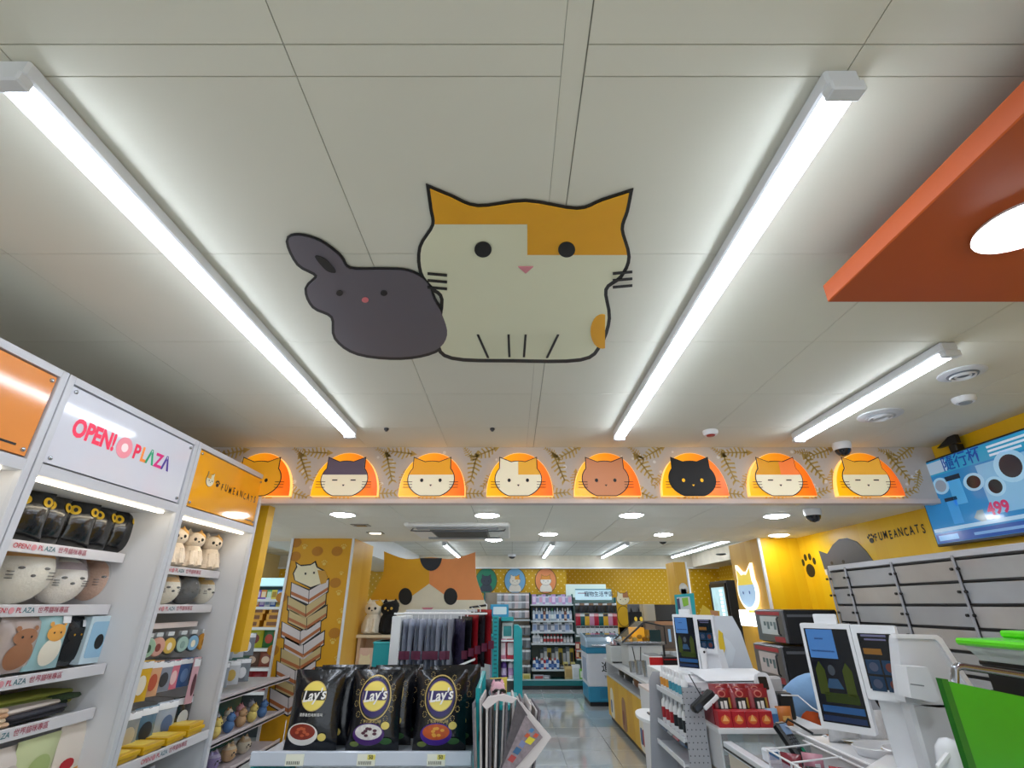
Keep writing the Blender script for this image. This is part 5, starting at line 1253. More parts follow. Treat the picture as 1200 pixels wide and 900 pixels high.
mb = MB(); pr_ = [(0, .9), (.02, .95), (.06, .99), (.2, 1.05), (.5, 1.08), (.78, 1.09)]
for i in range(5): mb.quad([(fx0 + .03, fy0 + pr_[i][0], pr_[i][1]), (fx0 + .65, fy0 + pr_[i][0], pr_[i][1]), (fx0 + .65, fy0 + pr_[i + 1][0], pr_[i + 1][1]), (fx0 + .03, fy0 + pr_[i + 1][0], pr_[i + 1][1])])
mb.build('glass_lid', M('#8fa6b6', .06, coat=1), t, True)
MB().tube([(fx0 + .1, fy0 - .02, .93), (fx0 + .58, fy0 - .02, .93)], .014).build('handle', STEEL, t, True)
mb = MB()
for k in range(7): mb.box(fx0 + .2, fy0 - .003, .12 + .022 * k, fx0 + .6, fy0 + .001, .13 + .022 * k)
mb.build('vent_slats', M('#2a7fa4', .4), t, kind='stuff')
text(t, '進口', .17, DARK, f_front(fx0 + .42, fy0 - .004, .58), bold=.01); text(t, 'THANK YOU', .05, DARK, f_front(fx0 + .44, fy0 - .004, .44), bold=.01)
MB().box(fx0 - .003, fy0 + .1, .36, fx0, fy0 + .6, .72).build('side_print', M('#a9b6cc', .4), t)

# ================================================================ FAR COUNTER
CX, CT = 1.50, .82; CY0, CY1 = 6.30, 8.95
t = thing('service_counter', 'service counter with white top, open niche and yellow plank front', 'counter', (1.95, 7.6, 0))
MB().box(CX - .03, CY0 - .03, CT - .035, 2.45, CY1 + .03, CT, b=.004).build('worktop', OFFW, t)
MB().box(CX + .32, CY0, .06, 2.42, CY1, CT - .035).build('carcass', M('#d6d8da', .5), t)
MB().box(CX + .03, CY0 + .02, 0, 2.4, CY1, .06).build('toe_kick', DARK, t)
MB().box(CX, CY0, .585, CX + .32, CY1, .61, b=.002).build('niche_shelf', M('#c6c8cc', .4), t)
MB().box(CX, CY0, .06, CX + .32, CY0 + .02, CT - .035).box(CX, CY1 - .02, .06, CX + .32, CY1, CT - .035).build('side_panel', OFFW, t)
ypl = M('#e7b62a', .4, var=.12, scale=3)
n = 9
for i in range(n):
    a = CY0 + (CY1 - CY0) * i / n; b = CY0 + (CY1 - CY0) * (i + 1) / n
    MB().box(CX - .006, a + .002, .07, CX + .012, b - .002, .582, b=.0015).build('plank', ypl if i % 3 else M('#dfa91f', .4, var=.12, scale=3), t)
for i in range(4):
    a = CX + .02 + .21 * i; MB().box(a, CY0 - .008, .07, a + .206, CY0, CT - .04, b=.0015).build('plank', ypl if i % 2 else M('#d9a41c', .4, var=.1, scale=3), t)
for (yy, c, nm) in ((8.6, M('#e9e2d0', .5), 'cream'), (7.75, M('#a87a58', .5), 'brown'), (6.75, M('#ece6d6', .5), 'cream')):
    F = f_west(CX - .0075, yy, .3); o = flat(t, 'animal_print', smooth_pts([(-.12, -.2), (-.13, 0), (-.1, .12), (0, .16), (.1, .12), (.13, 0), (.12, -.2)], 4), .001, c, F)
    flat(o, 'shirt_print', rrect(-.1, -.16, .0, .0, .03), .002, M('#4a6a9a' if nm == 'cream' else '#8a4a3a', .5), F)
    if yy < 7: flat(o, 'shirt_print', rrect(.0, -.16, .09, .0, .03), .002, M('#b03a3a', .5), F)
def cbox(name, label, cat, x0, y0, x1, y1, Y, dep, zb, m, part='body', b=.006, extra=None):
    X0, X1, Z0, Z1 = prect(x0, y0, x1, y1, Y)
    if zb is not None: Z0 = zb
    t = thing(name, label, cat, ((X0 + X1) / 2, Y + dep / 2, Z0))
    MB().box(X0, Y, Z0, X1, Y + dep, Z1, b=b).build(part, m, t)
    if extra: extra(t, X0, X1, Z0, Z1, Y)
    return t
def ex1(t, X0, X1, Z0, Z1, Y):
    MB().box(X0 + .01, Y + .02, Z1 - .03, X1 - .02, Y + .3, Z1 + .004).build('dark_opening', BLACK, t)
    MB().box(X0 + .02, Y + .0, Z0, X1 - .01, Y + .02, Z0 + .0 + .02).build('foot', BLACK, t)
    for k in range(4):
        MB().box(X0 + .03 + .05 * k, Y + .1, Z1 - .02, X0 + .06 + .05 * k, Y + .2, Z1 + .05 + .02 * (k % 2), b=.006).build('packet', (M('#e3d0d4', .5), M('#c8a0a8', .5), DARK, WHITE)[k], t)
cbox('condiment_bin', 'white bin with black rim holding packets at counter far end', 'bin', 716, 757, 736, 779, 8.2, .4, CT, M('#dfe2e0', .4), extra=ex1)
cbox('white_appliance', 'plain white appliance base under the glass food warmer', 'appliance', 737, 756, 779, 784, 7.6, .5, CT, M('#d9dbdb', .35))
# glass food warmer with slanted panes
WY = 7.5; wx0, wx1, wz0, wz1 = prect(728, 729, 779, 755, WY)
t = thing('food_warmer', 'glass food warmer with slanted panes and warm light', 'food display', ((wx0 + wx1) / 2, WY + .1, wz0))
MB().box(wx0, WY, wz0, wx1, WY + .6, wz0 + .03, b=.004).build('base', STEEL, t)
xm = on_y(755, 730, WY).x
MB().tube([(wx0, WY, wz0 + .02), (xm, WY, wz1)], .012, 8).tube([(xm, WY, wz1), (wx1, WY, wz1 - .05), (wx1, WY, wz0)], .01, 8).tube([(wx0, WY + .55, wz0 + .02), (xm, WY + .55, wz1)], .012, 8).build('frame', M('#3a3c40', .3, .5), t, True)
MB().quad([(wx0, WY + .01, wz0 + .02), (xm, WY + .01, wz1), (xm, WY + .54, wz1), (wx0, WY + .54, wz0 + .02)]).build('slanted_pane', film('#e9dcc0', .35), t)
MB().quad([(xm, WY + .01, wz1), (wx1, WY + .01, wz1 - .05), (wx1, WY + .54, wz1 - .05), (xm, WY + .54, wz1)]).build('top_cover', M('#ece6da', .5), t)
MB().box(xm - .12, WY + .3, wz0 + .03, xm + .06, WY + .5, wz1 - .08).build('lit_panel', M('#f5b030', .4, var=0, emit=.35), t)
MB().box(xm + .08, WY + .1, wz0 + .03, wx1 - .03, WY + .5, wz1 - .1).build('glass_box', M('#3d5458', .1, coat=.6), t)
for k in range(6):
    MB().ball((wx0 + .08 + .07 * k, WY + .2, wz0 + .05 + .03 * (k % 2)), .04, .04, .03, 10, 6).build('bun', M(('#d8a03a', '#c98a30', '#e0c070')[k % 3], .6), t, True)
# support for the warmer
# cups on the counter
for i, (pxx, hgt, lab) in enumerate(((742, .12, 'small steel cup on counter beside white appliance'), (749, .15, 'steel cup with dark spoons on the service counter'), (758, .17, 'tall ribbed steel cup before the red and white box'))):
    X_ = on_y(pxx, 785, 7.15 - .22 * i).x; Yc = 7.15 - .22 * i
    t = thing('steel_cup', lab, 'cup', (X_, Yc, CT))
    MB().lathe([(.04, 0), (.045, hgt * .5), (.048, hgt), (.042, hgt), (.036, .01)], (X_, Yc, CT), 18).build('cup_body', STEEL, t, True)
    if i == 1:
        for q in (-.02, .015): MB().tube([(X_ + q, Yc, CT + .02), (X_ + q * 3, Yc, CT + .3)], .006, 6).build('spoon', BLACK, t, True)
def ex2(t, X0, X1, Z0, Z1, Y):
    MB().box(X0 + .0, Y - .003, Z0 + (Z1 - Z0) * .38, X1, Y, Z1 - .012).build('red_panel', M('#c81e22', .4), t)
    flat(t, 'white_swoop', [(X0, Z0 + (Z1 - Z0) * .38), (X1, Z0 + (Z1 - Z0) * .38), (X1, Z0 + (Z1 - Z0) * .42), (X0 + (X1 - X0) * .5, Z0 + (Z1 - Z0) * .45), (X0, Z0 + (Z1 - Z0) * .62)], .002, WHITE, f_front(0, Y - .003, 0))
    MB().box(X0 + .01, Y + .02, Z1 - .01, X1 - .01, Y + .3, Z1 + .012, b=.004).build('lid', M('#8a8c90', .4), t)
cbox('dispenser_box', 'red and white dispenser box on the service counter', 'dispenser', 762, 769, 778, 797, 6.5, .35, CT, WHITE, extra=ex2)
cbox('dispenser_box', 'black dispenser box beside the red and white one', 'dispenser', 779, 770, 796, 797, 6.45, .35, CT, M('#1a1416', .4), extra=lambda t, a, b, c, d, Y: (MB().box(a, Y - .003, d - .03, b, Y + .002, d - .02).build('trim_strip', RED, t), MB().box(a + .02, Y + .05, d, a + .04, Y + .07, d + .12).build('pole', DARK, t)))
tb = thing('lid_stack', 'row of white stacked cups and lids behind the steel cups', 'cups', (2.0, 7.2, CT))
for i in range(6):
    MB().lathe([(.045, 0), (.06, .24), (.055, .24), (.04, .01)], (1.92 + .09 * i * .6, 6.98 + .06 * (i % 2), CT), 14).build('cup_column', WHITE if i % 2 else M('#c9cfd6', .3), tb, True)
# niche contents
for i, (yy, c, lab, cat) in enumerate(((8.3, '#141418', 'black speckled bag in the counter niche', 'bag'), (7.9, '#0e0e10', 'black bag in the counter niche, second', 'bag'), (7.35, '#8a5a3a', 'brown patterned pouch in counter niche', 'pouch'), (7.05, '#2f4a7a', 'blue pouch in the counter niche', 'pouch'), (6.75, '#c8c4c4', 'white pouch in the counter niche, nearest', 'pouch'))):
    t = thing('niche_bag', lab, cat, (CX + .16, yy, .61))
    MB().pillow(.3 if i < 2 else .2, .16, .14, 6, 6, 0, f_west(CX + .14, yy, .695)).build('bag_body', M(c, .35, coat=.3), t, True)
    MB().box(CX + .062, yy - .03, .66, CX + .066, yy + .02, .7).build('label', tagm, t)
# round white swing tray and small white cabinet
tr0 = on_y(766, 838, 4.9)
t = thing('tray_shelf', 'white half-round tray with black phone beside bottle display', 'tray', (tr0.x, tr0.y, 0))
P = [(.14 * math.cos(math.radians(a)), .3 * math.sin(math.radians(a))) for a in range(0, 360, 12)]
MB().prism(P, -.02, .0, 0, frame((tr0.x, tr0.y, tr0.z), (1, 0, 0), (0, 1, 0))).build('tray_top', WHITE, t)
MB().cyl((tr0.x + .1, tr0.y, 0), .03, tr0.z - .02).build('leg', STEEL, t, True)
ph = thing('phone', 'black phone lying on the half-round white tray', 'phone', (tr0.x, tr0.y, tr0.z)); MB().box(tr0.x - .04, tr0.y - .07, tr0.z + .0005, tr0.x + .05, tr0.y + .07, tr0.z + .012, b=.003).build('case', BLACK, ph); MB().box(tr0.x - .034, tr0.y - .06, tr0.z + .012, tr0.x + .044, tr0.y + .06, tr0.z + .0128).build('screen', M('#2a3040', .1), ph)
cbox('white_cabinet', 'small white cabinet at the service counter near end', 'cabinet', 768, 813, 790, 900, 5.5, .5, 0, M('#e3e3e6', .35), extra=lambda t, a, b, c, d, Y: MB().box(a - .01, Y - .01, d, b + .02, Y + .51, d + .02, b=.003).build('top', M('#e0cfc9', .4), t))

# ================================================================ BOTTLE DISPLAY with perforated side
DY = 3.3
g = M('#a9abb1', .4)
t = thing('peg_display', 'grey perforated countertop-height display with white bottles', 'display stand', (1.05, DY + .25, 0))
A = on_y(802, 828, DY); B = on_y(835, 815, DY); C_ = on_y(845, 900, DY); D_ = on_y(806, 900, DY)
zt_ = on_y(812, 806, DY).z
for q_ in (B, C_): q_.x = min(q_.x, 1.09)
side = [(D_.x - .01, 0), (C_.x, 0), (C_.x, C_.z), (B.x, zt_), (A.x + .0, zt_), (A.x, A.z)]
MB().prism(side, -.012, 0, 0, f_front(0, DY, 0)).build('near_side', g, t)
mb = MB()
for j in range(26):
    z = .42 + .03 * j
    for i in range(7):
        x = D_.x + .018 + .024 * i + (.0 if j % 2 else .006)
        if x > C_.x - .01 or z > zt_ - .02 or (x > B.x - .01 and z > B.z - .05): continue
        mb.cyl((0, 0, 0), .0034, .0015, 8, 0, f_front(x, DY - .0, z))
mb.build('perforation', M('#4a4c50', .6), t, kind='stuff')
MB().prism([(D_.x - .12, 0), (C_.x, 0), (B.x, zt_ + .02), (A.x - .02, zt_ + .02), (A.x - .05, zt_ - .03)], -.012, 0, 0, f_front(0, DY + .56, 0)).build('far_side', g, t)
MB().box(B.x - .03, DY + .02, 0, B.x - .02, DY + .55, zt_).build('back_panel', M('#8e9198', .5), t)
dz = [on_y(805, 822, DY).z, on_y(804, 868, DY).z, on_y(803, 897, DY).z, .45]
xs = A.x
for k, z in enumerate(dz):
    MB().box(xs - .015 * k - .004, DY + .012, z - .012, B.x - .03, DY + .55, z, b=.002).build('shelf', M('#c3c6cc', .35), t)
    MB().box(xs - .015 * k - .008, DY + .012, z - .014, xs - .015 * k - .002, DY + .55, z + .012).build('shelf_lip', M('#dfe2e6', .3), t)
bA = mk_bottle(.02, .13, WHITE, WHITE, M('#e09a3a', .4)); bB = mk_bottle(.02, .13, WHITE, WHITE, M('#4a9ab0', .4)); bC = mk_bottle(.024, .17, WHITE, M('#d0d3d8', .3), M('#a8242c', .4), True); bD = mk_bottle(.024, .17, WHITE, M('#d0d3d8', .3), M('#22242a', .4), True)
for i in range(8):
    place('dA' if i > 4 else 'dB', bA if i > 4 else bB, (xs + .03, DY + .05 + .065 * i, dz[0]), 0, f'white bottle with {"orange" if i > 4 else "blue"} label on display top shelf, {ORD[i]} from near end', 'bottle', 'small white bottles on display top shelf')
for i in range(6):
    place('dC' if i > 2 else 'dD', bC if i > 2 else bD, (xs + .02, DY + .06 + .085 * i, dz[1]), 0, f'white pump bottle with {"red" if i > 2 else "black"} label on second shelf, {ORD[i]} from near end', 'bottle', 'white pump bottles on display second shelf')
for i, (c, n) in enumerate((('#3f5a78', 'blue'), ('#b05a62', 'red-pink'), ('#9aa0a8', 'grey'), ('#5a6a80', 'slate'))):
    t = thing('flat_pack', f'{n} flat pack leaning on the display third shelf', 'package', (xs + .02, DY + .08 + .12 * i, dz[2]))
    MB().box(-.06, -.05, 0, .06, .05, .012, b=.002, F=Matrix.Translation((xs + .03, DY + .08 + .12 * i, dz[2] + .045)) @ Matrix.Rotation(.6, 4, 'Y')).build('pack', M(c, .35), t)
    MB().box(-.05, -.03, .0122, .03, .03, .0132, F=Matrix.Translation((xs + .03, DY + .08 + .12 * i, dz[2] + .045)) @ Matrix.Rotation(.6, 4, 'Y')).build('cover_print', M('#d8c8c8', .4), t)
# black card reader clipped to the display
P0 = on_y(823, 822, DY - .06)
t = thing('card_reader', 'black card reader with white base clipped on the display corner', 'card reader', tuple(P0))
F = Matrix.Translation(P0) @ Matrix.Rotation(-.62, 4, 'Y')
MB().box(-.075, -.03, -.022, .08, .03, .022, b=.012, F=F).build('reader_body', BLACK, t)
MB().box(-.02, -.034, -.035, .085, -.01, -.012, b=.004, F=F).build('white_base', WHITE, t)
MB().box(-.06, -.032, -.01, -.02, -.029, .014, F=F).build('screen', M('#3a4048', .1), t)
MB().tube([(P0.x + .0, P0.y, P0.z + .02), (P0.x - .05, P0.y + .02, P0.z + .13)], .003, 6).tube([(P0.x, P0.y + .03, P0.z), (P0.x, DY, P0.z)], .008, 6).build('stalk', DARK, t, True)

# ================================================================ CHECKOUT COUNTER, glass case
KT = .95
t = thing('checkout_counter', 'white checkout counter with glass case and raised ledge, right foreground', 'counter', (1.7, 2.0, 0))
MB().box(1.12, .5, 0, 1.35, 3.1, KT - .17).build('lower_body', M('#d9c7b0', .5), t)
MB().box(1.12, .5, KT - .17, 1.125, 3.1, KT - .04).build('side_pane', M('#d8cbb4', .1, coat=.5), t)
MB().box(1.10, .5, KT - .04, 1.145, 3.1, KT, b=.003).build('rail', M('#dadde2', .3), t)
MB().box(1.145, .5, KT - .012, 1.35, 3.1, KT - .006).build('glass_top', film('#d3e2e6', .3), t)
MB().box(1.097, .5, KT - .03, 1.10, 3.1, KT - .022).build('black_trim', LINE, t)
MB().box(1.35, .5, 0, 2.2, 2.70, 1.02).build('raised_body', M('#dcdcde', .4), t)
MB().box(1.34, .5, 1.02, 2.22, 2.72, 1.05, b=.004).build('raised_ledge', M('#e4e5e8', .25), t)
cs = thing('glass_case', 'low glass-fronted case with pastel packs under the red snack boxes', 'display case', (1.38, 3.3, 0))
MB().box(1.12, 3.14, 0, 1.58, 3.62, .80).build('case_base', M('#dccdb8', .5), cs)
MB().box(1.09, 3.12, .975, 1.68, 3.64, 1.0, b=.003).build('top_shelf', M('#d9dadb', .3), cs)
MB().box(1.10, 3.14, .8, 1.11, 3.62, .975).box(1.65, 3.14, .8, 1.66, 3.62, .975).box(1.1, 3.61, .8, 1.66, 3.62, .975).build('side_wall', M('#d0d0d2', .3), cs)
MB().box(1.11, 3.142, .8, 1.65, 3.147, .975).build('glass_front', film('#cfe0e4', .3), cs)
for i in range(6):
    t = thing('pastel_pack', f'{("pink", "pale blue", "cream", "pink", "white", "pale green")[i]} pack inside the low glass case, {ORD[i]} from left', 'package', (1.16 + .085 * i, 3.3, .8))
    MB().pillow(.08, .15, .04, 5, 5, 0, f_front(1.16 + .085 * i, 3.3, .876)).build('pack', M(('#d9a8a8', '#a9c4d0', '#e0d2b4', '#d8b0a4', '#dcdcdc', '#b4d0c0')[i], .4), t, True)
    MB().box(1.14 + .085 * i, 3.272, .85, 1.18 + .085 * i, 3.275, .9).build('label', tagm, t)
for i in range(9):
    c_, n_ = (('#d9a8a8', 'pink'), ('#a9c4d0', 'pale blue'), ('#e0d2b4', 'cream'))[i % 3]
    t = thing('pastel_pack', f'{n_} flat pack under the glass counter top, {ORD[i]} from the far end', 'package', (1.24, 3.0 - .2 * i, KT - .17))
    MB().pillow(.17, .17, .05, 5, 5, 0, frame((1.245, 3.0 - .2 * i, KT - .142), (1, .1, 0), (-.1, 1, 0))).build('pack', M(c_, .4, var=.3, scale=20), t, True)
    MB().box(1.22, 2.98 - .2 * i, KT - .117, 1.27, 3.01 - .2 * i, KT - .1145).build('label', tagm, t)
# cabinet with white moulded top (self checkout base)
t = thing('white_console', 'white moulded console top behind the red snack pouches', 'console', (1.4, 4.1, 0))
cz = on_y(850, 790, 3.9).z
MB().box(1.18, 3.90, 0, 1.55, 4.6, cz - .06).box(1.3, 3.68, 0, 1.55, 3.9, cz - .06).build('cabinet', M('#cfd0d4', .4), t)
MB().prism(smooth_pts([(1.10, -3.62), (1.10, -3.62), (1.58, -3.66), (1.58, -3.66), (1.58, -4.0), (1.58, -4.6), (1.58, -4.6), (1.10, -4.6), (1.10, -4.6)], 5), cz - .06, cz - .015, 0, Matrix(((1, 0, 0, 0), (0, -1, 0, 0), (0, 0, 1, 0), (0, 0, 0, 1)))).build('moulded_top', M('#e2e4e8', .3), t)
MB().lathe([(.15, 0), (.14, .012), (.02, .016)], (1.36, 3.9, cz - .015), 28, sx=1.2).build('round_pad', WHITE, t, True)
MB().pillow(.5, .3, .04, 8, 6, 0, frame((1.46, 3.78, cz + .01), (1, .1, 0), (-.1, 1, .12))).build('paper_cover', M('#e6e8ec', .5), t, True)
# red snack display on the case
rx0, rx1, rz0, rz1 = prect(838, 840, 901, 853, 3.2)
rz0 = 1.0
redm = M('#8e1220', .3, coat=.3)
def mk_redbox():
    t = thing('snack_box', 'x', 'box'); w = (rx1 - rx0) / 4
    MB().box(-w / 2 + .001, -.03, 0, w / 2 - .001, .03, .075, b=.002).build('box_body', M('#b4202a', .35), t, local=True)
    F = f_front(0, -.03, 0); o = flat(t, 'food_picture', ell(0, .036, w * .33, .02, 16), .0012, M('#d86a2a', .5), F, local=True)
    flat(o, 'food_highlight', [(-w * .2, .03), (0, .06), (w * .25, .03)], .0022, M('#f0b46a', .5), F, local=True)
    return t
for i in range(4):
    w = (rx1 - rx0) / 4
    place('rbx', mk_redbox, (rx0 + w * (i + .5), 3.17, 1.0), 0, f'red snack box with orange food picture in front row, {ORD[i]} from left', 'box', 'red snack boxes in front row')
def mk_redpouch():
    t = thing('snack_pouch', 'x', 'pouch'); F = f_front(0, 0, .07)
    MB().pillow(.115, .15, .03, 8, 8, 0, F).build('pouch_body', redm, t, True, local=True)
    wz = lambda x, y: pil_z(x, y, .115, .15, .03)
    warped_rect(t, 'black_panel', -.032, -.028, .034, .03, LINE, wz, .003, F=F)
    warped_rect(t, 'white_mark', -.02, -.022, -.006, .012, wht, wz, .0045, F=F, nx=2); warped_rect(t, 'white_mark', .0, -.022, .018, .015, wht, wz, .0045, F=F, nx=2)
    warped_disc(t, 'seal_ring', -.004, .048, .022, .018, M('#c9786a', .4), wz, .003, F=F, n=16); warped_disc(t, 'seal_centre', -.004, .048, .016, .012, redm, wz, .0045, F=F, n=16)
    warped_rect(t, 'gold_plant', .028, -.02, .04, .03, M('#a88a3a', .4), wz, .0045, F=F, nx=2)
    return t
for i, (pxx, n) in enumerate(((848, 'left'), (869, 'middle'), (891, 'right'))):
    for d in range(2):
        x = on_y(pxx, 830, 3.25).x
        place('rpc', mk_redpouch, (x + .012 * d, 3.245 + .06 * d, 1.0 + .022 + .014 * d), 0, f'dark red snack pouch with black panel, {n} column, {("front", "behind")[d]}', 'pouch', tilt=(-.1, 'X'))
MBs = thing('pouch_tray', 'dark red cardboard tray holding the snack pouches upright', 'tray', ((rx0 + rx1) / 2, 3.3, 1.0))
MB().box(rx0, 3.205, 1.0, rx1, 3.38, 1.02).box(rx0, 3.36, 1.02, rx1, 3.38, 1.13).box(rx0, 3.205, 1.02, rx0 + .006, 3.36, 1.10).build('tray', redm, MBs)
# white terminal, grey box, bags
P0 = on_y(905, 838, 3.15); TZ = 1.0
P0 = Vector((P0.x, 3.22, 1.0 + .075))
bs = thing('snack_bag', 'small blue snack pack with pale picture right of the red boxes', 'snack bag', (on_y(907, 846, 3.17).x, 3.18, 1.0))
MB().pillow(.07, .08, .05, 6, 6, 0, f_front(on_y(907, 846, 3.17).x, 3.18, 1.042)).build('pack_body', M('#8fb2d0', .35), bs, True)
MB().box(on_y(907, 846, 3.17).x - .02, 3.152, 1.02, on_y(907, 846, 3.17).x + .02, 3.156, 1.06).build('picture', M('#3a6ea4', .5), bs)
bs = thing('snack_bag', 'small orange-brown snack pack at the case right end', 'snack bag', (on_y(921, 844, 3.17).x, 3.18, 1.0))
MB().pillow(.085, .09, .05, 6, 6, 0, f_front(on_y(921, 844, 3.17).x, 3.18, 1.047)).build('pack_body', M('#c0702a', .35), bs, True)
MB().box(on_y(921, 844, 3.17).x - .02, 3.152, 1.03, on_y(921, 844, 3.17).x + .02, 3.156, 1.05).build('picture', M('#e0b060', .5), bs)
xx = on_y(901, 825, 3.3).x
t = thing('terminal', 'white oval payment terminal standing behind the red boxes', 'payment terminal', (xx, 3.32, 1.0))
MB().lathe([(.05, 0), (.052, .012), (.03, .03), (.022, .05)], (xx, 3.36, 1.0), 20).build('foot', WHITE, t, True)
MB().prism(smooth_pts([(-.036, -.09), (.036, -.09), (.045, .02), (.028, .09), (-.028, .09), (-.045, .02)], 5), -.04, 0, 0, frame((xx + .01, 3.32, 1.14), (1, 0, 0), (0, .22, 1))).build('head', M('#dfe2e8', .3), t)
MB().prism(rrect(-.028, .01, .022, .075, .006), 0, .002, 0, frame((xx + .006, 3.319, 1.14), (1, 0, 0), (0, .22, 1))).build('screen', BLACK, t)
xx = on_y(915, 822, 3.4).x
t = thing('grey_box', 'plain grey standing device beside the oval terminal', 'device', (xx, 3.45, 1.0)); MB().box(xx - .045, 3.44, 1.0, xx + .05, 3.5, 1.2, b=.01).build('body', M('#b4b3b4', .45), t); MB().cyl((xx + .052, 3.45, 1.1), .015, .03).build('knob', WHITE, t, True)
xx = on_y(930, 835, 3.3).x
t = thing('black_device', 'black receipt device with white cable at case end', 'device', (xx - .02, 3.35, 1.0)); MB().box(xx - .055, 3.33, 1.0, xx + .03, 3.42, 1.13, b=.008).build('body', BLACK, t)
MB().tube([(xx - .04, 3.34, 1.12), (xx + .02, 3.25, 1.13), (xx + .06, 3.2, 1.08), (xx + .09, 3.13, 1.055)], .004, 6).build('cable', WHITE, t, True)

# ================================================================ KIOSKS
KN = Vector((-.748, -.664, 0))
def kiosk(label, ref, D, q1, q2, basez, near):
    P0 = on_y(ref[0], ref[1], D)
    pp = [on_plane(x, y, P0, KN) for x, y in q1]; qq = [on_plane(x, y, P0, KN) for x, y in q2]
    rt = Vector((-KN.y, KN.x, 0)) * -1; rt = Vector((.664, -.748, 0))
    o = P0; c = lambda p: ((p - o).dot(rt), (p - o).z)
    a = [c(p) for p in pp]; b = [c(p) for p in qq]
    xl = min((a[0][0] + a[3][0]) / 2, 0); xr = (a[1][0] + a[2][0]) / 2; top = (a[0][1] + a[1][1]) / 2; bot = (a[2][1] + a[3][1]) / 2
    x2 = (b[1][0] + b[2][0]) / 2; top2 = (b[0][1] + b[1][1]) / 2; bot2 = (b[2][1] + b[3][1]) / 2
    mid = Vector((o.x, o.y, 0)) + rt * ((xr)) - KN * .06
    t = thing('self_checkout', label, 'kiosk', (mid.x, mid.y, basez))
    F = frame(o, rt, (0, 0, 1)); bez = M('#e6e8ec', .3)
    def screen(x0, x1, z0, z1, nm, big):
        s = MB().prism(rrect(x0, z0, x1, z1, .008), -.03, 0, 0, F).build('monitor', bez, t)
        m = .012 if big else .018
        g = MB().prism(rrect(x0 + m, z0 + m * 2, x1 - m, z1 - m * 1.6, .002), 0, .001, 0, F).build('screen_glass', M('#0e131c', .12, var=0, emit=.1), s)
        W = x1 - x0; H = z1 - z0
        def sh(n_, a0, b0, a1, b1, c_, e=.9): MB().prism(rrect(x0 + a0 * W, z0 + b0 * H, x0 + a1 * W, z0 + b1 * H, .001), .0011, .0018, 0, F).build(n_, M(c_, .2, var=0, emit=e * .3), s)
        if big:
            sh('screen_window', .1, .66, .64, .94, '#3f6ca4'); sh('screen_text', .25, .84, .42, .855, '#26406a'); sh('screen_text', .14, .72, .6, .735, '#26406a')
            for a0 in (.14, .66): MB().prism([(x0 + a0 * W, z0 + .32 * H), (x0 + (a0 + .18) * W, z0 + .32 * H), (x0 + (a0 + .18) * W, z0 + .55 * H), (x0 + (a0 + .09) * W, z0 + .63 * H), (x0 + a0 * W, z0 + .55 * H)], .0011, .0018, 0, F).build('screen_bottle', M('#343f12', .2, var=0, emit=.2), s)
            MB().prism(ell(x0 + .45 * W, z0 + .55 * H, .07 * W, .05 * H, 16), .0011, .0018, 0, F).build('screen_figure', M('#3a4048', .2, var=0, emit=.2), s)
            MB().prism([(x0 + .3 * W, z0 + .38 * H), (x0 + .36 * W, z0 + .47 * H), (x0 + .54 * W, z0 + .47 * H), (x0 + .62 * W, z0 + .38 * H)], .0011, .0018, 0, F).build('screen_figure', M('#2a4560', .2, var=0, emit=.2), s)
            sh('screen_banner', .22, .25, .86, .34, '#26340c', .5); sh('screen_banner', .12, .16, .9, .22, '#234a78', .7); sh('screen_banner', .1, .08, .9, .13, '#1c2c4c', .6)
        else:
            sh('screen_title', .2, .84, .76, .87, '#5f5f7c', .5); sh('screen_title', .26, .79, .74, .815, '#5f5f7c', .5); sh('screen_button', .18, .6, .58, .68, '#7a5424', .5)
            for i in range(2):
                for j in range(2):
                    sh('screen_tile', .16 + .36 * i, .12 + .22 * j, .48 + .36 * i, .31 + .22 * j, '#18304a', .6)
                    MB().prism(ell(x0 + (.32 + .36 * i) * W, z0 + (.215 + .22 * j) * H, .1 * W, .06 * H, 16), .0018, .0024, 0, F).build('screen_icon', M('#3c4458' if i == 0 else '#5a302c', .2, var=0, emit=.2), s)
        return s
    screen(xl, xr, bot, top, 'l', True); screen(xr + .002, x2, bot2, top2, 'r', False)
    MB().prism(rrect(xl + (xr - xl) * .3, top - .004, xl + (xr - xl) * .75, top + .035, .006), -.03, -.01, 0, F).build('camera_bar', bez, t)
    cx = (xr + x2) / 2
    MB().prism([(cx - .045, basez + .02 - o.z), (cx + .075, basez + .02 - o.z), (cx + .05, bot2 + .02), (cx - .05, bot2 + .02)], -.12, -.03, 0, F).build('stand', bez, t)
    MB().prism(rrect(xl * .3, basez - o.z, x2 + .12, basez - o.z + .02, .005), -.24, .06, 0, F).build('base_plate', bez, t)
    return t, F, o
kiosk('near self-checkout kiosk with two portrait screens, right foreground', (999, 731.5), 2.15, [(943, 730), (999, 731.5), (1022.6, 863), (956, 851.6)], [(999, 731.5), (1052, 734), (1069, 826), (1013, 818)], 1.051, True)
cz2 = cz - .014
kiosk('far self-checkout kiosk with two portrait screens above the white bottles', (813.5, 720), 3.95, [(788.5, 720), (813.5, 720), (822, 789), (794, 785)], [(813.5, 720), (836.7, 721.6), (839.6, 765.6), (819.6, 765.6)], cz2, False)
# scanner post beside far kiosk
xx = on_y(829, 780, 3.85).x
t = thing('hand_scanner', 'white upright scanner post between far kiosk and sloping panel', 'scanner', (xx, 3.9, cz2))
MB().lathe([(.03, 0), (.022, .02), (.02, .12), (.026, .15), (.02, .17), (.002, .175)], (xx, 3.9, cz2), 16).build('post', WHITE, t, True); MB().ball((xx, 3.875, cz2 + .15), .008, .006, .008, 8, 6).build('lens', BLACK, t, True)
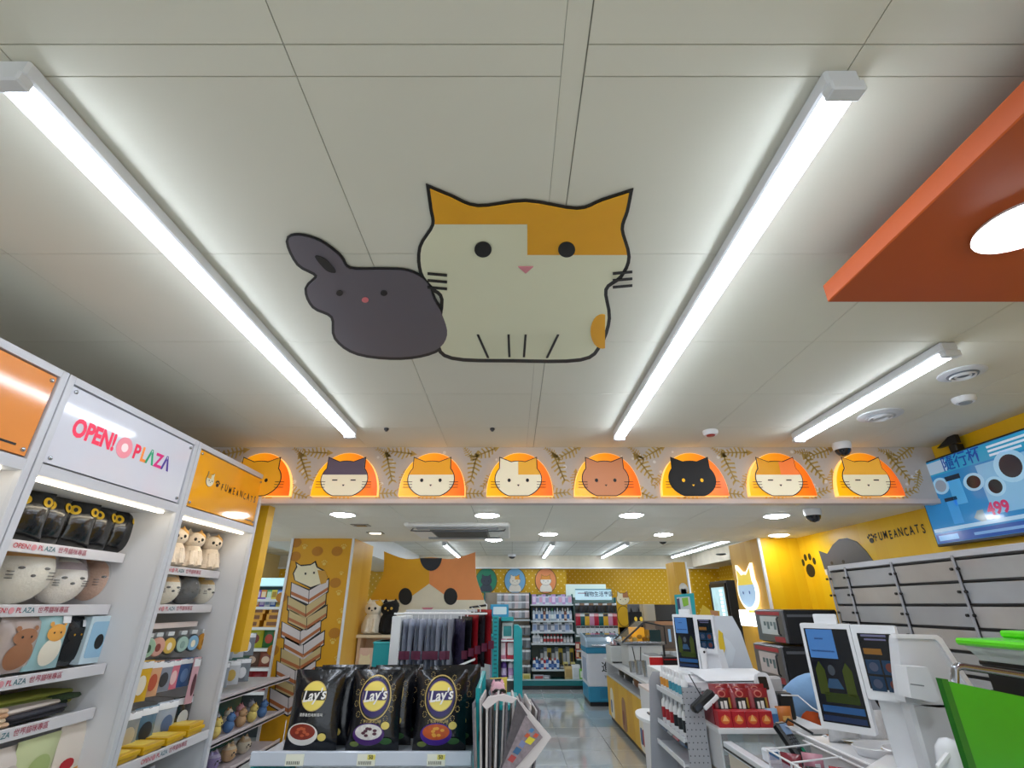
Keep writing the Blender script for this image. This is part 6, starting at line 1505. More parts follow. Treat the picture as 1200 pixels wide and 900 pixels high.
# sloped white machine back with yellow sticker
MY = 4.35
t = thing('cash_register', 'sloping white register back with plain yellow sticker', 'register', (on_y(860, 760, MY).x, MY, cz2))
pts = [on_y(x, y, MY) for x, y in ((838, 722), (858, 722), (868, 740), (884, 791), (838, 791))]
for p in pts[3:]: p.z = cz2 + .001
MB().slab(pts, (0, 1, 0), .1).build('shell', M('#d3d8de', .3), t)
st = MB().slab([on_y(x, y, MY - .002) for x, y in ((842, 738), (847, 742), (850, 760), (846, 778), (841, 782))], (0, 1, 0), .002).build('sticker', M('#e3c02a', .5), t)
MB().slab([on_y(x, y, MY - .002) for x, y in ((846, 744), (856, 752), (862, 762), (858, 780), (848, 782), (852, 762))], (0, 1, 0), .002).build('sticker', M('#dbe2e8', .4), t)
# teal framed poster above far kiosk
t = thing('poster_stand', 'teal framed poster stand behind the far kiosk', 'poster', (on_y(802, 710, 6.0).x, 6.0, CT))
F0 = [on_y(x, y, 5.98) for x, y in ((792, 697), (811, 695), (817, 724), (796, 724))]
MB().slab([on_y(x, y, 6.0) for x, y in ((791, 697), (813, 695), (820, 760), (797, 760))], (0, 1, 0), .03).build('frame', M('#2fa9b4', .4), t)
MB().slab([on_y(x, y, 5.995) for x, y in ((793, 700), (808, 699), (813, 730), (797, 730))], (0, 1, 0), .003).build('poster', M('#c9d4dc', .3), t)
MB().slab([on_y(x, y, 5.99) for x, y in ((799, 701), (806, 700), (807, 709), (801, 711))], (0, 1, 0), .003).build('green_print', M('#8cc44a', .5), t)
MB().slab([on_y(x, y, 5.99) for x, y in ((793, 702), (796, 701), (798, 716), (795, 718))], (0, 1, 0), .003).build('dark_print', M('#4a4a6a', .5), t)
MB().box(F0[0].x + .05, 6.03, 0, F0[0].x + .09, 6.07, on_y(800, 750, 6).z).build('pole', STEEL, t)
# ================================================================ MACHINES BEHIND THE FAR COUNTER
AY = 9.3
def bbox(name, label, cat, x0, y0, x1, y1, Y, dep, m, part='body', extra=None, b=.008, stand=True):
    X0, X1, Z0, Z1 = prect(x0, y0, x1, y1, Y); t = thing(name, label, cat, ((X0 + X1) / 2, Y + dep / 2, 0 if stand else Z0))
    MB().box(X0, Y, Z0, X1, Y + dep, Z1, b=b).build(part, m, t)
    if stand: MB().box(X0 + .02, Y + .03, 0, X1 - .02, Y + dep, Z0).build('cabinet', M('#8f7a68', .5), t)
    if extra: extra(t, X0, X1, Z0, Z1, Y)
    return t
bbox('back_bar_shelf', 'dark glazed bar cabinet with wooden edge behind the food warmer', 'cabinet', 768, 728, 800, 760, AY, .5, M('#6a5a50', .4), extra=lambda t, a, b, c, d, Y: (MB().box(a, Y - .01, d - .06, b, Y, d, b=.003).build('wood_edge', M('#c9926a', .4), t), MB().box(a + .22, Y - .008, c + .1, b - .2, Y - .002, d - .12).build('blue_window', M('#7aa0c4', .2, var=0, emit=.3), t), MB().box(a, Y + .05, d, b, Y + .45, d + .26, b=.01).build('dark_hood', M('#2a2624', .3), t)))
def catb(t, a, b, c, d, Y):
    cx = (a + b) / 2
    for sg in (-1, 1):
        MB().prism([(cx + sg * (b - a) * .42, d - .02), (cx + sg * (b - a) * .3, d + .07), (cx + sg * (b - a) * .16, d - .02)], -.1, -.02, 0, f_front(0, Y, 0)).build('ear', M('#16161a', .5), t)
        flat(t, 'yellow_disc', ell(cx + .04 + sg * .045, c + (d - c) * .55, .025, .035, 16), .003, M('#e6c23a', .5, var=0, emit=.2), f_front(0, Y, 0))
bbox('black_cushion', 'black square cushion with ears and two yellow discs', 'cushion', 738, 717, 753, 736, 9.0, .12, M('#16161a', .7), extra=catb)
bbox('grey_arch_board', 'grey arch-topped board behind the black cushion', 'board', 736, 708, 750, 720, 9.4, .05, M('#77797f', .5))
bbox('clear_box', 'clear plastic box right of the black cushion', 'box', 754, 708, 768, 728, 9.1, .25, film('#e4ddcf', .55))
t = bbox('poster_board', 'tall yellow poster board with plain round shapes by pet shelving', 'poster', 723, 693, 737, 735, 11.2, .03, M('#dba714', .5), stand=True)
P = on_y(730, 702, 11.195); plain_head(t, f_front(P.x, 11.2, P.z), .26, .22, CREAM, BROWN, 1)
P = on_y(731, 722, 11.195); flat(t, 'ring_print', ell(P.x, P.z, .14, .2, 28), .002, M('#7a5a10', .5), f_front(0, 11.2, 0)); flat(t, 'ring_fill', ell(P.x, P.z, .125, .185, 28), .004, M('#e0b020', .5), f_front(0, 11.2, 0))
# column with pale animal painting, polka wall behind
sc_ = struct(MB().box(on_y(794, 700, 9.8).x, 9.8, 0, on_y(808, 700, 9.8).x, 10.3, 2.33).build('wall_column', WOODW))
MB().box(on_y(808, 700, 9.8).x, 9.79, 0, on_y(808, 700, 9.8).x + .03, 9.82, 2.33).build('corner_strip', WHITE, sc_)
P = on_y(801, 690, 9.795); MB().prism(ell(P.x, P.z, .08, .1, 20), 0, .002, 0, f_front(0, 9.8, 0)).prism(rrect(P.x - .05, P.z - .5, P.x + .05, P.z, .02), 0, .002, 0, f_front(0, 9.8, 0)).build('animal_print', M('#d9d4cc', .5), sc_)
# calico shape peeking over the kiosk
t = thing('shaped_board', 'small calico ear-shaped board peeking above the far kiosk', 'board', (on_y(832, 720, 9.0).x, 9.0, 0))
MB().slab([on_y(x, y, 9.0) for x, y in ((818, 726), (824, 709), (833, 715), (843, 716), (844, 726), (844, 760), (818, 760))], (0, 1, 0), .02).build('board', M('#e6c43a', .5), t)
MB().slab([on_y(x, y, 8.99) for x, y in ((832, 715), (842, 716.5), (842, 728), (836, 726))], (0, 1, 0), .01).build('coat_patch', M('#cf9468', .5), t)
MB().box(on_y(830, 740, 9.0).x - .05, 9.02, 0, on_y(830, 740, 9.0).x + .05, 9.1, 1.2).build('stand', DARK, t)
# glass door fridges on the right rear wall
def fridge(label, ya, yb):
    t = thing('glass_door_fridge', label, 'fridge', (4.6, (ya + yb) / 2, 0)); X_ = 4.3
    MB().box(X_ + .03, ya, 0, 4.86, yb, 2.05, b=.01).build('cabinet', M('#3a3c40', .4), t)
    MB().box(X_, ya + .02, .15, X_ + .03, ya + .09, 2.0).box(X_, yb - .09, .15, X_ + .03, yb - .02, 2.0).box(X_, ya + .09, 1.93, X_ + .03, yb - .09, 2.0).box(X_, ya + .09, .15, X_ + .03, yb - .09, .22).build('door_frame', M('#1c1d20', .35), t)
    MB().box(X_ + .012, ya + .09, .22, X_ + .018, yb - .09, 1.93).build('glass_pane', M('#a9cdd6', .1, var=.2, scale=6, emit=.55), t)
    mb = MB()
    for k in range(22): mb.box(X_ + .004, ya + .25, .3 + .073 * k, X_ + .011, ya + .36, .345 + .073 * k)
    mb.build('shelf_rungs', M('#e9f2f4', .3, var=0, emit=1.0), t, kind='stuff')
fridge('tall glass door fridge beside the polka wall, farther one', 10.7, 11.6)
fridge('tall glass door fridge next to the right pillar, nearer one', 8.6, 9.9)
text(thing('wall_lettering', 'black lettering F U on polka wall above the far fridge', 'lettering', (4.868, 10.8, 2.2)), 'FU', .16, LINE, f_west(4.868, 10.9, 2.22), bold=.02)
# neon head sign and wall lamp on the pillar side
P = on_x(878, 690, 2.67)
t = thing('lit_sign', 'glowing white and blue head-shaped sign on the right pillar', 'sign', (2.67, P.y, P.z))
hpz = head_poly(.42, .34, .35)
MB().prism(grow(hpz, .03), 0, .03, 0, f_west(2.668, P.y, P.z - .02)).build('halo_body', M('#fff6da', .4, var=0, emit=.9), t)
fc = MB().prism(hpz, .03, .034, 0, f_west(2.668, P.y, P.z - .02)).build('face_panel', M('#b4d4f2', .3, var=0, emit=.3), t)
MB().prism(clip(hpz, 0, 1, -.06), .034, .037, 0, f_west(2.668, P.y, P.z - .02)).build('crown_panel', M('#f2d650', .3, var=0, emit=.35), fc)
mb = MB()
for sg in (-1, 1): mb.prism(ell(sg * .08, -.02, .012, .016, 12), .037, .04, 0, f_west(2.668, P.y, P.z - .02))
mb.build('face_marks', M('#5a7aa8', .5), fc)
P = on_x(887, 724, 2.67)
t = thing('wall_lamp', 'bright white paired roll lamp under the glowing sign', 'lamp', (2.66, P.y, P.z))
gm = M('#ffffff', .4, var=0, emit=1.6)
MB().box(2.655, P.y - .17, P.z - .08, 2.673, P.y + .2, P.z + .05, b=.004).build('back_plate', hous, t)
MB().lathe([(.05, 0), (.055, .09), (.05, .16)], (2.60, P.y + .14, P.z - .08), 18).build('roll', gm, t, True)
MB().lathe([(.05, 0), (.055, .07), (.05, .13)], (2.60, P.y - .02, P.z - .08), 18).build('roll', gm, t, True)
MB().lathe([(.045, 0), (.05, .07), (.045, .12)], (2.60, P.y - .14, P.z - .08), 18).build('roll', gm, t, True)
# ================================================================ OVENS
OY = 4.6
def oven(label, y0, y1, lab):
    X0 = on_y(922, (y0 + y1) / 2, OY).x; X1 = on_y(985, (y0 + y1) / 2, OY).x; Z1 = on_y(922, y0, OY).z; Z0 = on_y(922, y1, OY).z
    t = thing('oven', label, 'oven', ((X0 + X1) / 2, OY + .3, Z0))
    MB().box(X0, OY, Z0 + .003, X1, OY + .52, Z1 - .003, b=.01).build('body', M('#17181b', .3), t)
    fp = MB().box(X0 - .018, OY + .005, Z0 + .01, X0, OY + .515, Z1 - .01, b=.004).build('front_panel', M('#77787c', .3, .4), t)
    H = Z1 - Z0
    MB().box(X0 - .021, OY + .12, Z0 + H * .25, X0 - .018, OY + .42, Z0 + H * .78).build('window', M('#c9d0d2' if lab else '#c8bfc0', .2), fp)
    MB().box(X0 - .021, OY + .05, Z0 + H * .82, X0 - .018, OY + .48, Z0 + H * .92).build('red_label', M('#a83c44', .4), fp)
    MB().box(X0 - .021, OY + .03, Z0 + H * .05, X0 - .018, OY + .2, Z0 + H * .2).build('red_label', M('#a83c44', .4), fp)
    MB().tube([(X0 - .03, OY + .06, Z0 + H * .25), (X0 - .045, OY + .06, Z0 + H * .3), (X0 - .045, OY + .06, Z0 + H * .72), (X0 - .03, OY + .06, Z0 + H * .78)], .008, 8).build('handle', DARK, fp, True)
    for k in range(4): MB().box(X0 - .022, OY + .14 + .06 * k, Z0 + H * (.4 + .1 * (k % 2)), X0 - .0205, OY + .18 + .06 * k, Z0 + H * .62).build('window_note', M('#5d7276', .4), fp)
    MB().box(X0 + .02, OY - .004, Z1 - .06, X1 - .01, OY, Z1 - .04).build('side_groove', M('#5a5c60', .4), t)
    return X0, X1, Z0
oven('upper black oven with steel control front beside yellow pillar', 714, 756, True)
X0, X1, Z0 = oven('lower black oven with steel front and note, beneath another', 757, 806, False)
t = thing('oven_stand', 'dark cabinet carrying the two stacked ovens', 'cabinet', ((X0 + X1) / 2, OY + .3, 0)); MB().box(X0 - .02, OY, 0, X1, OY + .55, Z0 - .02, b=.006).build('cabinet', M('#2a2b2f', .5), t); MB().box(X0 - .03, OY - .01, Z0 - .02, X1 + .01, OY + .56, Z0 + .002, b=.003).build('top', DARK, t)

# ================================================================ RACK ON THE RIGHT WALL
RX = 2.75
t = thing('drawer_rack', 'grey clear-fronted product rack on the right wall under the television', 'rack', (2.9, 3.3, 0))
zr = [1.86, 1.73, 1.60, 1.47, 1.34, 1.21, 1.08]; yp = [4.55, 4.31, 3.77, 3.23, 2.69, 2.15, 1.61]
MB().box(RX + .02, 1.61, 0, 3.095, 4.55, zr[-1]).build('lower_cabinet', M('#c4c5c9', .4), t)
MB().box(RX + .06, 1.61, zr[-1], 3.095, 4.55, zr[0]).build('back_panel', M('#6d6d70', .6), t)
MB().box(RX - .004, 1.61, zr[0] + .006, 3.095, 4.55, zr[0] + .045, b=.003).build('top_rail', M('#bdbec2', .3), t)
for z in zr: MB().box(RX + .006, 1.61, z - .004, 3.0, 4.55, z + .004).build('shelf', M('#1d1d20', .4), t)
MB().box(RX + .01, 4.552, zr[-1], 3.095, 4.565, zr[0]).build('end_panel', M('#b4b5b9', .4), t)
for y in yp: MB().tube([(RX - .01, y, zr[-1]), (RX - .01, y, zr[0] + .02)], .008, 8).build('post', M('#a2a3a8', .3, .2), t, True)
pm_ = [M('#a9a9a8', .07, var=.12, scale=5, coat=1), M('#a5a8ac', .07, var=.12, scale=4, coat=1), M('#aeaaa6', .07, var=.12, scale=6, coat=1)]
for j in range(6):
    for i in range(6):
        ya, yb = yp[i + 1], yp[i]
        F = frame((RX + .004, yb - .01, zr[j + 1] + .006), (0, -1, 0), (-.06, 0, 1))
        MB().box(0, 0, -.004, (yb - ya) - .02, .112, 0, b=.001, F=F).build('clear_front', pm_[(i + j) % 3], t)
mb = MB()
for j in range(6):
    for y in yp[:-1]:
        for d in (-.025, .025): mb.cyl((0, 0, 0), .009, .012, 10, 0, f_west(RX - .012, y + d, zr[j + 1] + .07))
mb.build('knob', BLACK, t, kind='stuff')

# ================================================================ TELEVISION
TX = 3.02
ty0, ty1, tz0, tz1 = 2.56, 3.73, 1.965, 2.60
ty1 = on_x(1067, 547, TX).y; tz1 = on_x(1067, 547, TX).z; tz0 = on_x(1100, 641, TX).z; ty0 = ty1 - (tz1 - tz0) * 1.76
t = thing('television', 'wall television showing a blue advert with price 499', 'television', (3.06, (ty0 + ty1) / 2, tz0))
MB().box(TX, ty0, tz0, 3.06, ty1, tz1, b=.004).build('frame', M('#0d0d0f', .3), t)
MB().box(3.06, (ty0 + ty1) / 2 - .2, tz0 + .15, 3.1, (ty0 + ty1) / 2 + .2, tz1 - .15).build('wall_mount', BLACK, t)
W, H = ty1 - ty0, tz1 - tz0; F = f_west(TX - .0005, ty1, tz0)
s = MB().prism(rrect(.012, .018, W - .012, H - .012, .002), 0, .001, 0, F).build('screen', M('#2a7fbb', .12, var=.1, scale=4, emit=.25), t)
def tv(n, poly, c, k=1, e=.6): return MB().prism([(x * W, y * H) for x, y in poly], .001 + .0004 * (k - 1), .001 + .0004 * k, 0, F).build(n, M(c, .15, var=0, emit=e * .35), s)
R4 = lambda a, b, c, d: [(a, b), (c, b), (c, d), (a, d)]
tv('banner', R4(.02, .8, .98, .97), '#2f9ac4', 1); tv('banner_panel', R4(.03, .82, .3, .96), '#a8c4dc', 2); tv('lower_band', R4(.02, .035, .98, .14), '#1c4ea0', 1)
tv('ticker', R4(.02, .16, .98, .2), '#a9cde6', 1); tv('side_field', R4(.5, .25, .98, .78), '#7fb6dc', 1)
tv('product_cup', R4(.26, .42, .36, .7), '#4fa6e0', 2); tv('cup_lid', R4(.25, .7, .37, .755), '#16283c', 2)
tv('product_cup', R4(.2, .22, .28, .48), '#3f96d8', 2); tv('cup_lid', R4(.19, .48, .29, .52), '#16283c', 2)
for (cx, cy, rx, ry, c) in ((.2, .67, .045, .07, '#8f9bac'), (.45, .62, .05, .07, '#16202c'), (.58, .52, .045, .075, '#131b28'), (.72, .68, .07, .12, '#222a3a'), (.85, .5, .05, .07, '#1a2434')):
    tv('ring', ell(cx, cy, rx * 1.5, ry * 1.4, 24), '#9ccbe8', 2); tv('product_disc', ell(cx, cy, rx, ry, 24), c, 3)
tv('product_panel', [(.05, .5), (.14, .53), (.12, .66), (.04, .66)], '#1d4a3c', 2); tv('price_arrow', [(.36, .25), (.4, .2), (.44, .2), (.44, .32), (.4, .32)], '#6f8a94', 2)
text(s, '隨行杯', .105, M('#14418c', .2, var=0, emit=.4), f_west(TX - .003, ty1 - W * .42, tz0 + H * .885), bold=.012)
text(s, '499', .1, M('#a82058', .2, var=0, emit=.4), f_west(TX - .003, ty1 - W * .545, tz0 + H * .3), bold=.04)
for k, y in enumerate((.93, .885, .84)): tv('text_line', R4(.62 + .0, y - .012, .95 - .06 * k, y + .012), '#cfe0f0', 2)
tv('text_line', R4(.32, .07, .8, .1), '#7aa8d8', 2); tv('text_line', R4(.04, .06, .2, .12), '#6fb0e6', 2)
b0 = on_x(1120, 522, 3.05)
t = thing('bracket_camera', 'small black clamp bracket on top of television', 'bracket', (3.05, b0.y, tz1))
MB().box(3.02, b0.y - .03, tz1 + .0005, 3.08, b0.y + .03, tz1 + .05, b=.005).build('clamp', BLACK, t)
MB().slab([(3.05, b0.y - .05, tz1 + .05), (3.05, b0.y + .12, tz1 + .06), (3.05, b0.y - .0, tz1 + .11), (3.05, b0.y - .05, tz1 + .11)], (-1, 0, 0), .03).build('arm', BLACK, t)
# wall prints on the yellow wall
P = on_x(988, 650, 3.097)
t = thing('wall_decal', 'dark grey rounded animal decal peeking above the product rack', 'decal', (3.098, P.y, P.z))
F = f_west(3.099, P.y, P.z - .02)
gp_ = [(-.34, -.14), (-.37, .09), (-.24, .05), (-.12, .12), (.0, .16), (.12, .155), (.24, .11), (.33, .02), (.38, -.06), (.4, -.14)]
MB().prism(gp_, 0, .003, 0, F).build('body_print', M('#4b5059', .5), t); MB().prism(clip(gp_, 0, -1, -.09), .003, .005, 0, F).build('muzzle_print', M('#d9d9d4', .5), t)
mb = MB()
for x in (-.2, -.02): mb.prism(ell(x, -.04, .02, .016, 10), .003, .005, 0, F)
mb.build('eye', LINE, t)
P = on_x(1050, 626, 3.097); a_ = on_x(1027, 632, 3.097); b_ = on_x(1083, 623, 3.097)
t = thing('wall_lettering', 'black FUMEANCATS lettering on the yellow wall left of television', 'lettering', (3.098, P.y, P.z))
for i, ch in enumerate('FUMEANCATS'): text(t, ch, .085 + .008 * (i % 2), LINE, f_west(3.0985, a_.y + (b_.y - a_.y) * i / 9, P.z + .004 * (i % 3)), bold=.02, sx=.72)
pw = on_x(1021, 632, 3.097); paw(t, f_west(3.0985, pw.y, pw.z), .1, LINE)
pw = on_x(949, 665, 3.097)
t = thing('wall_decal', 'single black paw print on the yellow wall', 'decal', (3.098, pw.y, pw.z)); paw(t, f_west(3.0985, pw.y, pw.z), .3, LINE)

# ================================================================ RIGHT FOREGROUND
def slabpx(root, name, pts, Y, th, m, n=(0, 1, 0)): return MB().slab([on_y(x, y, Y) for x, y in pts], n, th).build(name, m, root)
RY = 2.02
t = thing('cash_register', 'large white register monitor seen from behind, next to near kiosk', 'register', (on_y(1090, 800, RY).x, RY + .05, 1.051))
slabpx(t, 'monitor_shell', smooth_pts([(1052, 745), (1052, 745), (1097, 746), (1103, 750), (1138, 803), (1138, 803), (1118, 828), (1070, 825), (1060, 815)], 3), RY, .05, M('#dcdfe4', .3))
slabpx(t, 'shell_rim', [(1050, 743), (1098, 744), (1104, 748), (1142, 806), (1138, 809), (1100, 752), (1096, 749), (1051, 748)], RY - .01, .02, M('#eceef2', .25))
slabpx(t, 'receipt_printer', [(1062, 781), (1087, 782), (1102, 819), (1096, 823), (1068, 818)], RY - .07, .06, M('#e3e6ea', .3))
slabpx(t, 'printer_slot', [(1067, 801), (1083, 803), (1083, 804.5), (1067, 802.5)], RY - .071, .004, M('#8f9298', .4))
Pm = on_y(1085, 830, RY); MB().box(Pm.x - .05, RY + .0, 1.051, Pm.x + .08, RY + .06, Pm.z + .02, b=.01).build('neck', M('#d3d6da', .35), t)
t = thing('hand_scanner', 'grey hand scanner with teal end lying near the register', 'scanner', (on_y(1090, 860, 1.95).x, 1.95, 1.051))
A = on_y(1078, 856, 1.93); B = on_y(1112, 867, 1.85); A.z = 1.051 + .036; B.z = 1.051 + .04
MB().tube([A, A.lerp(B, .2), A.lerp(B, .6), B], [.02, .028, .03, .032], 14).build('barrel', M('#7f8796', .4), t, True)
MB().tube([A + (A - B).normalized() * .012, A], [.014, .021], 14).build('teal_end', M('#5fb8ac', .3), t, True)
t = thing('white_jug', 'white rounded device partly behind the green board', 'device', (on_y(1112, 850, 1.75).x, 1.76, 1.051))
pj = on_y(1113, 850, 1.75); MB().lathe([(.04, 0), (.05, .02), (.045, .1), (.035, .16), (.02, .18), (.002, .185)], (pj.x, 1.78, 1.051), 18).build('body', M('#e2e5ea', .25), t, True); MB().tube([(pj.x - .03, 1.76, 1.07), (pj.x - .06, 1.76, 1.1), (pj.x - .06, 1.76, 1.17), (pj.x - .02, 1.76, 1.2)], .009, 8).build('handle', WHITE, t, True)
for i, (pxx, pyy, sc2, lab) in enumerate(((1033, 882, 1.0, 'left white moulded coin tray on the raised ledge'), (1075, 886, 1.15, 'right white moulded coin tray beside the scanner'))):
    P = on_z(pxx, pyy, 1.06); t = thing('coin_tray', lab, 'tray', (P.x, P.y, 1.051))
    MB().lathe([(.085 * sc2, 0), (.1 * sc2, .03), (.095 * sc2, .032), (.08 * sc2, .008), (.002, .006)], (P.x, P.y, 1.051), 28, sx=1.05, sy=.8).build('tray_body', M('#e6e8ec', .25), t, True)
    MB().box(P.x - .03, P.y - .02, 1.058, P.x + .035, P.y + .03, 1.062).build('dark_mark', M('#5a5e66', .4), t)
# papers beside kiosk
for i in range(4):
    t = thing('leaflet', f'leaflet in the pile between kiosk and ledge, {("bottom", "second", "third", "top")[i]} one', 'leaflet', (1.5, 2.6, 1.051 + .004 * i)); MB().box(-.07, -.1, 0, .07, .1, .0035, F=Matrix.Translation((1.52 + .01 * i, 2.55, 1.051 + .0038 * i)) @ Matrix.Rotation(.25 * i, 4, 'Z')).build('sheet', M(('#d8c8b0', '#3a3a44', '#c9b25a', '#e4e6e8')[i], .5), t)
# green board, basket and lidded bowl
GYY = 1.42
t = thing('shopping_basket', 'bright green basket front with chrome handle at the right edge', 'basket', (on_y(1190, 860, GYY).x, GYY + .1, 1.051))
gp = [on_y(x, y, GYY) for x, y in ((1104, 797), (1290, 835), (1290, 935), (1146, 925))]
gp[2].z = gp[3].z = 1.052
gr = M('#2f9a12', .3, var=.18, scale=5, coat=.4)
MB().slab(gp, (0, 1, 0), .012).build('green_front', gr, t)
MB().slab([gp[0] + Vector((-.004, -.004, .004)), gp[0] + Vector((.012, -.004, .002)), gp[3] + Vector((.012, -.004, 0)), gp[3] + Vector((-.006, -.004, 0))], (0, 1, 0), .018).build('edge_strip', M('#1c6a10', .35), t)
if 0: MB().slab([gp[0] + Vector((.01, .012, -.02)), gp[0] + Vector((.03, .25, -.02)), Vector((gp[3].x + .03, GYY + .25, 1.052)), Vector((gp[3].x + .01, GYY + .012, 1.052))], (1, 0, 0), .006).build('side_wall', M('#1d1f1e', .5), t)
h0 = on_y(1119, 800, GYY + .03); h1 = on_y(1119, 784, GYY + .03); h2 = on_y(1128, 781, GYY + .03); h3 = on_y(1290, 806, GYY + .03)
MB().tube([h0, h1, h1.lerp(h2, .5) + Vector((0, 0, .003)), h2, h3], .009, 10).build('handle', M('#8a8c90', .2, .9), t, True)
b1 = on_y(1158, 800, GYY + .3)
t = thing('black_container', 'black deep container standing in the green basket', 'container', (b1.x + .1, GYY + .17, 1.051))
MB().box(b1.x, GYY + .06, 1.052, b1.x + .4, GYY + .3, on_y(1180, 783, GYY + .1).z, b=.01).build('body', M('#0f1011', .35), t)
MB().box(b1.x - .005, GYY + .055, on_y(1180, 783, GYY + .1).z - .012, b1.x + .405, GYY + .305, on_y(1180, 783, GYY + .1).z + .001, b=.003).build('rim', M('#1c1d1f', .3), t)
zc = on_y(1180, 783, GYY + .1).z + .002
zl = on_y(1180, 752, GYY + .1).z
xl, xr_ = on_y(1128, 757, GYY + .3).x, on_y(1290, 757, GYY + .1).x
t = thing('lidded_bowl', 'clear rectangular bowl with bright green lid on black container', 'bowl', ((xl + xr_) / 2, GYY + .19, zc))
x_b = b1.x - .015
vs = [(x_b, GYY + .08, zc), (xr_ - .05, GYY + .08, zc), (xr_ - .05, GYY + .28, zc), (x_b, GYY + .28, zc), (xl + .01, GYY + .05, zl - .02), (xr_, GYY + .05, zl - .02), (xr_, GYY + .31, zl - .02), (xl + .01, GYY + .31, zl - .02)]
MB().add(vs, [(0, 1, 2, 3), (0, 1, 5, 4), (1, 2, 6, 5), (2, 3, 7, 6), (3, 0, 4, 7)]).build('bowl_body', film('#dfe6e6', .45, .05), t)
lg = M('#5cd61c', .3, coat=.3)
MB().box(xl - .005, GYY + .04, zl - .022, xr_, GYY + .32, zl - .002, b=.006).build('lid', lg, t); 
xl2 = on_y(1172, 748, GYY + .3).x
t = thing('lidded_bowl', 'second bright green lid resting on the lidded bowl', 'lid', (xl2 + .1, GYY + .2, zl - .002)); MB().box(xl2, GYY + .08, zl - .001, xr_, GYY + .3, zl + .02, b=.006).build('lid', lg, t)
# clear wire rack with red packs below near kiosk
KZ = KT
t = thing('wire_rack', 'clear compartment rack full of red packs under the near kiosk', 'rack', (1.22, 2.0, KZ))
mb = MB()
for k in range(6):
    y = 2.62 - .2 * k; mb.tube([(1.12, y, KZ + .07), (1.33, y, KZ + .09)], .004, 6); mb.tube([(1.12, y, KZ), (1.12, y, KZ + .07)], .004, 6)
mb.tube([(1.12, 2.62, KZ + .07), (1.12, 1.5, KZ + .07)], .004, 6).tube([(1.33, 2.95, KZ + .105), (1.33, 1.2, KZ + .105)], .006, 6).tube([(1.315, 2.68, KZ + .09), (1.315, 1.2, KZ + .09)], .004, 6)
mb.build('wire_frame', WHITE, t, True)
MB().box(1.118, 1.5, KZ, 1.122, 2.62, KZ + .055).build('clear_wall', film('#d8d0e0', .35), t)
cc = [('dark red', '#7c1428'), ('pink', '#c88a9a'), ('black', '#1a1a1e'), ('bright red', '#b01e30'), ('plum', '#5a2038')]
for i in range(5):
    for j in range(2):
        n, c = cc[(i * 2 + j) % 5]
        t = thing('small_pack', f'{n} small pack in the wire rack, {ORD[i]} compartment from far end, {("aisle", "clerk")[j]} side', 'package', (1.17 + .09 * j, 2.52 - .2 * i, KZ))
        MB().pillow(.08, .075, .05, 5, 5, 0, frame((1.17 + .09 * j, 2.52 - .2 * i, KZ + .042), (.8, -.6, 0), (0, 0, 1))).build('pack', M(c, .3, coat=.4), t, True)
        MB().box(1.16 + .09 * j, 2.485 - .2 * i, KZ + .03, 1.18 + .09 * j, 2.489 - .2 * i, KZ + .05).build('label', tagm, t)
# card reader and small blue device near the front of rack
P = on_z(945, 878, 1.0)
t = thing('card_reader', 'black handheld card reader with green key beside the wire rack', 'card reader', (P.x, P.y, KT))
F = Matrix.Translation((1.285, 2.74, KT + .075)) @ Matrix.Rotation(.5, 4, 'Z') @ Matrix.Rotation(.9, 4, 'X')
MB().box(-.035, -.08, -.02, .035, .08, .018, b=.01, F=F).build('reader_body', BLACK, t)
MB().box(-.024, .02, .018, .024, .065, .02, F=F).build('screen', M('#7f95b4', .15), t)
MB().box(.008, -.055, .018, .024, -.035, .02, F=F).build('green_key', M('#1a9a6a', .4), t)
mb = MB()
for a in range(3):
    for b in range(4): mb.box(-.024 + .016 * a, -.04 + .014 * b, .018, -.013 + .016 * a, -.031 + .014 * b, .0205, F=F)
mb.build('keys', M('#5a5e64', .5), t)
MB().box(1.25, 2.68, KT - .005, 1.32, 2.80, KT + .012, b=.003).build('cradle', DARK, t)
MB().tube([(1.29, 2.79, KT + .12), (1.32, 2.8, KT + .15), (1.38, 2.71, KT + .11)], .006, 6).build('cable', BLACK, t, True)
t = thing('white_stylus_holder', 'slim white bar device above the black card reader', 'device', (1.38, 2.72, 1.05)); MB().slab([on_y(921, 851, 2.75), on_y(934, 853, 2.75), on_y(960, 866, 2.75), on_y(952, 868, 2.75)], (0, 1, 0), .02).build('bar', WHITE, t); q_ = on_y(956, 867, 2.75); MB().tube([q_, (q_.x + .02, 2.69, 1.055)], .006, 6).build('arm', WHITE, t)
P = on_z(905, 893, KT)
t = thing('small_device', 'small blue and white device at the lower ledge end', 'device', (P.x, P.y, KT)); MB().box(P.x - .03, P.y - .03, KT, P.x + .035, P.y + .03, KT + .05, b=.006).build('body', M('#dfe3ea', .3), t); MB().box(P.x - .025, P.y - .033, KT + .015, P.x + .02, P.y - .03, KT + .045).build('blue_panel', M('#4a78a8', .3), t)
# wrapped bags hanging behind the kiosk screen
for i, (x, n) in enumerate(((1.46, 'left'), (1.58, 'right'))):
    t = thing('clear_bag', f'crumpled clear bag behind the near kiosk, {n} one', 'bag', (x, 2.6, 1.051)); MB().pillow(.14, .12, .08, 7, 7, 0, f_front(x, 2.6, 1.11)).build('bag', M('#cfd2d6', .25, var=.25, scale=30, coat=.4, bump=.5, bscale=30), t, True)

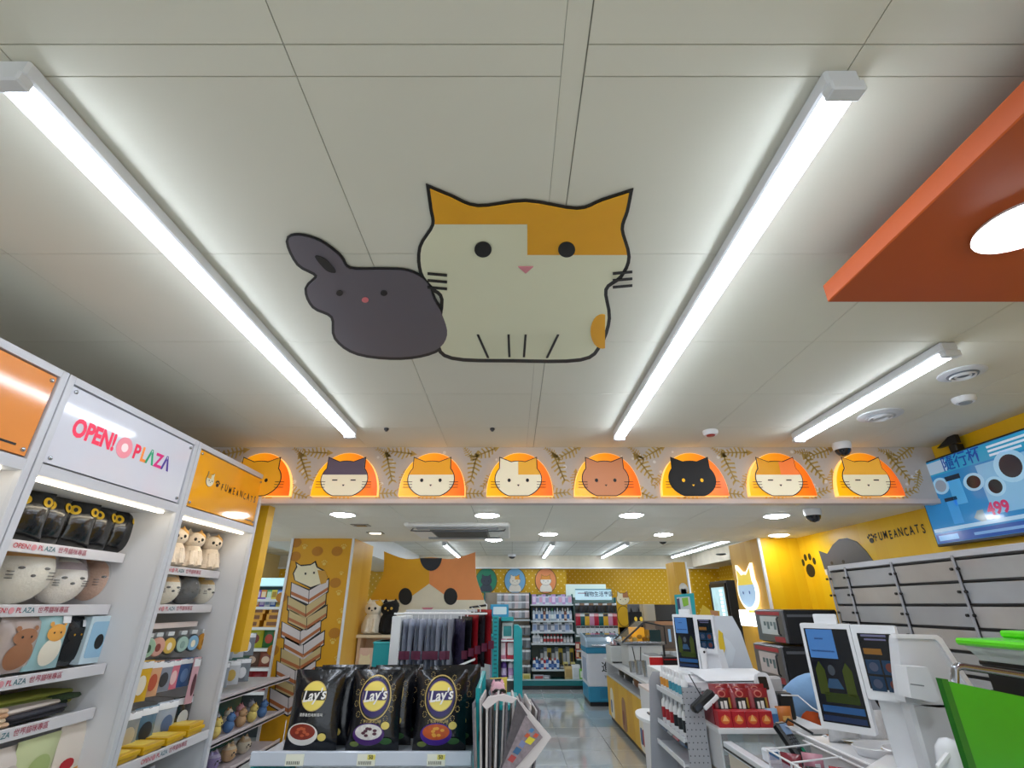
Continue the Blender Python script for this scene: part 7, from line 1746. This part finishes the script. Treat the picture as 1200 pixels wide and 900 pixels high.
# ================================================================ PERSON bending behind the counter
def skin_mesh(name, joints, edges, mat, parent, sub=2):
    me = bpy.data.meshes.new(name); me.from_pydata([j[0] for j in joints], edges, []); o = bpy.data.objects.new(name, me); COL.objects.link(o)
    md = o.modifiers.new('skin', 'SKIN'); md.use_smooth_shade = True
    for i, j in enumerate(joints): me.skin_vertices[0].data[i].radius = (j[1], j[1]) if not isinstance(j[1], tuple) else j[1]
    me.skin_vertices[0].data[0].use_root = True
    s = o.modifiers.new('sub', 'SUBSURF'); s.levels = sub; s.render_levels = sub
    dg = bpy.context.evaluated_depsgraph_get(); nm = bpy.data.meshes.new_from_object(o.evaluated_get(dg))
    bpy.data.objects.remove(o); nm.name = name; nm.materials.clear(); nm.materials.append(mat)
    for p in nm.polygons: p.use_smooth = True
    inv = root_of(parent).matrix_basis.inverted(); nm.transform(inv)
    q = bpy.data.objects.new(name, nm); COL.objects.link(q); q.parent = parent; return q
HX, HY_ = 1.84, 3.86
t = thing('person', 'person in light blue shirt and orange apron bending behind the counter', 'person', (HX, HY_, 0))
J = [((HX, HY_, .94), .12), ((HX + .05, HY_ - .05, 1.02), .12), ((HX + .16, HY_ - .14, 1.08), .13), ((HX + .28, HY_ - .22, 1.09), .115), ((HX + .38, HY_ - .27, 1.08), .055),
     ((HX - .09, HY_, .86), .09), ((HX - .11, HY_ - .03, .48), .06), ((HX - .12, HY_ + .03, .09), .04), ((HX - .12, HY_ - .12, .035), .035),
     ((HX + .09, HY_ + .04, .86), .09), ((HX + .12, HY_ + .0, .48), .06), ((HX + .13, HY_ + .06, .09), .04), ((HX + .14, HY_ - .09, .035), .035),
     ((HX + .12, HY_ - .30, 1.06), .055), ((HX + .03, HY_ - .38, .88), .04), ((HX + .14, HY_ - .5, .80), .028),
     ((HX + .38, HY_ - .08, 1.06), .055), ((HX + .38, HY_ - .14, .88), .04), ((HX + .34, HY_ - .36, .82), .028)]
E_ = [(0, 1), (1, 2), (2, 3), (3, 4), (0, 5), (5, 6), (6, 7), (7, 8), (0, 9), (9, 10), (10, 11), (11, 12), (3, 13), (13, 14), (14, 15), (3, 16), (16, 17), (17, 18)]
skinm = M('#c98f6c', .6); shirt = M('#7fa6cf', .8, bump=.2, bscale=30); jean = M('#2b3a55', .8); orn_ = M('#d9591e', .75, bump=.3, bscale=25)
bd_ = skin_mesh('body', J, E_, skinm, t)
g = 1.1
def garment(name, segs, off, mat, tmax={}):
    """clothing cut from the body surface near the given bones and pushed outward"""
    me = bd_.data; M0 = root_of(bd_).matrix_basis; keep = []
    for p in me.polygons:
        c = M0 @ p.center; best = None
        for i, (u, w) in enumerate(E_):
            A, B = Vector(J[u][0]), Vector(J[w][0]); k = max(0, min(1, (c - A).dot(B - A) / (B - A).length_squared)); d = (c - A.lerp(B, k)).length
            if best is None or d < best[0]: best = (d, i, k)
        if best[1] in segs and best[2] <= tmax.get(best[1], 1.1): keep.append(p)
    ids = sorted({v for p in keep for v in p.vertices}); mp = {v: i for i, v in enumerate(ids)}
    mb = MB(); mb.add([tuple(me.vertices[v].co + me.vertices[v].normal * off) for v in ids], [tuple(mp[v] for v in p.vertices) for p in keep])
    o = mb.build(name, mat, t, True, local=True)
    return o
garment('shirt', {0, 1, 2, 3, 12, 13, 15, 16}, .016, shirt, {3: .9, 13: .55, 16: .55})
garment('trousers', {4, 5, 6, 8, 9, 10}, .013, jean, {6: .85, 10: .85})
MB().pillow(.30, .28, .10, 8, 8, 0, frame((HX + .13, HY_ - .18, .90), (1, -.3, .05), (.05, -.1, 1))).build('apron', orn_, t, True)
for s_ in (-1, 1): MB().box(-.045, -.15, 0, .045, .1, .06, b=.02, F=Matrix.Translation((HX + s_ * .125, HY_ + .02, .0))).build('shoe', DARK, t)
hc = Vector((HX + .49, HY_ - .33, 1.06))
MB().ball(hc, .075, .09, .105, 18, 12).build('head', skinm, bd_, True)
MB().ball(hc + Vector((-.005, .012, .02)), .084, .092, .105, 18, 12).build('hair', M('#1a1614', .7), t, True)
MB().ball(hc + Vector((.01, -.09, -.02)), .012, .016, .016, 8, 6).build('nose', skinm, bd_, True)
mb = MB()
for s_ in (-1, 1): mb.ball(hc + Vector((s_ * .028, -.082, .005)), .01, .006, .006, 8, 6)
mb.build('eyes', LINE, bd_, True); MB().ball(hc + Vector((.0, -.08, -.055)), .022, .008, .006, 10, 6).build('mouth', M('#9a4a44', .5), bd_, True)
for s_ in (-1, 1): MB().ball(hc + Vector((s_ * .078, .0, -.01)), .01, .02, .028, 8, 6).build('ear', skinm, bd_, True)
for (w_, d_) in ((Vector(J[15][0]), Vector((.5, -.8, -.3))), (Vector(J[18][0]), Vector((-.2, -.95, -.3)))):
    d_.normalize(); sd_ = d_.cross(Vector((0, 0, 1))).normalized()
    js = [(tuple(w_), .026), (tuple(w_ + d_ * .07), (.036))]; es = [(0, 1)]
    for k, (off, L) in enumerate(((-.03, .065), (-.01, .078), (.01, .074), (.028, .058))):
        a = w_ + d_ * .085 + sd_ * off; i0 = len(js)
        js += [(tuple(a), .010), (tuple(a + d_ * L * .55), .0085), (tuple(a + d_ * L * .9 + Vector((0, 0, -.02))), .0075)]; es += [(1, i0), (i0, i0 + 1), (i0 + 1, i0 + 2)]
    i0 = len(js); a = w_ + d_ * .03 - sd_ * .035; js += [(tuple(a), .011), (tuple(a + d_ * .03 - sd_ * .02), .009)]; es += [(0, i0), (i0, i0 + 1)]
    skin_mesh('hand', js, es, skinm, bd_, 1)
